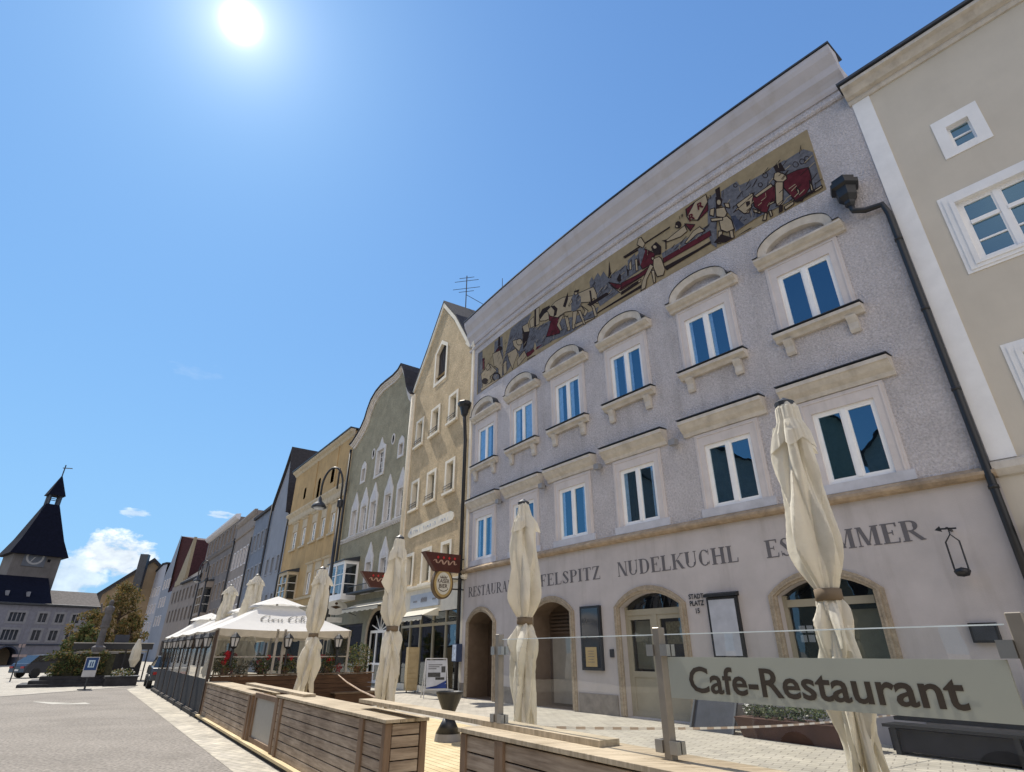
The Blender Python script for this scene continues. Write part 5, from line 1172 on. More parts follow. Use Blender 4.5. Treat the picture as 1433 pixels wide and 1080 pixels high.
# ---------------------------------------------------------------- closed parasols
cloth = mat('cream parasol cloth', (.74, .70, .60), .9, .1, var=.12, vscale=3, bump=.5, bscale=9, dirt=.35, dcol=(.42, .36, .27), streak=True, trans=.30, bdist=.02)
strapm = mat('brown strap', (.16, .12, .08), .8)
from mathutils import noise
def closed_parasol(x, y, ztop, fat, label, seed, tilt=0, zbot=.98, zb=2.0, group='closed cream parasols'):
    rnd = random.Random(seed); H = thing('closed_parasol', label, 'parasol', (x, y, .1), group)
    m = MB(); m.tube([(x, y, .1), (x, y, ztop)], .028, 10); m.build('pole', mat('parasol pole', (.30, .27, .22), .4, .5, metal=.5), H, smooth=True)
    m = MB(); m.lathe((x, y, ztop - .03), [(.07, 0), (.075, .03), (.03, .06), (.0, .08)], 12); m.build('finial', zinc, H)
    nf = 5; na = 120
    cut = sorted([(i + rnd.uniform(-.22, .22)) / nf for i in range(nf)]); am = [rnd.uniform(.55, 1.35) for _ in range(nf)]; lens = [rnd.uniform(-.10, .28) for _ in range(nf)]
    def fold(th, tw):
        u = (th / (2 * math.pi) + tw) % 1.0
        for i in range(nf):
            a_ = cut[i]; b_ = cut[(i + 1) % nf] + (1 if i == nf - 1 else 0); uu = u if u >= cut[0] else u + 1
            if a_ <= uu < b_:
                fr = (uu - a_) / (b_ - a_); lean = .28 + .44 * ((i * 37) % 10) / 10
                return (fr / lean if fr < lean else (1 - fr) / (1 - lean)), i
        return 0, 0
    def ring(z, r, fo, tw, drop=0):
        pts = []
        for j in range(na):
            th = 2 * math.pi * j / na; w, i = fold(th, tw * .13); w2, i2 = fold(th * 1.0 + 2.1, -tw * .21)
            v = w * am[i] * .75 + w2 * .45
            nz = noise.noise(Vector((math.cos(th) * 1.6 + seed, math.sin(th) * 1.6, z * 1.7))) * .30 + noise.noise(Vector((math.cos(th) * 5, math.sin(th) * 5 + seed, z * 2.4))) * .10
            rr = r * (1 - fo + fo * 1.7 * v + nz)
            pts.append((x + math.cos(th) * rr, y + math.sin(th) * rr, z - drop * (w * .9 + lens[i])))
        return pts
    def skin(prof, name, mt=cloth):
        q = MB(); vs_ = []
        for z, r, fo, tw, dr in prof: vs_ += ring(z, r, fo, tw, dr)
        q.add(vs_, [(i * na + j, i * na + (j + 1) % na, (i + 1) * na + (j + 1) % na, (i + 1) * na + j) for i in range(len(prof) - 1) for j in range(na)])
        return q.build(name, mt, H, smooth='crease')
    T = rnd.uniform(.8, 1.6)
    skin([(ztop, .055, .05, 0, 0), (ztop - .05, .08, .1, .05, 0), (ztop - .16, fat * .70, .22, .1, 0), (ztop - .25, fat * 1.02, .32, .15, .02), (ztop - .31, fat * 1.14, .42, .2, .09)], 'top_flap')
    prof = []
    z0 = ztop - .20; n = 34
    for k in range(n + 1):
        t = k / n; z = z0 + (zb + .02 - z0) * t
        r = fat * (.80 + .26 * math.sin(math.pi * .5 * min(1, t / .5)))
        if t > .80: r = fat * (.58 + .48 * math.cos((t - .80) / .20 * math.pi / 2) ** .9)
        prof.append((z, r,   .34 + .20 * math.sin(math.pi * t), .3 + T * t, 0))
    skin(prof, 'canopy')
    m = MB(); rb = fat * .62
    m.lathe((x, y, zb - .06), [(rb, 0), (rb + .012, .004), (rb + .012, .075), (rb, .08)], 20); m.build('strap', strapm, H, smooth=True)
    prof = []; n = 20
    for k in range(n + 1):
        t = k / n; z = zb - .05 + (zbot - zb + .05) * t
        r = fat * (.58 + .42 * min(1, t * 5) ** .7 - .10 * t + .10 * math.sin(t * 9 + seed))
        prof.append((z, r, .46 + .30 * t, .3 + T + 1.5 * t, .55 * max(0, (t - .35) / .65)))
    skin(prof, 'hanging_skirt')
    return H
closed_parasol(2.16, 4.03, 3.43, .120, 'nearest closed cream parasol, standing behind the Cafe-Restaurant glass', 3, zbot=1.32, zb=2.02)
closed_parasol(.15, 7.15, 3.40, .132, 'second closed parasol from the right, in front of the lettering and arched doors', 11, zbot=1.1)
closed_parasol(-1.90, 9.60, 3.40, .132, 'closed parasol in front of the brown house and shop display', 22, zbot=1.25)
closed_parasol(-4.39, 13.44, 3.40, .15, 'closed parasol beside the right corner of the open cola parasol', 35, zbot=1.2)
closed_parasol(-7.39, 16.85 + 3.4, 3.72, .30, 'closed parasol peeking above the open white canopy, nearer the ochre house', 41, zbot=1.3) if False else None
closed_parasol(-9.35, 21.4, 4.2, .24, 'closed parasol rising behind the open white canopy, right one of the two', 41, zbot=1.3, zb=2.4)
closed_parasol(-11.7, 24.45, 4.15, .25, 'closed parasol rising behind the open white canopy, left one of the two', 44, zbot=1.3, zb=2.4)

# ---------------------------------------------------------------- open cola parasols
wcloth = mat('white canopy cloth', (.80, .79, .76), .9, .1, var=.03, trans=.3)
def cola_stroke(m, fn, pts, w0=.02, w1=.085, ang=R(60)):
    """broad-nib pen stroke"""
    P = []
    for i in range(len(pts) - 1):   # Catmull-Rom
        p0 = Vector(pts[max(i - 1, 0)]); p1 = Vector(pts[i]); p2 = Vector(pts[i + 1]); p3 = Vector(pts[min(i + 2, len(pts) - 1)])
        for k in range(6):
            t = k / 6; P.append(.5 * ((2 * p1) + (p2 - p0) * t + (2 * p0 - 5 * p1 + 4 * p2 - p3) * t * t + (3 * p1 - p0 - 3 * p2 + p3) * t ** 3))
    P.append(Vector(pts[-1])); L = []
    for i, p in enumerate(P):
        d = (P[min(i + 1, len(P) - 1)] - P[max(i - 1, 0)]).normalized(); n = Vector((-d.y, d.x)); e = min(1, i / 4, (len(P) - 1 - i) / 4)
        w = (w0 + (w1 - w0) * abs(d.y) ** 1.3 * (1 if d.y < .2 else .6)) * (.4 + .6 * e) / 2
        L.append((fn(*(p + n * w)), fn(*(p - n * w))))
    for a, b_ in zip(L, L[1:]): m.add([a[0], b_[0], b_[1], a[1]], [(0, 1, 2, 3)])
def cola_text(m, fn):
    e = [0]
    def st(pts, dx, **k): e[0] += 1; cola_stroke(m, lambda x, y: fn(x + dx + .28 * y, y, e[0] * .0008), pts, **k)
    o = [(.22, .46), (.06, .40), (.02, .2), (.14, .02), (.30, .12), (.33, .34), (.22, .46)]
    bigC = [(.60, .74), (.66, .92), (.45, 1.0), (.18, .80), (.04, .45), (.10, .12), (.34, .0), (.62, .16)]
    st(bigC, 0, w1=.15); st(o, .62, w1=.11)
    st([(.30, .36), (.20, .47), (.05, .34), (.04, .14), (.18, .0), (.36, .12)], 1.02, w1=.11)
    st(o, 1.42, w1=.11); st([(.36, .46), (.34, .14), (.42, .0), (.56, .14)], 1.42, w1=.10)
    st([(.1, .30), (.32, .30)], 1.98, w0=.05)
    st(bigC, 2.30, w1=.15); st([(.45, 1.0), (.9, .95), (1.5, 1.12), (2.2, 1.02)], 2.30, w0=.05)
    st(o, 2.92, w1=.11); st([(.10, .2), (.30, .8), (.24, 1.0), (.12, .8), (.10, .12), (.2, .0), (.34, .14)], 3.30, w1=.10)
    st(o, 3.62, w1=.11); st([(.36, .46), (.34, .14), (.42, .0), (.60, .18)], 3.62, w1=.10)
def open_parasol(s0, label, size=4.05, ze=2.28, lettered=False, group='open white square parasols', texts=(0,)):
    c = ff(s0 + size / 2, size / 2); H = thing('open_parasol', label, 'parasol', (*c, .1), group)
    zt = ze + .78; h = size / 2; hv = .50
    def P(u, v, z): return Vector((*ff(s0 + size / 2 + u, size / 2 + v), z))
    m = MB(); n = 10
    def corner(i): return [(-h, -h), (-h, h), (h, h), (h, -h)][i % 4]
    for i in range(4):
        a, b_ = corner(i), corner(i + 1); vs_ = []
        for r in range(n + 1):
            t = r / n; k = 1 - t * (1 - hv / h)
            for j in range(n + 1):
                u = j / n; sag = .05 * math.sin(math.pi * u) * (1 - t) + .05 * math.sin(math.pi * t)
                vs_.append(P((a[0] + (b_[0] - a[0]) * u) * k, (a[1] + (b_[1] - a[1]) * u) * k, ze + (zt - ze) * t - sag))
        m.add(vs_, [(r * (n + 1) + j, r * (n + 1) + j + 1, (r + 1) * (n + 1) + j + 1, (r + 1) * (n + 1) + j) for r in range(n) for j in range(n)])
    cn = m.build('canopy', wcloth, H, smooth=False)
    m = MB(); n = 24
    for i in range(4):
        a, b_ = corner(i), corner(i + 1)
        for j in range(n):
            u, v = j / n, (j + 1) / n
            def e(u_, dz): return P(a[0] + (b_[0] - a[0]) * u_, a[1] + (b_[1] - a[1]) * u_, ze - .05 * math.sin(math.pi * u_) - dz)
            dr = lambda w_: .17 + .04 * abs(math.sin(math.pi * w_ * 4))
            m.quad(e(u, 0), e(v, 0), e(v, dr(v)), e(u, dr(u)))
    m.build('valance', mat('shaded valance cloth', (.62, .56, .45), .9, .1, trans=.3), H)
    m = MB(); 
    k2 = .78
    for i in range(4):
        a, b_ = corner(i), corner(i + 1); A_ = P(a[0] / h * k2, a[1] / h * k2, zt - .02); B_ = P(b_[0] / h * k2, b_[1] / h * k2, zt - .02)
        mid = (A_ + B_) / 2 + Vector((0, 0, .06)); ap = P(0, 0, zt + .33)
        m.add([A_, mid, ap], [(0, 1, 2)]); m.add([mid, B_, ap], [(0, 1, 2)])
    m.build('vent_cap', wcloth, H)
    m = MB(); m.tube([P(0, 0, .1), P(0, 0, zt + .2)], .04, 10); m.build('pole', mat('parasol pole', (.30, .27, .22), .4), H, smooth=True)
    for i in range(4):
        a = corner(i); m = MB(); m.bar(P(a[0] * .99, a[1] * .99, ze - .03), P(a[0] * .2, a[1] * .2, zt - .12), .03); m.build('rib', zinc, H)
    slope = (zt - ze) / (h - hv)
    if lettered:
        m = MB()
        def fn(x, y, e=0):  # x across the near face (fence side to house side), y up the slope
            yy = .62 + y; k = yy; return P(-h + k * .93 - .0, -1.0 + x, ze + slope * k * .93 - .05 * math.sin(math.pi * min(1, k / (h - hv))) - .03 * math.sin(math.pi * (x + 1.05) / 4) + .035 + e)
        sc = 1.62 / 4.4
        cola_text(m, lambda x, y, e: fn(x * sc + .24, y * .36, e)); m.build('lettering', mat('black print', (.02, .02, .022), .6), cn)
    return H
open_parasol(9.2, 'nearest open white parasol with black cola script above the curtained terrace', lettered=True)
open_parasol(13.3, 'second open white parasol, directly behind the lettered one')
open_parasol(17.4, 'third open white parasol along the curtained terrace')
open_parasol(21.0, 'farthest open white parasol, at the left end above the parked car', size=3.2)

# ---------------------------------------------------------------- curtained terrace
film = glass_mat('clear plastic curtain', (.70, .68, .63), 1.35, (.9, .9, .9), .12)
dfab = mat('dark woven fabric', (.018, .019, .024), .8, .3, var=.35, vscale=5, bump=.3, bscale=90)
brpost = mat('dark brown frame', (.06, .04, .028), .6)
seg = [9.22, 11.4, 13.6, 15.8, 18.0, 20.1, 22.2, 24.0]
ordn = ['nearest', 'second', 'third', 'fourth', 'fifth', 'sixth', 'farthest']
lantm = mat('milky lantern glass', (.5, .5, .5), .3, .4)
def lantern(x, y, z, label):
    H = thing('lantern', label, 'lantern', (x, y, z), 'black lanterns around the curtained terrace')
    m = MB(); m.lathe((x, y, z), [(.02, 0), (.10, .05), (.10, .07)], 6); m.tube([(x, y, z - .45), (x, y, z)], .035, 6); m.build('bracket', black, H)
    m = MB(); m.lathe((x, y, z), [(.085, .075), (.13, .30)], 6); m.build('lantern_glass', lantm, H)
    m = MB()
    for k in range(6):
        a = k * math.pi / 3; m.bar((x + .09 * math.cos(a), y + .09 * math.sin(a), z + .07), (x + .135 * math.cos(a), y + .135 * math.sin(a), z + .30), .018)
    m.lathe((x, y, z), [(.155, .30), (.155, .32), (.05, .42), (.0, .46)], 6); m.build('lantern_cap', black, H)
for i in range(7):
    a, b_ = seg[i], seg[i + 1]; H = thing('curtain_screen', f'{ordn[i]} dark curtain panel with clear upper window along the road side of the terrace', 'screen', (*ff((a + b_) / 2, 0), .1), 'curtain panels along the road')
    m = MB(); FF.box(m, a + .05, b_ - .05, .12, .95, -.015, .0); m.build('dark_fabric', dfab, H)
    m = MB(); nn = 14; 
    for k in range(nn):
        x0 = a + .05 + (b_ - a - .1) * k / nn; x1 = a + .05 + (b_ - a - .1) * (k + 1) / nn
        m.quad(FF.p(x0, .95, -.01 + .02 * (k % 2)), FF.p(x1, .95, -.01 + .02 * ((k + 1) % 2)), FF.p(x1, 2.1, -.01 + .02 * ((k + 1) % 2)), FF.p(x0, 2.1, -.01 + .02 * (k % 2)))
    m.build('clear_curtain', film, H)
    m = MB(); FF.box(m, a - .04, a + .05, .08, 2.22, -.03, .05); FF.box(m, a + .05, b_ - .04, .0, .12, -.05, .06); FF.box(m, a + .05, b_ - .04, 2.1, 2.18, -.02, .04); m.build('frame', brpost if i else brpost, H)
for i, s_ in enumerate((9.7, 11.45, 13.65, 15.75, 17.8, 19.8, 21.6)):
    p = FF.p(s_, 0, -.12); lantern(p.x, p.y, 1.72, f'{ordn[i]} black lantern in the row along the road-side curtains')
SF = Fac(ff(9.2, 0), ff(9.2, 10)); SF.n = -fd.copy(); SF.P = Vector(ff(9.2, 0)); SF.d = fn_.copy()   # near side of the terrace
for i, (o_, nm) in enumerate(((.52, 'left'), (2.05, 'middle'), (3.62, 'right'))):
    p = SF.p(o_, 0, .1); lantern(p.x, p.y, 1.72, f'{nm} black lantern on the near side of the terrace under the cola script')
H = thing('side_planter_wall', 'dark brown horizontal board wall closing the near side of the curtained terrace', 'wall', (*ff(9.3, 2.4), .1))
m = MB()
for k in range(7): SF.box(m, .12, 4.9, .12 + k * .128, .12 + k * .128 + .118, .0, .03)
m.build('boards', wood_mat('dark wet boards', (.05, .026, .014), (.12, .065, .035), .7, R(125), (1.2, 1.2, 14)), H)
m = MB(); SF.box(m, .1, 4.95, 1.02, 1.05, -.36, .06); m.build('top_board', wood_mat('dark rim', (.10, .07, .045), (.2, .14, .09)), H)
m = MB(); SF.box(m, .12, 4.9, .1, 1.0, -.33, -.30); m.build('back_boards', wd_side, H)
m = MB(); SF.box(m, 3.6, 5.4, .12, .48, .06, .5); 
lb = thing('low_planter_box', 'low dark brown box at the foot of the side wall, by the paved strip', 'planter', (*ff(8.9, 4.5), .1))
m.build('box_boards', MATS['dark wet boards'], lb); m = MB(); SF.box(m, 3.56, 5.44, .48, .52, .03, .53); m.build('lid', MATS['dark rim'], lb)
H = thing('side_curtain', 'clear plastic curtain with frame above the brown side wall', 'screen', (*ff(9.25, 2), 1.05))
m = MB(); m.quad(SF.p(.1, 1.05, -.02), SF.p(4.0, 1.05, -.02), SF.p(4.0, 1.95, -.02), SF.p(.1, 1.95, -.02)); m.build('clear_curtain', film, H)
for o_ in (.04, 1.72, 1.95, 4.0): m = MB(); SF.box(m, o_ - .03, o_ + .04, 1.05, 2.28, -.05, .0); m.build('post', mat('pale frame', (.33, .30, .26), .6), H)
m = MB(); SF.box(m, .07, 4.0, 1.5, 1.53, -.045, -.005); m.build('rail', mat('pale frame', (.33, .30, .26), .6), H)
# guy rope
m = MB(); a = Vector((-5.35, 19.2, 1.02)); b_ = Vector((-1.93, 9.62, .97)); m.tube([a, a.lerp(b_, .33) - Vector((0, 0, .05)), a.lerp(b_, .66) - Vector((0, 0, .05)), b_], .016, 6)
o_ = m.build('barrier_rope', mat('striped rope', (.36, .27, .2), .8, var=.5, vscale=9)); rebase(o_); tag(o_, 'thin rope from the dark side wall to the closed parasol', 'rope')
m = MB(); a = Vector((.15, 7.15, .90)); b_ = Vector((7.3, 11.9, .62)); n = 60
q = MB()
for i in range(n):
    t0, t1 = i / n, (i + 1) / n
    pa = a.lerp(b_, t0); pb = a.lerp(b_, t1); pa.z -= .10 * math.sin(math.pi * t0); pb.z -= .10 * math.sin(math.pi * t1)
    q.cur = i % 2; q.add([pa - Vector((0, 0, .014)), pb - Vector((0, 0, .014)), pb + Vector((0, 0, .014)), pa + Vector((0, 0, .014))], [(0, 1, 2, 3)])
o_ = q.build('barrier_tape', None, mats=[mat('tape white', (.7, .68, .64), .5), mat('tape red', (.42, .33, .26), .5)]); rebase(o_); tag(o_, 'red and white barrier tape stretched from parasol pole towards the wall', 'tape')

# ---------------------------------------------------------------- plants
leafm = [mat('leaf dark', (.035, .06, .022), .7, .3, var=.4, trans=.25), mat('leaf olive', (.08, .095, .03), .7, .3, var=.4, trans=.25), mat('leaf ochre', (.17, .12, .045), .7, .2, var=.4, trans=.3), mat('bloom red', (.45, .02, .03), .6, .3, var=.25), mat('bloom white', (.6, .6, .55), .6, .3)]
def leaves(q, c, r, n, size, rnd, mi, squash=1.0):
    for _ in range(n):
        while True:
            d = Vector((rnd.uniform(-1, 1), rnd.uniform(-1, 1), rnd.uniform(-1, 1)))
            if .2 < d.length < 1: break
        p = Vector(c) + Vector((d.x * r, d.y * r, d.z * r * squash)); s_ = size * rnd.uniform(.6, 1.3)
        u = Vector((rnd.gauss(0, 1), rnd.gauss(0, 1), rnd.gauss(0, 1))).normalized(); v = u.orthogonal().normalized()
        q.cur = rnd.choice(mi) if isinstance(mi, (list, tuple)) else mi
        q.add([p - u * s_, p + v * s_ * .55, p + u * s_, p - v * s_ * .55], [(0, 1, 2, 3)])
rnd = random.Random(5)
labs = ['red geranium pot under the left lantern behind the plastic curtain', 'pink-red flower pot in the middle of the side curtain', 'red geranium right of the curtain post below the middle lantern', 'red geranium at the right lantern behind the parasol', 'olive potted shrub on the wall end by the green shop']
for i, (o_, z, red, h_) in enumerate(((.45, 1.25, 1, .26), (1.45, 1.2, .5, .24), (2.15, 1.16, 1, .26), (3.45, 1.2, .9, .26), (4.45, 1.35, 0, .42))):
    p = SF.p(o_, 0, -.18); H = thing('potted_flower' if red else 'potted_shrub', labs[i], 'plant', (p.x, p.y, 1.05), 'pots on the side wall' )
    m = MB(); m.lathe((p.x, p.y, 1.05), [(.09, 0), (.13, .16), (.14, .18)], 12); m.build('pot', mat('brown pot', (.16, .08, .05), .8), H)
    q = MB(); leaves(q, (p.x, p.y, z + .12), h_ + .06, 500 if red else 900, .035, rnd, [0, 1, 1, 2]); q.build('foliage', None, H, mats=leafm)
    if red:
        q = MB()
        for k in range(int(7 * red)): leaves(q, (p.x + rnd.uniform(-.2, .2), p.y + rnd.uniform(-.2, .2), z + rnd.uniform(.1, .38)), .07, 70, .025, rnd, 3)
        q.build('blooms', None, H, mats=leafm)
q = MB()
p0 = SF.p(0, 0, -.7)
for k in range(30):
    o_ = .3 + 3.6 * rnd.random(); p = SF.p(o_, 0, -.3 - rnd.random() * .5); leaves(q, (p.x, p.y, 1.12 + rnd.random() * .2), .14, 90, .03, rnd, [0, 1, 2, 2, 4] if k % 5 else [3])
o_ = q.build('mixed_planting', None, mats=leafm); o_['kind'] = 'stuff'; tag(o_, 'mixed brown and green planting filling the trough behind the side curtain', 'planting')

# ---------------------------------------------------------------- street furniture
def lamp(x, y, label, k=1.0):
    H = thing('street_lamp', label, 'street lamp', (x, y, 0), 'gooseneck street lamps')
    m = MB(); m.tube([(x, y, 0), (x, y, .9), (x, y, .95), (x, y, 8.3)], [.13, .12, .09, .075], 12); m.build('pole', black, H, smooth=True)
    m = MB()
    for z in (3.0, 7.9): m.lathe((x, y, z), [(.08, 0), (.14, .05), (.14, .35), (.08, .42)], 12)
    m.build('collar', black, H)
    m = MB(); pts = []; ax = Vector((-.96, .28, 0)); r = .58
    c = Vector((x, y, 8.95)) + ax * r
    for i in range(15):
        a = math.pi * i / 14; pts.append(c - ax * math.cos(a) * r + Vector((0, 0, 1.0 * math.sin(a))))
    m.tube([Vector((x, y, 8.3))] + pts + [pts[-1] + Vector((0, 0, -.35))], .05, 8)
    m.bar(c + Vector((0, 0, .95)) - ax * .3, c + Vector((0, 0, -.1)) - ax * .3, .07)
    m.build('gooseneck', black, H, smooth=True)
    e = pts[-1] + Vector((0, 0, -.35)); m = MB(); m.lathe(e + Vector((0, 0, -.62)), [(.36, 0), (.34, .08), (.26, .2), (.12, .32), (.07, .5), (.0, .6)], 18); sh = m.build('shade', zinc, H, smooth=True)
    m = MB(); m.lathe(e + Vector((0, 0, -.70)), [(.0, -.02), (.18, .0), (.28, .09)], 18); m.build('diffuser', mat('pale diffuser', (.45, .47, .5), .4), H, smooth=True)
    return H
lamp(-8.3, 26.6, 'black gooseneck street lamp in front of the ochre and green houses')
lamp(-30.3, 57.9, 'distant black gooseneck lamp before the huge dark roof')
# ash stand: two cones meeting at a waist
x, y = -1.24, 12.6; H = thing('hourglass_stand', 'black hourglass-shaped stand on the deck in the gap between planters', 'stand', (x, y, .1))
m = MB(); m.lathe((x, y, .1), [(.09, .40), (.10, .44), (.265, .80), (.27, .84), (.24, .84), (.20, .80), (0, .78)], 24); m.build('bowl', black, H, smooth=False)
m = MB(); m.lathe((x, y, .1), [(.24, .13), (.09, .40)], 24); m.build('base_cone', black, H, smooth=True)
m = MB(); m.lathe((x, y, .1), [(.26, 0), (.26, .02), (.24, .129)], 24); m.build('foot_ring', mat('grey foot', (.22, .21, .2), .6), H)
# A-frame poster
H = thing('poster_easel', 'aluminium A-frame poster stand with white and blue poster beside the doorway', 'easel', (-3.0, 25.0, 0))
alu = mat('aluminium', (.5, .5, .5), .35, .5, metal=.7)
ed = Vector((.94, .34, 0)); eb = Vector((-.3, .9, 0)); E0 = Vector((-3.45, 24.75, 0)); E1 = E0 + ed * .98
m = MB()
for P0 in (E0, E1): m.bar(P0, P0 + Vector((0, 0, 1.4)) + eb * .28 + (ed * .06 if P0 is E0 else -ed * .06), .035); m.bar(P0 + eb * .65, P0 + Vector((0, 0, 1.38)) + eb * .30 + (ed * .06 if P0 is E0 else -ed * .06), .035)
m.bar(E0 + Vector((0, 0, 1.4)) + eb * .28 + ed * .06, E1 + Vector((0, 0, 1.4)) + eb * .28 - ed * .06, .04); m.bar(E0 + Vector((0, 0, .3)) + eb * .06, E1 + Vector((0, 0, .3)) + eb * .06, .03)
m.build('frame', alu, H)
def EP(u, v): return E0 + ed * (.08 + .82 * u) + Vector((0, 0, .34 + 1.0 * v)) + eb * (.068 + .20 * v) - eb * .02
m = MB(); m.quad(EP(0, 0), EP(1, 0), EP(1, 1), EP(0, 1)); pl = m.build('poster', mat('poster white', (.50, .52, .56), .5), H)
def ep2(u, v, k=1): p = EP(u, v) - eb * .006 * k; return p
m = MB(); m.quad(ep2(0, 0), ep2(1, 0), ep2(1, .16), ep2(0, .02)); m.add([ep2(0, .03), ep2(.5, .10), ep2(1, .28), ep2(1, .18), ep2(.5, .03), ep2(0, .02)], [(0, 1, 2, 3, 4, 5)]); m.build('blue_wave', mat('poster blue', (.02, .05, .22), .5), pl)
m = MB(); m.quad(ep2(.08, .40), ep2(.7, .40), ep2(.7, .56), ep2(.08, .56)); m.quad(ep2(.45, .30), ep2(.9, .30), ep2(.9, .39), ep2(.45, .39)); m.quad(ep2(.75, .56), ep2(.95, .56), ep2(.95, .78), ep2(.75, .78))
m.build('poster_photo', mat('poster dark print', (.06, .06, .06), .6, var=.6, vscale=9), pl)
m = MB()
for k in range(3): m.quad(ep2(.1, .82 - k * .07), ep2(.8 - k * .15, .82 - k * .07), ep2(.8 - k * .15, .85 - k * .07), ep2(.1, .85 - k * .07))
m.build('poster_lines', textm, pl)
# slim wooden drawer tower outside the shop
H = thing('wooden_drawer_tower', 'slim light wooden drawer tower outside the shop left of the poster stand', 'shelf', (-4.55, 28.2, 0))
lw_ = wood_mat('light pine', (.36, .27, .14), (.48, .38, .22)); c = Vector((-4.55, 28.2)); a_ = Vector((.9, .42))
m = MB(); m.obox(c, a_, .50, .4, .1, 1.84); m.build('case', lw_, H)
fr = lambda u, o: (c.x + a_.normalized().x * u + a_.normalized().y * o, c.y + a_.normalized().y * u - a_.normalized().x * o)
m = MB()
for k in range(8):
    p = fr(0, .205); m.obox(p, a_, .44, .02, .18 + k * .205, .36 + k * .205)
m.build('drawer_fronts', mat('pine drawer', (.42, .33, .19), .6, var=.2), H)
m = MB()
for u in (-.2, .2): p = fr(u, .1); m.obox(p, a_, .04, .04, 0, .1)
m.build('feet', black, H)
# blue notice box on the corner of the restaurant house
def wallbox(F, s0, s1, z0, z1, d, nm, label, cat, body_m, front_m, fz=(0, 1), frame=.03):
    c = F.p((s0 + s1) / 2, z0, 0); H = thing(nm, label, cat, (c.x, c.y, z0))
    m = MB(); F.box(m, s0, s1, z0, z1, .004, d); m.build('case', body_m, H)
    m = MB(); F.box(m, s0 + frame, s1 - frame, z0 + (z1 - z0) * fz[0] + frame, z0 + (z1 - z0) * fz[1] - frame, d, d + .008); m.build('front_panel', front_m, H)
    return H
wallbox(FM, -.62, -.22, 1.28, 1.95, .28, 'notice_box', 'small blue and white box on the corner by the black downpipe', 'box', mat('blue box', (.04, .06, .12), .5), mat('pale blue notice', (.45, .52, .62), .6, var=.4, vscale=9))
wallbox(FM, 3.28, 3.80, 1.72, 2.12, .05, 'wall_niche', 'small dark arched niche between the two doorways', 'niche', granite, dark, frame=.06)
bk = wallbox(FM, 7.38, 8.26, 1.14, 2.96, .10, 'menu_case', 'tall black menu case with yellow sheet at its foot', 'menu case', black, mat('case dark glass', (.02, .025, .035), .08, .7), frame=.07)
m = MB(); FM.box(m, 7.58, 8.06, 1.24, 1.78, .11, .116); sh = m.build('yellow_sheet', mat('yellow menu sheet', (.42, .31, .15), .7, var=.1), bk)
m = MB()
for k in range(5): FM.box(m, 7.68 + .03 * (k % 2), 7.96 - .03 * (k % 2), 1.36 + k * .075, 1.375 + k * .075, .117, .119)
m.build('menu_lines', textm, sh)
b2 = wallbox(FM, 12.10, 12.95, 1.50, 2.92, .10, 'menu_case', 'black framed menu case with plain pale panel, right of the address letters', 'menu case', black, mat('pale panel', (.40, .42, .47), .3, .5), frame=.06)
m = MB(); FM.prof(m, 12.06, 12.99, [(0, 2.93), (.16, 2.93), (.16, 3.0), (0, 3.04)], 1); m.build('hood', black, b2)
wallbox(FM, 8.53, 8.68, 1.5, 1.72, .04, 'intercom', 'small dark intercom left of the glazed double door', 'intercom', zinc, black, frame=.02)
wallbox(FM, 17.50, 17.92, 1.80, 2.14, .10, 'house_sign', 'small black box sign near the right downpipe', 'sign', black, zinc, frame=.04)
for i, s_ in enumerate((2.78, 5.72, 8.70, 11.80)):
    c = FM.p(s_, 7.2, .12); H = thing('floodlight', ['grey facade floodlight right of the leftmost lower window', 'grey facade floodlight left of the third lower window', 'grey facade floodlight left of the fourth lower window', 'grey facade floodlight left of the fifth lower window'][i], 'floodlight', c, 'facade floodlights')
    m = MB(); FM.box(m, s_ - .11, s_ + .11, 7.20, 7.38, .10, .28); m.build('housing', mat('grey housing', (.25, .25, .26), .5), H); m = MB(); FM.box(m, s_ - .03, s_ + .03, 7.26, 7.34, .004, .10); m.build('bracket', black, H)
# iron hanging ornament
H = thing('hanging_ornament', 'black iron hanging bracket with two rods and ball near the right corner', 'wall ornament', FM.p(17.72, 3.0, .2))
m = MB(); m.bar(FM.p(17.72, 3.84, .004), FM.p(17.72, 3.86, .3), .035); m.bar(FM.p(17.60, 3.86, .25), FM.p(17.86, 3.84, .25), .03); m.add([FM.p(17.6, 3.92, .25), FM.p(17.62, 3.80, .25), FM.p(17.5, 3.85, .25)], [(0, 1, 2)]); m.build('bracket', black, H)
m = MB(); m.tube([FM.p(17.73, 3.84, .25), FM.p(17.73, 3.74, .25)], .012, 6); m.tube([FM.p(17.62, 3.08, .25), FM.p(17.62, 3.6, .25), FM.p(17.73, 3.74, .25), FM.p(17.84, 3.6, .25), FM.p(17.84, 3.08, .25)], .016, 6); m.build('rods', black, H)
m = MB(); c = FM.p(17.73, 0, .25); m.lathe((c.x, c.y, 2.94), [(0, 0), (.1, .02), (.14, .1), (.12, .14), (0, .18)], 14); m.build('ball', black, H, smooth=True)
m = MB(); c = FM.p(2.5, 0, -.1); m.lathe((c.x, c.y, 17.66), [(.02, 0), (.03, .12), (.13, .2), (.16, .32), (.1, .45), (.02, .5), (.015, 1.3)], 10); m.build('roof_finial', zinc, HM)

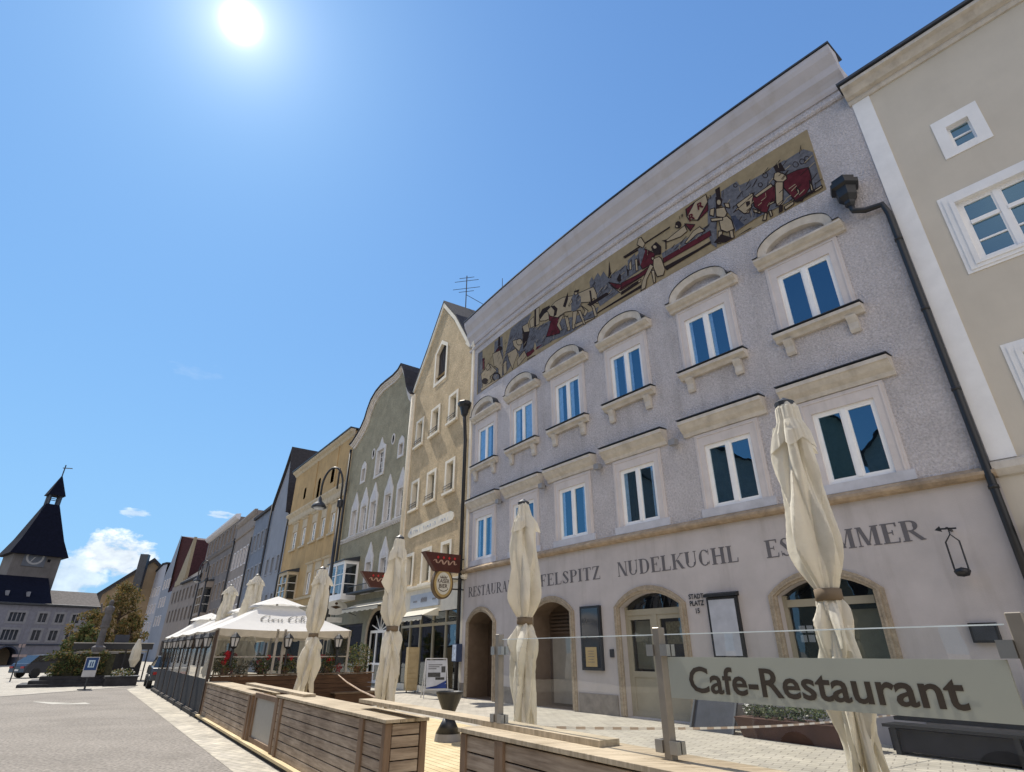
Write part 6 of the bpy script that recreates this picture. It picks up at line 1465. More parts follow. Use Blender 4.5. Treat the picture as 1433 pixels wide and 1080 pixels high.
# ---------------------------------------------------------------- hanging signs
def side_frame(P, nvec):  # o outward, z up; e sideways thickness
    n = Vector(nvec).normalized(); t = Vector((-n.y, n.x))
    if t.y > 0: t = -t   # towards the camera
    return lambda o, z, e=0: Vector((P[0] + n.x * o + t.x * e, P[1] + n.y * o + t.y * e, z))
signb = mat('dark red-brown sign', (.075, .022, .015), .5, .4, var=.2)
def tavern_sign(g, o0, o1, ob, z0, z1, txt, label):
    H = thing('hanging_sign', label, 'sign', g(o0, z0))
    m = MB(); pts = [(o0, z0), (ob, z0), (o1, z1), (o0, z1)]
    m.hexa([g(*pts[0], -.12), g(*pts[1], -.12), g(*pts[1], .12), g(*pts[0], .12), g(*pts[3], -.16), g(*pts[2], -.16), g(*pts[2], .16), g(*pts[3], .16)]); b = m.build('sign_box', signb, H)
    m = MB(); k = .68
    sq_ = [(x_ * .11, .5 + .42 * math.sin(x_ * 1.9) * (1 if x_ % 3 else 1.6)) for x_ in range(14)]
    cola_stroke(m, lambda x, y: g(o1 - .42 - x * (o1 - o0) * .46 - .05 * y, z0 + (z1 - z0) * (.40 + .24 * y), .165), sq_, w0=.04, w1=.10); m.build('sign_script', mat('cream script', (.42, .27, .2), .6), b)
    m = MB()
    for i in range(4): 
        u = o0 + .3 + i * .28; m.add([g(u, z1 - .12, .166), g(u + .06, z1 - .19, .166), g(u, z1 - .26, .166), g(u - .06, z1 - .19, .166)], [(0, 1, 2, 3)])
    m.build('red_flowers', mat('sign red', (.5, .03, .03), .5), b)
    m = MB(); m.bar(g(0, z1 - .15), g(o0, z1 - .15), .04); m.bar(g(0, z0 + .15), g(o0, z0 + .15), .04); m.build('bracket', black, H)
gA = side_frame((-2.13, 25.6), (-.791, -.612))
tavern_sign(gA, .29, 2.1, 1.5, 4.75, 5.5, 'Pizzeria', 'dark red-brown hanging tavern sign with pale script above the oval beer sign')
gB = side_frame((-6.1, 32.1), (-.85, -.527))
tavern_sign(gB, .5, 2.3, 1.7, 4.75, 5.52, 'Pizzeria', 'dark red-brown hanging sign partly hidden by the closed parasol, before the green house')
H = thing('beer_sign', 'oval beer sign with gold rim, crown and black lettering hanging below the tavern sign', 'sign', gA(1.07, 3.7))
def disc(m, g, oc, zc, ro, rz, e0, e1, n=32):
    P_ = [(oc + ro * math.cos(6.2832 * i / n), zc + rz * math.sin(6.2832 * i / n)) for i in range(n)]
    m.add([g(a, b, e1) for a, b in P_], [tuple(range(n))]); m.add([g(a, b, e0) for a, b in P_], [tuple(range(n))])
    for i in range(n): a, b = P_[i], P_[(i + 1) % n]; m.quad(g(*a, e0), g(*b, e0), g(*b, e1), g(*a, e1))
oc, zc = 1.08, 4.27
m = MB(); disc(m, gA, oc, zc, .50, .62, -.10, .10); rim = m.build('rim', mat('bronze rim', (.12, .075, .03), .5, .5, var=.3), H)
m = MB(); disc(m, gA, oc, zc, .44, .555, .101, .115); m.build('gold_ring', mat('dull gold', (.42, .30, .12), .45, .5), rim)
m = MB(); disc(m, gA, oc, zc, .34, .45, .116, .125); fc = m.build('face', mat('sign cream', (.62, .60, .52), .5), rim)
m = MB(); T_ = lambda x, y: gA(oc - x, y, .128)
put_text(m, T_, 'KAISER', -.29, .29, 4.29, .15, bold=.02); put_text(m, T_, 'BIER', -.21, .21, 4.09, .15, bold=.02)
for i in range(5): m.add([T_(-.14 + i * .07 - .03, 4.50), T_(-.14 + i * .07 + .03, 4.50), T_(-.14 + i * .085 - .015 * (1 if i else 1), 4.62 - .02 * abs(i - 2))], [(0, 1, 2)])
m.quad(T_(-.16, 4.47), T_(.16, 4.47), T_(.16, 4.495), T_(-.16, 4.495))
n = 10
for i in range(n): a0, a1 = R(200 + 140 * i / n), R(200 + 140 * (i + 1) / n); m.quad(T_(.26 * math.cos(a0), 4.14 + .2 * math.sin(a0)), T_(.26 * math.cos(a1), 4.14 + .2 * math.sin(a1)), T_(.23 * math.cos(a1), 4.14 + .17 * math.sin(a1)), T_(.23 * math.cos(a0), 4.14 + .17 * math.sin(a0)))
m.build('sign_lettering', mat('sign print', (.06, .035, .02), .6), fc)
m = MB()
for z in (4.5, 4.08): m.bar(gA(-.35, z), gA(.6, z), .05); 
m.build('bracket', black, H)
gC = side_frame((-10.4, 38.1), (-.81, -.585))
H = thing('oval_shop_sign', 'white oval sign with small plate below, in front of the green shop', 'sign', gC(1, 3.2))
m = MB(); disc(m, gC, .9, 4.15, .75, .42, -.08, .08); ov = m.build('oval', mat('sign white', (.6, .6, .56), .5), H)
m = MB(); m.add([gC(.55, 4.2, .09), gC(.9, 4.28, .09), gC(1.25, 4.2, .09), (gC(.9, 4.08, .09))], [(0, 1, 2, 3)]); disc(m, gC, .9, 4.4, .1, .08, .081, .09, 12); m.build('eagle_mark', mat('sign print', (.06, .035, .02), .6), ov)
m = MB()
for e in (-.05, .05): pass
m.hexa([gC(.4, 3.3, -.04), gC(1.4, 3.3, -.04), gC(1.4, 3.3, .04), gC(.4, 3.3, .04), gC(.4, 3.6, -.04), gC(1.4, 3.6, -.04), gC(1.4, 3.6, .04), gC(.4, 3.6, .04)]); m.build('lower_plate', mat('sign white', (.6, .6, .56), .5), H)
m = MB(); m.bar(gC(0, 4.15), gC(.2, 4.15), .06); m.bar(gC(.9, 3.6), gC(.9, 3.75), .04); m.build('bracket', black, H)

# ---------------------------------------------------------------- things along the foot of the restaurant wall
def fsb(m, s0, s1, o0, o1, z0, z1): FF.box(m, s0, s1, z0, z1, o0, o1)
H = thing('leaning_board', 'dark slate board leaning at the wall below the pale menu case', 'board', (*ff(-.8, 9.5), 0))
m = MB(); m.hexa([FF.p(-.15, 0, 9.2), FF.p(-1.25, 0, 9.2), FF.p(-1.25, 0, 9.26), FF.p(-.15, 0, 9.26), FF.p(-.15, .85, 9.6), FF.p(-1.25, .85, 9.6), FF.p(-1.25, .85, 9.66), FF.p(-.15, .85, 9.66)]); bd = m.build('slate', mat('slate board', (.02, .022, .03), .4, .5, var=.4), H)
m = MB()
for s_ in (-.12, -1.28): m.bar(FF.p(s_, 0, 9.18), FF.p(s_, .88, 9.6), .05)
m.bar(FF.p(-.12, .88, 9.6), FF.p(-1.28, .88, 9.6), .05); m.build('board_frame', zinc, H)
H = thing('flower_trough', 'long terracotta trough with low plants against the wall behind the glass band', 'planter', (*ff(-2.8, 9.5), 0))
m = MB(); m.hexa([FF.p(-1.6, 0, 9.1), FF.p(-4.0, 0, 9.1), FF.p(-4.0, 0, 9.5), FF.p(-1.6, 0, 9.5), FF.p(-1.5, .38, 9.0), FF.p(-4.1, .38, 9.0), FF.p(-4.1, .38, 9.6), FF.p(-1.5, .38, 9.6)]); m.build('trough', mat('terracotta', (.07, .035, .025), .8, var=.3), H)
q = MB()
for k in range(26): p = FF.p(-1.7 - k * .09, .48 + rnd.random() * .1, 9.3 + rnd.uniform(-.15, .15)); leaves(q, p, .14, 60, .035, rnd, [0, 0, 1, 4 if k % 7 == 0 else 1])
q.build('foliage', None, H, mats=leafm)
H = thing('garden_bench', 'long black bench against the wall at the lower right', 'bench', (*ff(-6.3, 9.5), 0))
m = MB(); fsb(m, -8.4, -4.4, 9.35, 9.85, .42, .47); m.build('seat', black, H); m = MB(); fsb(m, -8.4, -4.4, 9.86, 9.90, .5, .78); m.build('backrest', black, H)
for s_ in (-8.3, -6.4, -4.6):
    m = MB(); fsb(m, s_, s_ + .08, 9.38, 9.82, 0, .42); m.build('leg', black, H)
m = MB(); fsb(m, -8.35, -4.45, 9.45, 9.8, .05, .40); m.build('under_box', mat('dark slate box', (.02, .02, .024), .6, var=.4), H)
MUR = [('g',[(0.42,15.47),(2.41,15.37),(4.11,15.46),(5.09,15.43),(4.8,15.07),(4.76,14.79),(5.45,14.49),(6.32,14.38),(6.93,14.22),(7.55,13.25),(5.99,13.33),(4.57,13.43),(4.33,13.25),(2.63,13.21),(0.49,13.17)]),('m',[(4.61,13.55),(6.0,13.49),(6.99,13.52),(7.01,13.33),(4.73,13.33)]),('m',[(1.99,14.74),(2.46,14.99),(2.56,14.6),(2.09,14.64)]),('m',[(0.87,14.96),(1.08,14.92),(1.11,14.25),(0.9,14.29)]),('k',[(2.36,15.48),(2.5,15.48),(2.56,14.95),(2.32,15.0)]),('k',[(4.35,14.99),(4.76,15.06),(4.91,14.54),(4.66,13.95),(4.42,13.85)]),('t',[(1.84,14.81),(2.52,14.68),(2.8,14.03),(2.72,13.17),(2.47,13.17),(2.35,13.78),(2.01,14.04)]),('t',[(0.75,14.17),(1.66,14.31),(2.25,13.71),(1.64,13.63),(1.79,13.33),(1.0,13.25),(0.88,13.71)]),('t',[(3.16,14.21),(3.85,14.17),(4.01,13.82),(3.68,13.42),(3.59,13.19),(3.25,13.89)]),('t',[(3.59,14.68),(4.1,14.55),(4.34,14.21),(4.1,13.89),(3.68,14.36)]),('t',[(3.93,13.53),(4.5,13.76),(4.67,13.42),(4.01,13.17)]),('t',[(4.36,15.07),(4.8,15.04),(4.91,14.54),(4.51,14.69)]),('t',[(4.92,15.09),(5.24,15.15),(5.26,14.64),(4.99,14.67)]),('t',[(5.4,15.46),(5.63,15.45),(5.6,14.58),(5.37,14.59)]),('t',[(1.21,14.33),(1.46,14.46),(1.72,14.11),(1.37,14.08)]),('t',[(2.8,13.81),(3.07,13.91),(3.12,13.23),(2.86,13.23)]),('k',[(2.62,13.21),(2.55,13.17),(2.35,13.17),(2.09,13.2),(1.88,13.38),(1.79,13.56),(1.87,13.67),(2.08,13.68),(2.34,13.57),(2.54,13.39)]),('g',[(2.49,13.27),(2.44,13.19),(2.31,13.19),(2.13,13.26),(1.99,13.38),(1.93,13.5),(1.98,13.58),(2.12,13.58),(2.3,13.51),(2.44,13.39)]),('k',[(1.49,13.46),(1.44,13.38),(1.29,13.38),(1.1,13.45),(0.94,13.58),(0.88,13.71),(0.93,13.79),(1.09,13.79),(1.28,13.71),(1.43,13.58)]),('t',[(4.39,14.25),(4.34,14.17),(4.22,14.17),(4.06,14.24),(3.94,14.36),(3.89,14.48),(3.94,14.56),(4.07,14.56),(4.22,14.49),(4.34,14.37)]),('k',[(2.75,14.68),(2.71,14.63),(2.62,14.63),(2.5,14.69),(2.41,14.77),(2.37,14.86),(2.41,14.91),(2.5,14.91),(2.62,14.86),(2.71,14.77)]),('k',[(5.29,15.48),(5.42,15.48),(5.39,14.55),(5.28,14.57)]),('t',[(4.72,13.23),(5.29,13.17),(5.25,13.17),(4.74,13.17)]),('t',[(0.79,13.34),(2.36,13.21),(2.36,13.17),(0.85,13.17)]),('t',[(5.61,14.85),(6.06,15.0),(6.49,14.98),(6.75,14.63),(6.46,14.46),(6.04,14.52),(5.68,14.68)]),('k',[(5.61,15.01),(5.85,15.22),(6.35,15.14),(6.38,14.91),(5.98,14.9),(5.68,14.76)]),('m',[(6.26,14.72),(6.75,14.58),(6.72,14.17),(6.52,14.12),(6.32,14.32)]),('g',[(8.79,14.93),(8.93,15.1),(9.02,14.9),(9.27,15.1),(9.39,14.84),(9.57,14.99),(9.69,14.71),(9.79,14.55),(10.0,14.62),(10.73,14.57),(11.15,14.71),(11.42,14.88),(11.77,14.61),(11.46,14.04),(10.36,13.98),(10.22,13.63),(9.24,13.54),(9.07,14.21),(8.82,14.66)]),('k',[(9.77,14.54),(9.9,15.31),(9.94,14.46)]),('k',[(7.55,13.22),(9.22,13.36),(11.23,13.41),(11.22,13.28),(9.33,13.3),(7.6,13.17)]),('g',[(5.85,14.37),(6.28,14.37),(7.72,13.84),(8.73,13.56),(9.18,13.57),(9.01,13.23),(7.55,13.17),(5.81,13.42)]),('m',[(6.43,14.4),(6.9,14.26),(6.95,13.46),(6.59,13.54),(6.04,13.7),(6.27,14.06)]),('m',[(9.76,14.36),(10.35,13.92),(11.44,13.9),(11.29,13.71),(10.33,13.7),(10.09,13.88)]),('t',[(9.85,14.16),(10.3,13.66),(11.26,13.63),(11.22,13.54),(10.29,13.57)]),('t',[(6.17,14.96),(6.74,15.12),(7.22,15.07),(7.79,14.83),(8.22,14.74),(8.76,14.64),(8.99,14.59),(9.11,14.25),(9.17,13.72),(9.06,13.78),(8.98,14.07),(8.71,14.02),(8.19,14.27),(7.68,14.14),(7.3,14.29),(6.83,14.27),(6.36,14.59)]),('t',[(6.97,14.23),(7.26,14.23),(6.95,13.93),(7.07,13.56),(6.96,13.54),(6.77,13.91)]),('t',[(7.26,14.13),(7.48,13.96),(7.57,13.31),(7.41,13.33)]),('t',[(8.24,14.12),(8.62,13.67),(8.43,13.51),(8.34,13.61),(8.45,13.76)]),('t',[(8.71,14.02),(8.97,13.68),(9.07,13.2),(8.93,13.22),(8.85,13.65)]),('k',[(6.42,15.05),(6.66,14.97),(6.86,14.7),(6.77,14.43),(6.57,14.43),(6.65,14.71)]),('k',[(7.19,14.63),(7.38,14.95),(7.54,15.15),(7.53,14.81),(7.35,14.49)]),('k',[(8.75,14.54),(8.84,14.5),(8.88,13.93),(8.79,13.93)]),('g',[(7.71,14.72),(7.99,14.98),(8.27,14.51),(8.25,14.07),(7.86,14.02),(7.68,14.16)]),('t',[(8.09,14.79),(8.07,14.75),(8.02,14.75),(7.96,14.78),(7.91,14.84),(7.9,14.9),(7.92,14.93),(7.97,14.94),(8.03,14.9),(8.08,14.85)]),('k',[(7.9,15.0),(8.21,14.91),(8.17,14.82),(7.92,14.91)]),('t',[(7.77,14.07),(8.04,13.97),(7.8,13.24),(7.68,13.3)]),('t',[(8.05,13.97),(8.21,13.89),(8.43,13.17),(8.33,13.17)]),('t',[(7.54,14.49),(7.75,14.69),(7.77,14.53),(7.57,14.43)]),('k',[(8.59,13.98),(9.61,13.97),(9.81,13.81),(8.75,13.8)]),('t',[(7.82,13.44),(8.93,13.22),(8.92,13.17),(7.87,13.27)]),('k',[(10.55,14.3),(10.69,14.45),(10.78,14.31),(10.73,14.1),(10.58,14.14)]),('k',[(10.92,14.42),(11.06,14.57),(11.14,14.42),(11.09,14.21),(10.95,14.25)]),('k',[(11.16,14.41),(11.31,14.56),(11.38,14.42),(11.33,14.21),(11.19,14.25)]),('k',[(10.18,14.27),(10.33,14.43),(10.42,14.28),(10.37,14.07),(10.22,14.11)]),('t',[(10.84,14.41),(10.96,14.54),(10.98,14.28),(10.94,14.16)]),('t',[(11.07,14.42),(11.18,14.54),(11.2,14.29),(11.16,14.17)]),('t',[(10.56,14.43),(10.68,14.56),(10.7,14.3),(10.66,14.18)]),('k',[(10.63,15.01),(11.28,14.96),(11.3,14.89),(10.65,14.93)]),('g',[(14.21,15.18),(14.55,15.25),(14.49,14.75),(14.19,13.17),(14.03,13.45),(14.03,14.0)]),('g',[(14.71,15.04),(15.19,15.04),(15.02,14.15),(14.91,14.31),(14.82,14.64)]),('k',[(14.52,15.37),(14.69,15.38),(14.65,14.95),(14.52,15.05)]),('g',[(12.23,14.17),(14.06,14.18),(14.11,13.9),(12.27,13.87)]),('m',[(12.26,13.93),(14.09,13.93),(14.1,13.73),(12.25,13.75)]),('k',[(12.27,13.58),(13.48,13.52),(14.06,13.54),(14.05,13.44),(12.33,13.38)]),('m',[(10.37,13.97),(11.16,13.89),(11.83,13.96),(11.75,13.73),(11.24,13.73),(10.35,13.77)]),('k',[(10.33,13.61),(11.13,13.63),(11.14,13.51),(10.31,13.46)]),('t',[(13.4,15.33),(13.74,15.39),(14.19,15.41),(14.21,15.09),(13.74,14.62),(13.45,14.83),(13.39,15.03)]),('m',[(13.41,15.34),(13.75,15.37),(13.41,15.01)]),('m',[(14.2,15.03),(14.16,14.73),(13.75,14.59),(14.06,14.9)]),('t',[(12.42,14.57),(12.91,14.66),(13.26,14.72),(13.32,14.43),(13.04,14.37),(12.54,14.49)]),('t',[(13.15,14.02),(13.52,14.29),(13.77,14.31),(13.93,14.02),(13.65,14.09),(13.23,13.97)]),('m',[(13.27,14.78),(13.62,14.5),(13.43,14.37)]),('k',[(13.15,14.82),(13.12,14.75),(13.05,14.73),(12.98,14.78),(12.93,14.88),(12.92,14.98),(12.95,15.06),(13.02,15.07),(13.09,15.02),(13.14,14.93)]),('t',[(13.02,14.84),(13.01,14.81),(12.98,14.81),(12.94,14.83),(12.92,14.87),(12.91,14.91),(12.93,14.94),(12.96,14.95),(12.99,14.92),(13.02,14.88)]),('g',[(10.77,14.75),(11.13,14.86),(11.21,14.05),(10.79,14.06)]),('g',[(10.44,14.61),(10.68,14.63),(10.69,14.12),(10.38,14.11)]),('t',[(11.1,14.59),(11.2,14.58),(11.18,14.07),(11.09,14.08)]),('t',[(10.82,14.57),(10.94,14.69),(10.91,14.27),(10.81,14.29)]),('m',[(11.33,14.84),(11.61,14.75),(11.97,14.33),(11.83,13.96),(11.37,14.0),(11.25,14.4)]),('g',[(11.29,14.96),(11.56,14.93),(11.58,14.68),(11.3,14.19)]),('t',[(11.27,15.17),(11.37,15.4),(11.49,15.37),(11.62,14.99),(11.5,14.87)]),('t',[(11.92,14.13),(11.9,14.1),(11.87,14.1),(11.83,14.12),(11.81,14.16),(11.8,14.21),(11.82,14.24),(11.85,14.24),(11.89,14.22),(11.91,14.18)]),('t',[(11.3,13.51),(11.72,14.02),(11.84,13.86),(11.51,13.5),(11.4,13.17),(11.2,13.17)]),('t',[(11.73,13.74),(11.86,13.66),(11.84,13.17),(11.76,13.17)]),('t',[(11.88,14.14),(12.12,14.1),(12.2,13.96),(12.28,13.46),(12.18,13.27),(11.93,13.35),(11.83,13.82)]),('k',[(11.84,14.7),(12.08,14.78),(12.26,14.45),(12.21,14.14),(11.96,14.25)]),('t',[(12.09,14.54),(12.06,14.5),(12.02,14.5),(11.96,14.53),(11.93,14.59),(11.92,14.65),(11.94,14.69),(11.99,14.7),(12.04,14.66),(12.08,14.6)]),('k',[(10.6,15.05),(12.71,15.05),(12.71,14.99),(10.61,14.98)]),('k',[(12.3,14.69),(12.51,14.6),(12.45,14.21),(12.41,14.24),(12.44,14.55)]),('g',[(14.71,15.15),(15.25,15.17),(15.31,14.95),(15.71,14.88),(16.46,14.84),(17.27,14.87),(17.47,14.58),(17.43,13.33),(16.77,13.37),(15.51,13.44),(14.87,13.36),(14.86,13.94),(14.62,14.65)]),('d',[(14.83,14.01),(15.77,13.63),(15.74,13.47),(14.92,13.4)]),('k',[(17.05,14.44),(17.02,14.39),(16.97,14.38),(16.92,14.42),(16.89,14.49),(16.89,14.56),(16.92,14.62),(16.97,14.63),(17.01,14.58),(17.04,14.51)]),('g',[(17.02,14.45),(17.0,14.41),(16.97,14.41),(16.93,14.44),(16.91,14.49),(16.91,14.55),(16.93,14.59),(16.97,14.59),(17.0,14.56),(17.02,14.51)]),('k',[(17.22,14.41),(17.19,14.37),(17.15,14.36),(17.1,14.39),(17.08,14.46),(17.08,14.53),(17.1,14.58),(17.15,14.59),(17.19,14.55),(17.22,14.48)]),('g',[(17.2,14.43),(17.18,14.4),(17.15,14.39),(17.12,14.42),(17.1,14.46),(17.1,14.51),(17.12,14.55),(17.15,14.55),(17.18,14.53),(17.2,14.48)]),('k',[(17.35,14.43),(17.32,14.38),(17.28,14.38),(17.24,14.41),(17.22,14.47),(17.22,14.53),(17.24,14.58),(17.28,14.58),(17.32,14.55),(17.35,14.49)]),('g',[(17.33,14.44),(17.31,14.41),(17.28,14.41),(17.26,14.43),(17.24,14.47),(17.24,14.52),(17.26,14.55),(17.28,14.55),(17.31,14.53),(17.33,14.49)]),('k',[(16.82,14.47),(16.8,14.42),(16.75,14.42),(16.7,14.45),(16.67,14.52),(16.67,14.59),(16.7,14.64),(16.75,14.65),(16.79,14.61),(16.82,14.54)]),('g',[(16.8,14.49),(16.78,14.45),(16.75,14.45),(16.72,14.48),(16.69,14.52),(16.69,14.58),(16.71,14.61),(16.75,14.62),(16.78,14.59),(16.8,14.54)]),('k',[(16.19,14.69),(16.16,14.64),(16.11,14.63),(16.06,14.67),(16.03,14.74),(16.03,14.82),(16.05,14.87),(16.1,14.87),(16.15,14.83),(16.18,14.76)]),('g',[(16.16,14.71),(16.14,14.67),(16.11,14.66),(16.07,14.69),(16.05,14.74),(16.05,14.8),(16.07,14.83),(16.1,14.84),(16.14,14.81),(16.16,14.76)]),('k',[(15.98,14.46),(15.95,14.42),(15.91,14.41),(15.87,14.44),(15.84,14.5),(15.84,14.57),(15.86,14.61),(15.9,14.61),(15.95,14.58),(15.97,14.52)]),('g',[(15.95,14.48),(15.94,14.45),(15.91,14.45),(15.88,14.47),(15.86,14.51),(15.86,14.55),(15.88,14.58),(15.9,14.58),(15.93,14.56),(15.95,14.52)]),('k',[(15.25,14.99),(15.23,14.95),(15.19,14.94),(15.15,14.98),(15.12,15.03),(15.12,15.09),(15.14,15.13),(15.18,15.14),(15.22,15.1),(15.25,15.05)]),('g',[(15.23,15.01),(15.22,14.98),(15.19,14.98),(15.16,15.0),(15.15,15.04),(15.14,15.07),(15.16,15.1),(15.18,15.1),(15.21,15.08),(15.23,15.05)]),('m',[(16.65,14.32),(16.97,14.28),(17.25,14.16),(17.25,13.83),(17.21,13.54),(17.03,13.36),(16.86,13.17),(16.71,13.26),(16.61,13.58),(16.5,13.94),(16.54,14.2)]),('m',[(15.58,14.22),(15.96,14.21),(16.25,14.22),(16.31,14.09),(16.17,13.6),(16.03,13.64),(15.89,13.41),(15.75,13.53),(15.59,13.86)]),('t',[(14.95,14.09),(15.24,14.25),(15.54,14.38),(15.68,14.36),(15.58,14.15),(15.49,13.88),(15.38,13.75),(15.24,13.84),(15.11,14.1)]),('k',[(15.37,14.21),(15.5,14.17),(15.49,14.03),(15.37,13.99)]),('t',[(15.53,13.83),(15.72,13.58),(15.72,13.49),(15.53,13.68)]),('t',[(15.72,13.23),(15.83,13.45),(15.89,13.39),(15.82,13.18)]),('t',[(15.95,13.43),(16.02,13.42),(16.02,13.21),(15.96,13.21)]),('t',[(17.18,13.71),(17.21,13.5),(17.2,13.29),(17.14,13.35)]),('t',[(16.81,13.71),(16.87,13.58),(16.85,13.41),(16.81,13.53)]),('t',[(16.0,13.7),(16.18,13.67),(16.15,13.62),(15.99,13.62)]),('t',[(16.38,13.29),(16.66,13.32),(16.64,13.22),(16.38,13.17)]),('t',[(15.09,14.31),(15.62,14.39),(15.64,14.3),(15.12,14.14)]),('g',[(16.31,14.88),(16.72,14.88),(16.88,14.57),(16.82,14.4),(16.41,14.63)]),('k',[(16.39,14.89),(16.61,14.87),(16.67,14.48),(16.41,14.63)]),('t',[(16.37,14.62),(16.48,14.59),(16.65,14.34),(16.65,14.18),(16.53,14.15),(16.37,14.27),(16.3,14.43)]),('t',[(15.66,14.24),(16.2,14.33),(16.24,14.2),(15.71,14.14)]),('t',[(16.32,14.31),(16.53,14.15),(16.38,13.47),(16.27,13.42),(16.2,13.46),(16.2,13.6)]),('k',[(16.25,13.43),(16.38,13.45),(16.31,13.17),(16.2,13.17)]),('k',[(14.49,15.06),(14.62,15.03),(14.7,14.8),(14.61,14.59),(14.44,14.63)]),('t',[(14.64,14.73),(14.61,14.67),(14.57,14.66),(14.52,14.69),(14.49,14.76),(14.49,14.84),(14.52,14.9),(14.56,14.91),(14.61,14.88),(14.64,14.81)]),('t',[(14.43,14.61),(14.71,14.48),(14.75,14.21),(14.64,14.08),(14.39,14.31)]),('t',[(14.45,14.17),(14.73,14.09),(14.84,13.84),(14.86,13.48),(14.62,13.51),(14.45,13.72)]),('t',[(14.36,13.72),(14.49,13.64),(14.36,13.24),(14.26,13.3)]),('t',[(14.7,13.5),(14.81,13.47),(14.8,13.17),(14.69,13.21)]),('t',[(14.2,14.35),(14.58,14.14),(14.57,14.03),(14.2,14.23)]),('t',[(14.72,14.63),(14.87,14.52),(14.87,14.32),(14.75,14.44)]),('t',[(14.24,14.72),(14.39,14.67),(14.31,14.37),(14.19,14.51)]),('k',[(14.14,13.4),(14.42,13.56),(14.78,13.17),(15.31,13.21),(15.4,13.17),(14.51,13.17)]),('k',[(16.72,13.32),(17.42,13.34),(17.44,13.26),(16.73,13.2)]),('t',[(17.23,13.3),(17.43,13.33),(17.43,13.25),(17.23,13.24)])]
# ---------------------------------------------------------------- far end of the square
def fsq(x, y, ax=(.94, .34)): return Vector((x, y)), Vector(ax).normalized()
H = thing('stone_fountain', 'dark low fountain with steps and hedge-like planting at the far left', 'fountain', (-23.6, 34.5, 0))
ax = Vector((.83, .56)); c = Vector((-24.0, 34.2)); dstone = mat('dark wet stone', (.035, .035, .04), .8, var=.4)
m = MB(); m.obox(c, ax, 4.4, 3.0, .0, .14); m.build('lower_step', dstone, H)
m = MB(); m.obox(c, ax, 3.6, 2.3, .14, .30); m.build('middle_step', dstone, H)
m = MB(); m.obox(c, ax, 2.8, 1.7, .30, .48); m.build('upper_step', dstone, H)
m = MB(); m.obox(c + Vector((.2, .4)), ax, 2.6, 1.3, .48, 1.55); m.build('basin_screen', mat('ivy covered stone', (.06, .06, .035), .9, var=.5, vscale=8, bump=.8, bscale=15), H)
m = MB(); m.obox(c + Vector((.2, .4)), ax, 2.8, 1.5, 1.55, 1.65); m.build('rim', mat('pale grey rim', (.2, .19, .18), .8), H)
q = MB()
for k in range(40): p = c + ax * (rnd.uniform(-1.3, 1.4)) + Vector((.3, -.6)); leaves(q, (p.x, p.y, rnd.uniform(.6, 1.6)), .22, 45, .06, rnd, [0, 1, 1, 2])
q.build('climbing_plants', None, H, mats=leafm)
H = thing('statue_column', 'slender grey statue on a column rising before the yellowing tree', 'statue', (-24.6, 36.5, 0))
m = MB(); m.lathe((-24.6, 36.5, 0), [(.5, 0), (.5, .5), (.3, .6), (.26, 1.6), (.34, 1.7), (.36, 1.9), (.2, 2.0), (.16, 2.9), (.24, 3.0), (.24, 3.1)], 10); m.build('column', mat('grey statue stone', (.12, .115, .12), .85, var=.3), H)
m = MB(); m.lathe((-24.6, 36.5, 3.1), [(.20, 0), (.24, .3), (.18, .6), (.26, .85), (.24, 1.0), (.09, 1.12), (.12, 1.2), (.13, 1.32), (.08, 1.42), (0, 1.46)], 10); m.tube([(-24.6, 36.5, 4.0), (-24.95, 36.35, 3.8), (-25.0, 36.2, 4.3)], .06, 6); m.build('statue_figure', mat('grey statue stone', (.12, .115, .12), .85, var=.3), H)
H = thing('snack_kiosk', 'long dark kiosk with pale stripes along its flat roof behind the fountain', 'kiosk', (-25.6, 39.6, 0))
c = Vector((-25.7, 39.6)); ax = Vector((.84, .54))
m = MB(); m.obox(c, ax, 3.4, 2.2, 0, 1.55); m.build('body', mat('dark kiosk', (.02, .02, .022), .6, var=.4), H)
m = MB(); m.obox(c, ax, 4.2, 2.8, 1.78, 2.12); m.build('roof', black, H)
m = MB(); m.obox(c, ax, 4.24, 2.84, 2.125, 2.17); m.obox(c, ax, 3.7, 2.4, 1.62, 1.70); m.build('pale_stripes', mat('pale stripe', (.5, .48, .44), .7), H)
m = MB(); m.obox(c + ax * .3, ax, .8, .7, 2.17, 2.65); m.build('roof_box', mat('dark vent', (.04, .045, .06), .7), H)
for u in (-1.9, -.6, .7, 1.9):
    m = MB(); p = c + ax * u + Vector((.54, -.84)) * 1.25; m.obox(p, ax, .08, .08, 0, 1.78); m.build('post', black, H)
H = thing('parking_sign', 'small blue and white sign on a thin post at the edge of the road', 'sign', (-20.6, 30.4, 0))
sx = Vector((.9, .35, 0)).normalized(); P0 = Vector((-20.6, 30.4, 0))
m = MB(); m.bar(P0, P0 + Vector((0, 0, .62)), .06); m.obox((P0.x, P0.y), sx.xy, .5, .4, 0, .04); m.build('post', zinc, H)
def SP_(u, z, e=0): return P0 + sx * u + Vector((sx.y, -sx.x, 0)) * (.04 + e) + Vector((0, 0, z))
m = MB(); m.hexa([SP_(-.28, .55, -.03), SP_(.28, .55, -.03), SP_(.28, .55), SP_(-.28, .55), SP_(-.28, 1.42, -.03), SP_(.28, 1.42, -.03), SP_(.28, 1.42), SP_(-.28, 1.42)]); pl = m.build('plate', mat('sign grey white', (.42, .43, .45), .5), H)
m = MB(); m.quad(SP_(-.25, .84, .003), SP_(.25, .84, .003), SP_(.25, 1.39, .003), SP_(-.25, 1.39, .003)); m.build('blue_field', mat('sign blue', (.015, .05, .16), .5), pl)
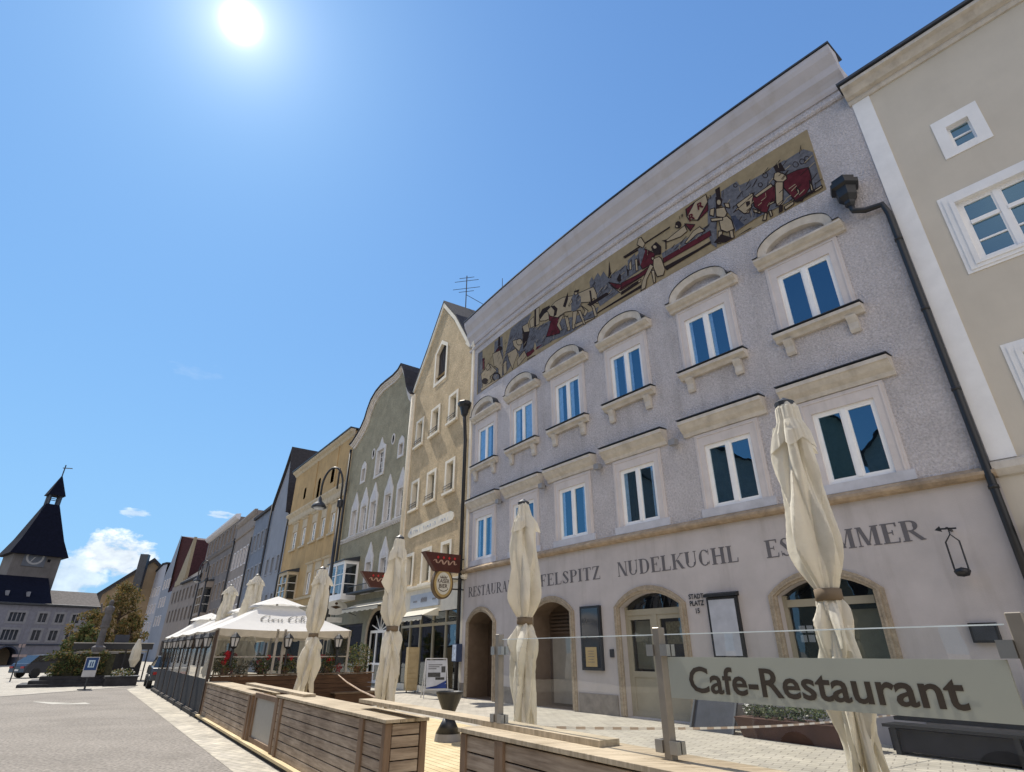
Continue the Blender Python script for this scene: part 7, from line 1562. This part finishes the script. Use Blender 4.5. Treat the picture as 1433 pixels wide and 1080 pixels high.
m = MB(); m.quad(SP_(-.13, .96, .006), SP_(.13, .96, .006), SP_(.13, 1.28, .006), SP_(-.13, 1.28, .006)); m.build('white_symbol', mat('pictogram', (.42, .55, .66), .5), pl)
m = MB(); m.quad(SP_(-.06, 1.0, .009), SP_(-.01, 1.0, .009), SP_(-.01, 1.22, .009), SP_(-.06, 1.22, .009)); m.quad(SP_(.03, 1.0, .009), SP_(.08, 1.0, .009), SP_(.08, 1.22, .009), SP_(.03, 1.22, .009)); m.build('symbol_bars', mat('sign blue', (.015, .05, .16), .5), pl)
# cars
def car(x, y, hd, col, label, L=4.1, Wd=1.72, Ht=1.45):
    H = thing('parked_car', label, 'car', (x, y, 0), 'parked cars'); f_ = Vector((math.sin(R(hd)), math.cos(R(hd)), 0)); r_ = Vector((f_.y, -f_.x, 0)); P0 = Vector((x, y, 0))
    P = lambda a, b, z: P0 + f_ * a + r_ * b + Vector((0, 0, z))
    paint = mat('car paint ' + col[0], col[1], .25, .6, var=.03)
    prof = [(-L / 2, .35), (-L / 2 + .02, .75), (-L / 2 + .15, .92), (-L * .16, 1.0), (L * .30, .98), (L / 2 - .08, .85), (L / 2, .60), (L / 2 - .03, .3)]
    m = MB(); n = len(prof); rows = [(-Wd / 2, .94), (-Wd / 2 + .06, 1), (Wd / 2 - .06, 1), (Wd / 2, .94)]
    vs_ = [P(a * (k if abs(a) > L * .4 else 1), b, z) for b, k in rows for a, z in prof]
    m.add(vs_, [(i * n + j, i * n + (j + 1) % n, (i + 1) * n + (j + 1) % n, (i + 1) * n + j) for i in range(3) for j in range(n)] + [tuple(range(n)), tuple(3 * n + j for j in range(n - 1, -1, -1))]); m.build('body', paint, H, bevel=.03)
    cab = [(-L / 2 + .25, .93), (-L * .30, Ht - .03), (-L * .05, Ht), (L * .10, Ht - .04), (L * .29, .98)]
    m = MB(); vs_ = [P(a, sd * (Wd / 2 - .08 - (.14 if z > 1.1 else 0)), z) for sd in (-1, 1) for a, z in cab]; k = len(cab)
    m.add(vs_, [(j, j + 1, k + j + 1, k + j) for j in range(k - 1)] + [tuple(range(k)), tuple(range(2 * k - 1, k - 1, -1))]); m.build('cabin_glass', mat('car glass', (.02, .025, .03), .06, .8), H)
    m = MB(); m.add([P(cab[i][0] + (.05 if i == 1 else -.05 if i == 3 else 0), sd * (Wd / 2 - .2), cab[i][1] + .012) for sd in (-1, 1) for i in (1, 2, 3)], [(0, 1, 4, 3), (1, 2, 5, 4)]); m.build('roof_panel', paint, H)
    for a in (-L * .31, L * .31):
        for b in (-Wd / 2 + .09, Wd / 2 - .09):
            m = MB(); c_ = P(a, b, .31); vs_ = []
            for e in (-.11, .11):
                for j in range(18): t_ = 2 * math.pi * j / 18; vs_.append(c_ + f_ * .31 * math.cos(t_) + Vector((0, 0, .31 * math.sin(t_))) + r_ * e)
            m.add(vs_, [(j, (j + 1) % 18, 18 + (j + 1) % 18, 18 + j) for j in range(18)] + [tuple(range(18)), tuple(range(35, 17, -1))]); w_ = m.build('wheel', black, H)
    for b in (-Wd / 2 + .28, Wd / 2 - .28):
        for a, nm, mm in ((-L / 2 - .01, 'tail_light', mat('tail lamp', (.3, .02, .02), .3)), (L / 2 - .02, 'headlight', mat('head lamp', (.6, .62, .65), .15))):
            m = MB(); m.hexa([P(a - .02, b - .17, .62), P(a + .02, b - .17, .62), P(a + .02, b + .17, .62), P(a - .02, b + .17, .62), P(a - .02, b - .17, .74), P(a + .02, b - .17, .74), P(a + .02, b + .17, .74), P(a - .02, b + .17, .74)]); m.build(nm, mm, H)
    m = MB(); e = -L / 2 - .02; m.quad(P(e, -.26, .45), P(e, .26, .45), P(e, .26, .56), P(e, -.26, .56)); m.build('number_plate', mat('plate white', (.6, .6, .6), .5), H)
    return H
car(*ff(27.4, .75), -33, ('grey', (.05, .055, .065)), 'dark grey car parked behind the far end of the curtained terrace')
car(-33.6, 45.0, 20, ('blue black', (.03, .035, .05)), 'dark car parked left of the fountain in front of the archway building')
car(-5.2, 1.6, -35, ('white', (.7, .7, .7)), 'white car whose reflection shows in the glass windscreen right of the band lettering')
H = thing('square_parasol_closed', 'pale closed parasol beside the kiosk at the far end of the terrace', 'parasol', (-23.4, 38.3, 0))
m = MB(); m.tube([(-23.4, 38.3, 0), (-23.4, 38.3, 2.4)], .03, 8); m.build('pole', zinc, H); m = MB(); m.lathe((-23.4, 38.3, .8), [(.12, 0), (.3, .4), (.26, 1.0), (.08, 1.55), (0, 1.6)], 9); m.build('canopy', cloth, H)
# seated terrace furniture and stone blocks right of the fountain
H = thing('stone_trough', 'dark stone trough between the fountain and the parked car', 'trough', (-21.2, 34.0, 0))
m = MB(); m.obox((-21.2, 34.0), (.84, .54), 1.5, .8, 0, .42); m.build('trough', dstone, H); m = MB(); m.obox((-21.2, 34.0), (.84, .54), 1.6, .9, .42, .48); m.build('rim', zinc, H)
q = MB(); leaves(q, (-21.2, 34.0, .6), .6, 260, .06, rnd, [0, 1, 4, 2], .4); q.build('planting', None, H, mats=leafm)
H = thing('banner_mast', 'thin mast with small pale flag left of the fountain', 'mast', (-31.2, 39.0, 0))
m = MB(); m.bar((-31.2, 39.0, 0), (-31.2, 39.0, 2.1), .05); m.build('mast', zinc, H); m = MB(); m.box(-31.6, -30.7, 38.98, 39.02, 1.35, 1.5); m.box(-31.4, -31.0, 38.98, 39.02, 1.9, 2.1); m.build('flag', mat('dull pink flag', (.25, .2, .2), .8), H)
# trees
def tree(x, y, h, r, label, mi, seed, nclump=60, name='broadleaf_tree', zmin=.25):
    rd_ = random.Random(seed); H = thing(name, label, 'tree', (x, y, 0), 'trees at the end of the square')
    m = MB(); m.tube([(x, y, 0), (x + .1, y, h * .3), (x - .05, y + .1, h * .6), (x, y, h * .85)], [.22, .17, .11, .04], 8)
    for k in range(9):
        a = rd_.uniform(0, 6.28); z = h * rd_.uniform(.25, .65); l = r * rd_.uniform(.6, .95)
        m.tube([(x, y, z), (x + math.cos(a) * l * .5, y + math.sin(a) * l * .5, z + l * .35), (x + math.cos(a) * l, y + math.sin(a) * l, z + l * .6)], [.08, .05, .02], 5)
    m.build('trunk', mat('bark', (.07, .05, .035), .9, var=.3), H)
    q = MB()
    for k in range(nclump):
        t = rd_.random(); z = h * (zmin + (1 - zmin) * t); rr = r * math.sin(math.pi * min(.97, .18 + .82 * t)) ** .7; a = rd_.uniform(0, 6.28); d = rr * math.sqrt(rd_.random())
        leaves(q, (x + math.cos(a) * d, y + math.sin(a) * d, z), r * .24, 46, .13, rd_, mi)
    q.build('crown', None, H, mats=leafm); return H
tree(-41.0, 62.6, 8.2, 2.2, 'tall yellowing tree in front of the brown gabled building', [2, 2, 2, 1], 1, 80)
tree(-43.2, 61.6, 5.4, 1.9, 'lower yellow-brown tree left of the tall one', [2, 1, 2], 2, 50)
tree(-39.2, 62.2, 5.0, 1.6, 'small ochre tree right of the tall one', [2, 1, 2], 3, 45)
tree(-34.6, 49.2, 3.6, 1.3, 'low olive bush tree above the fountain', [1, 0, 1, 2], 4, 45)

# ================================================================ painted frieze
tan = mat('frieze ochre plaster', (.28, .225, .14), .9, .1, var=.14, vscale=3, dirt=.25, dcol=(.2, .15, .08))
fm = {'t': mat('frieze pale ochre', (.33, .27, .185), .9, .1, var=.10, vscale=6), 'g': mat('frieze slate grey', (.115, .118, .135), .9, .1, var=.30, vscale=9), 'm': mat('frieze ox red', (.085, .018, .025), .9, .1, var=.3, vscale=5), 'k': mat('frieze line black', (.025, .018, .018), .9, .1), 'd': mat('frieze dark blue', (.05, .06, .09), .9, .1, var=.3)}
m = MB()
FM.box(m, .38, 17.5, 13.15, 15.5, .002, .012); fr_ = m.build('painted_frieze', tan, HM)
q = {k: MB() for k in fm}
for i, (col, pts) in enumerate(MUR):
    o = .0135 + i * .00022
    try: tri = tess(pts, [], 0)
    except Exception: continue
    q[col].add([FM.p(s, z, o) for s, z in tri[0]], tri[1])
    if col in 'tm':   # dark contour round figures
        n = len(pts)
        for j in range(n):
            a = Vector(pts[j]); b = Vector(pts[(j + 1) % n]); d = b - a
            if d.length < .02: continue
            d.normalize(); nn = Vector((-d.y, d.x)) * .016; a2 = a - d * .012; b2 = b + d * .012
            q['k'].add([FM.p(*(a2 + nn), o + .00008), FM.p(*(b2 + nn), o + .00008), FM.p(*(b2 - nn), o + .00008), FM.p(*(a2 - nn), o + .00008)], [(0, 1, 2, 3)])
# hatching in the grey grounds, scratched into the plaster
rh = random.Random(9)
for k in range(420):
    s = rh.uniform(.5, 17.3); z = rh.uniform(13.3, 14.9)
    g_ = [P for c_, P in MUR if c_ == 'g' and inpoly(s, z, P)]
    if not g_: continue
    l = rh.uniform(.08, .28); a = rh.choice((.35, .6, 1.4)) + rh.uniform(-.2, .2); dx, dz = math.cos(a) * l, math.sin(a) * l
    c_ = 'k' if rh.random() < .7 else 't'
    o = .0425 + k * .00001
    q[c_].add([FM.p(s, z, o), FM.p(s + dx, z + dz, o), FM.p(s + dx + .01, z + dz - .022, o), FM.p(s + .01, z - .022, o)], [(0, 1, 2, 3)])
F2 = lambda x, y: FM.p(x, y, .045)
put_text(q['m'], F2, 'R', 13.46, 13.68, 14.74, .26, bold=.03); put_text(q['m'], F2, 'R', 13.83, 14.05, 14.98, .26, bold=.03)
put_text(q['k'], F2, '19', 13.12, 13.28, 15.08, .14); put_text(q['k'], F2, '03', 14.2, 14.36, 15.12, .14)
names = {'t': 'frieze_figures', 'g': 'frieze_landscape', 'm': 'frieze_red_fields', 'k': 'frieze_contours', 'd': 'frieze_shadow_field'}
for k_, mb in q.items():
    if mb.v: mb.build(names[k_], fm[k_], fr_)
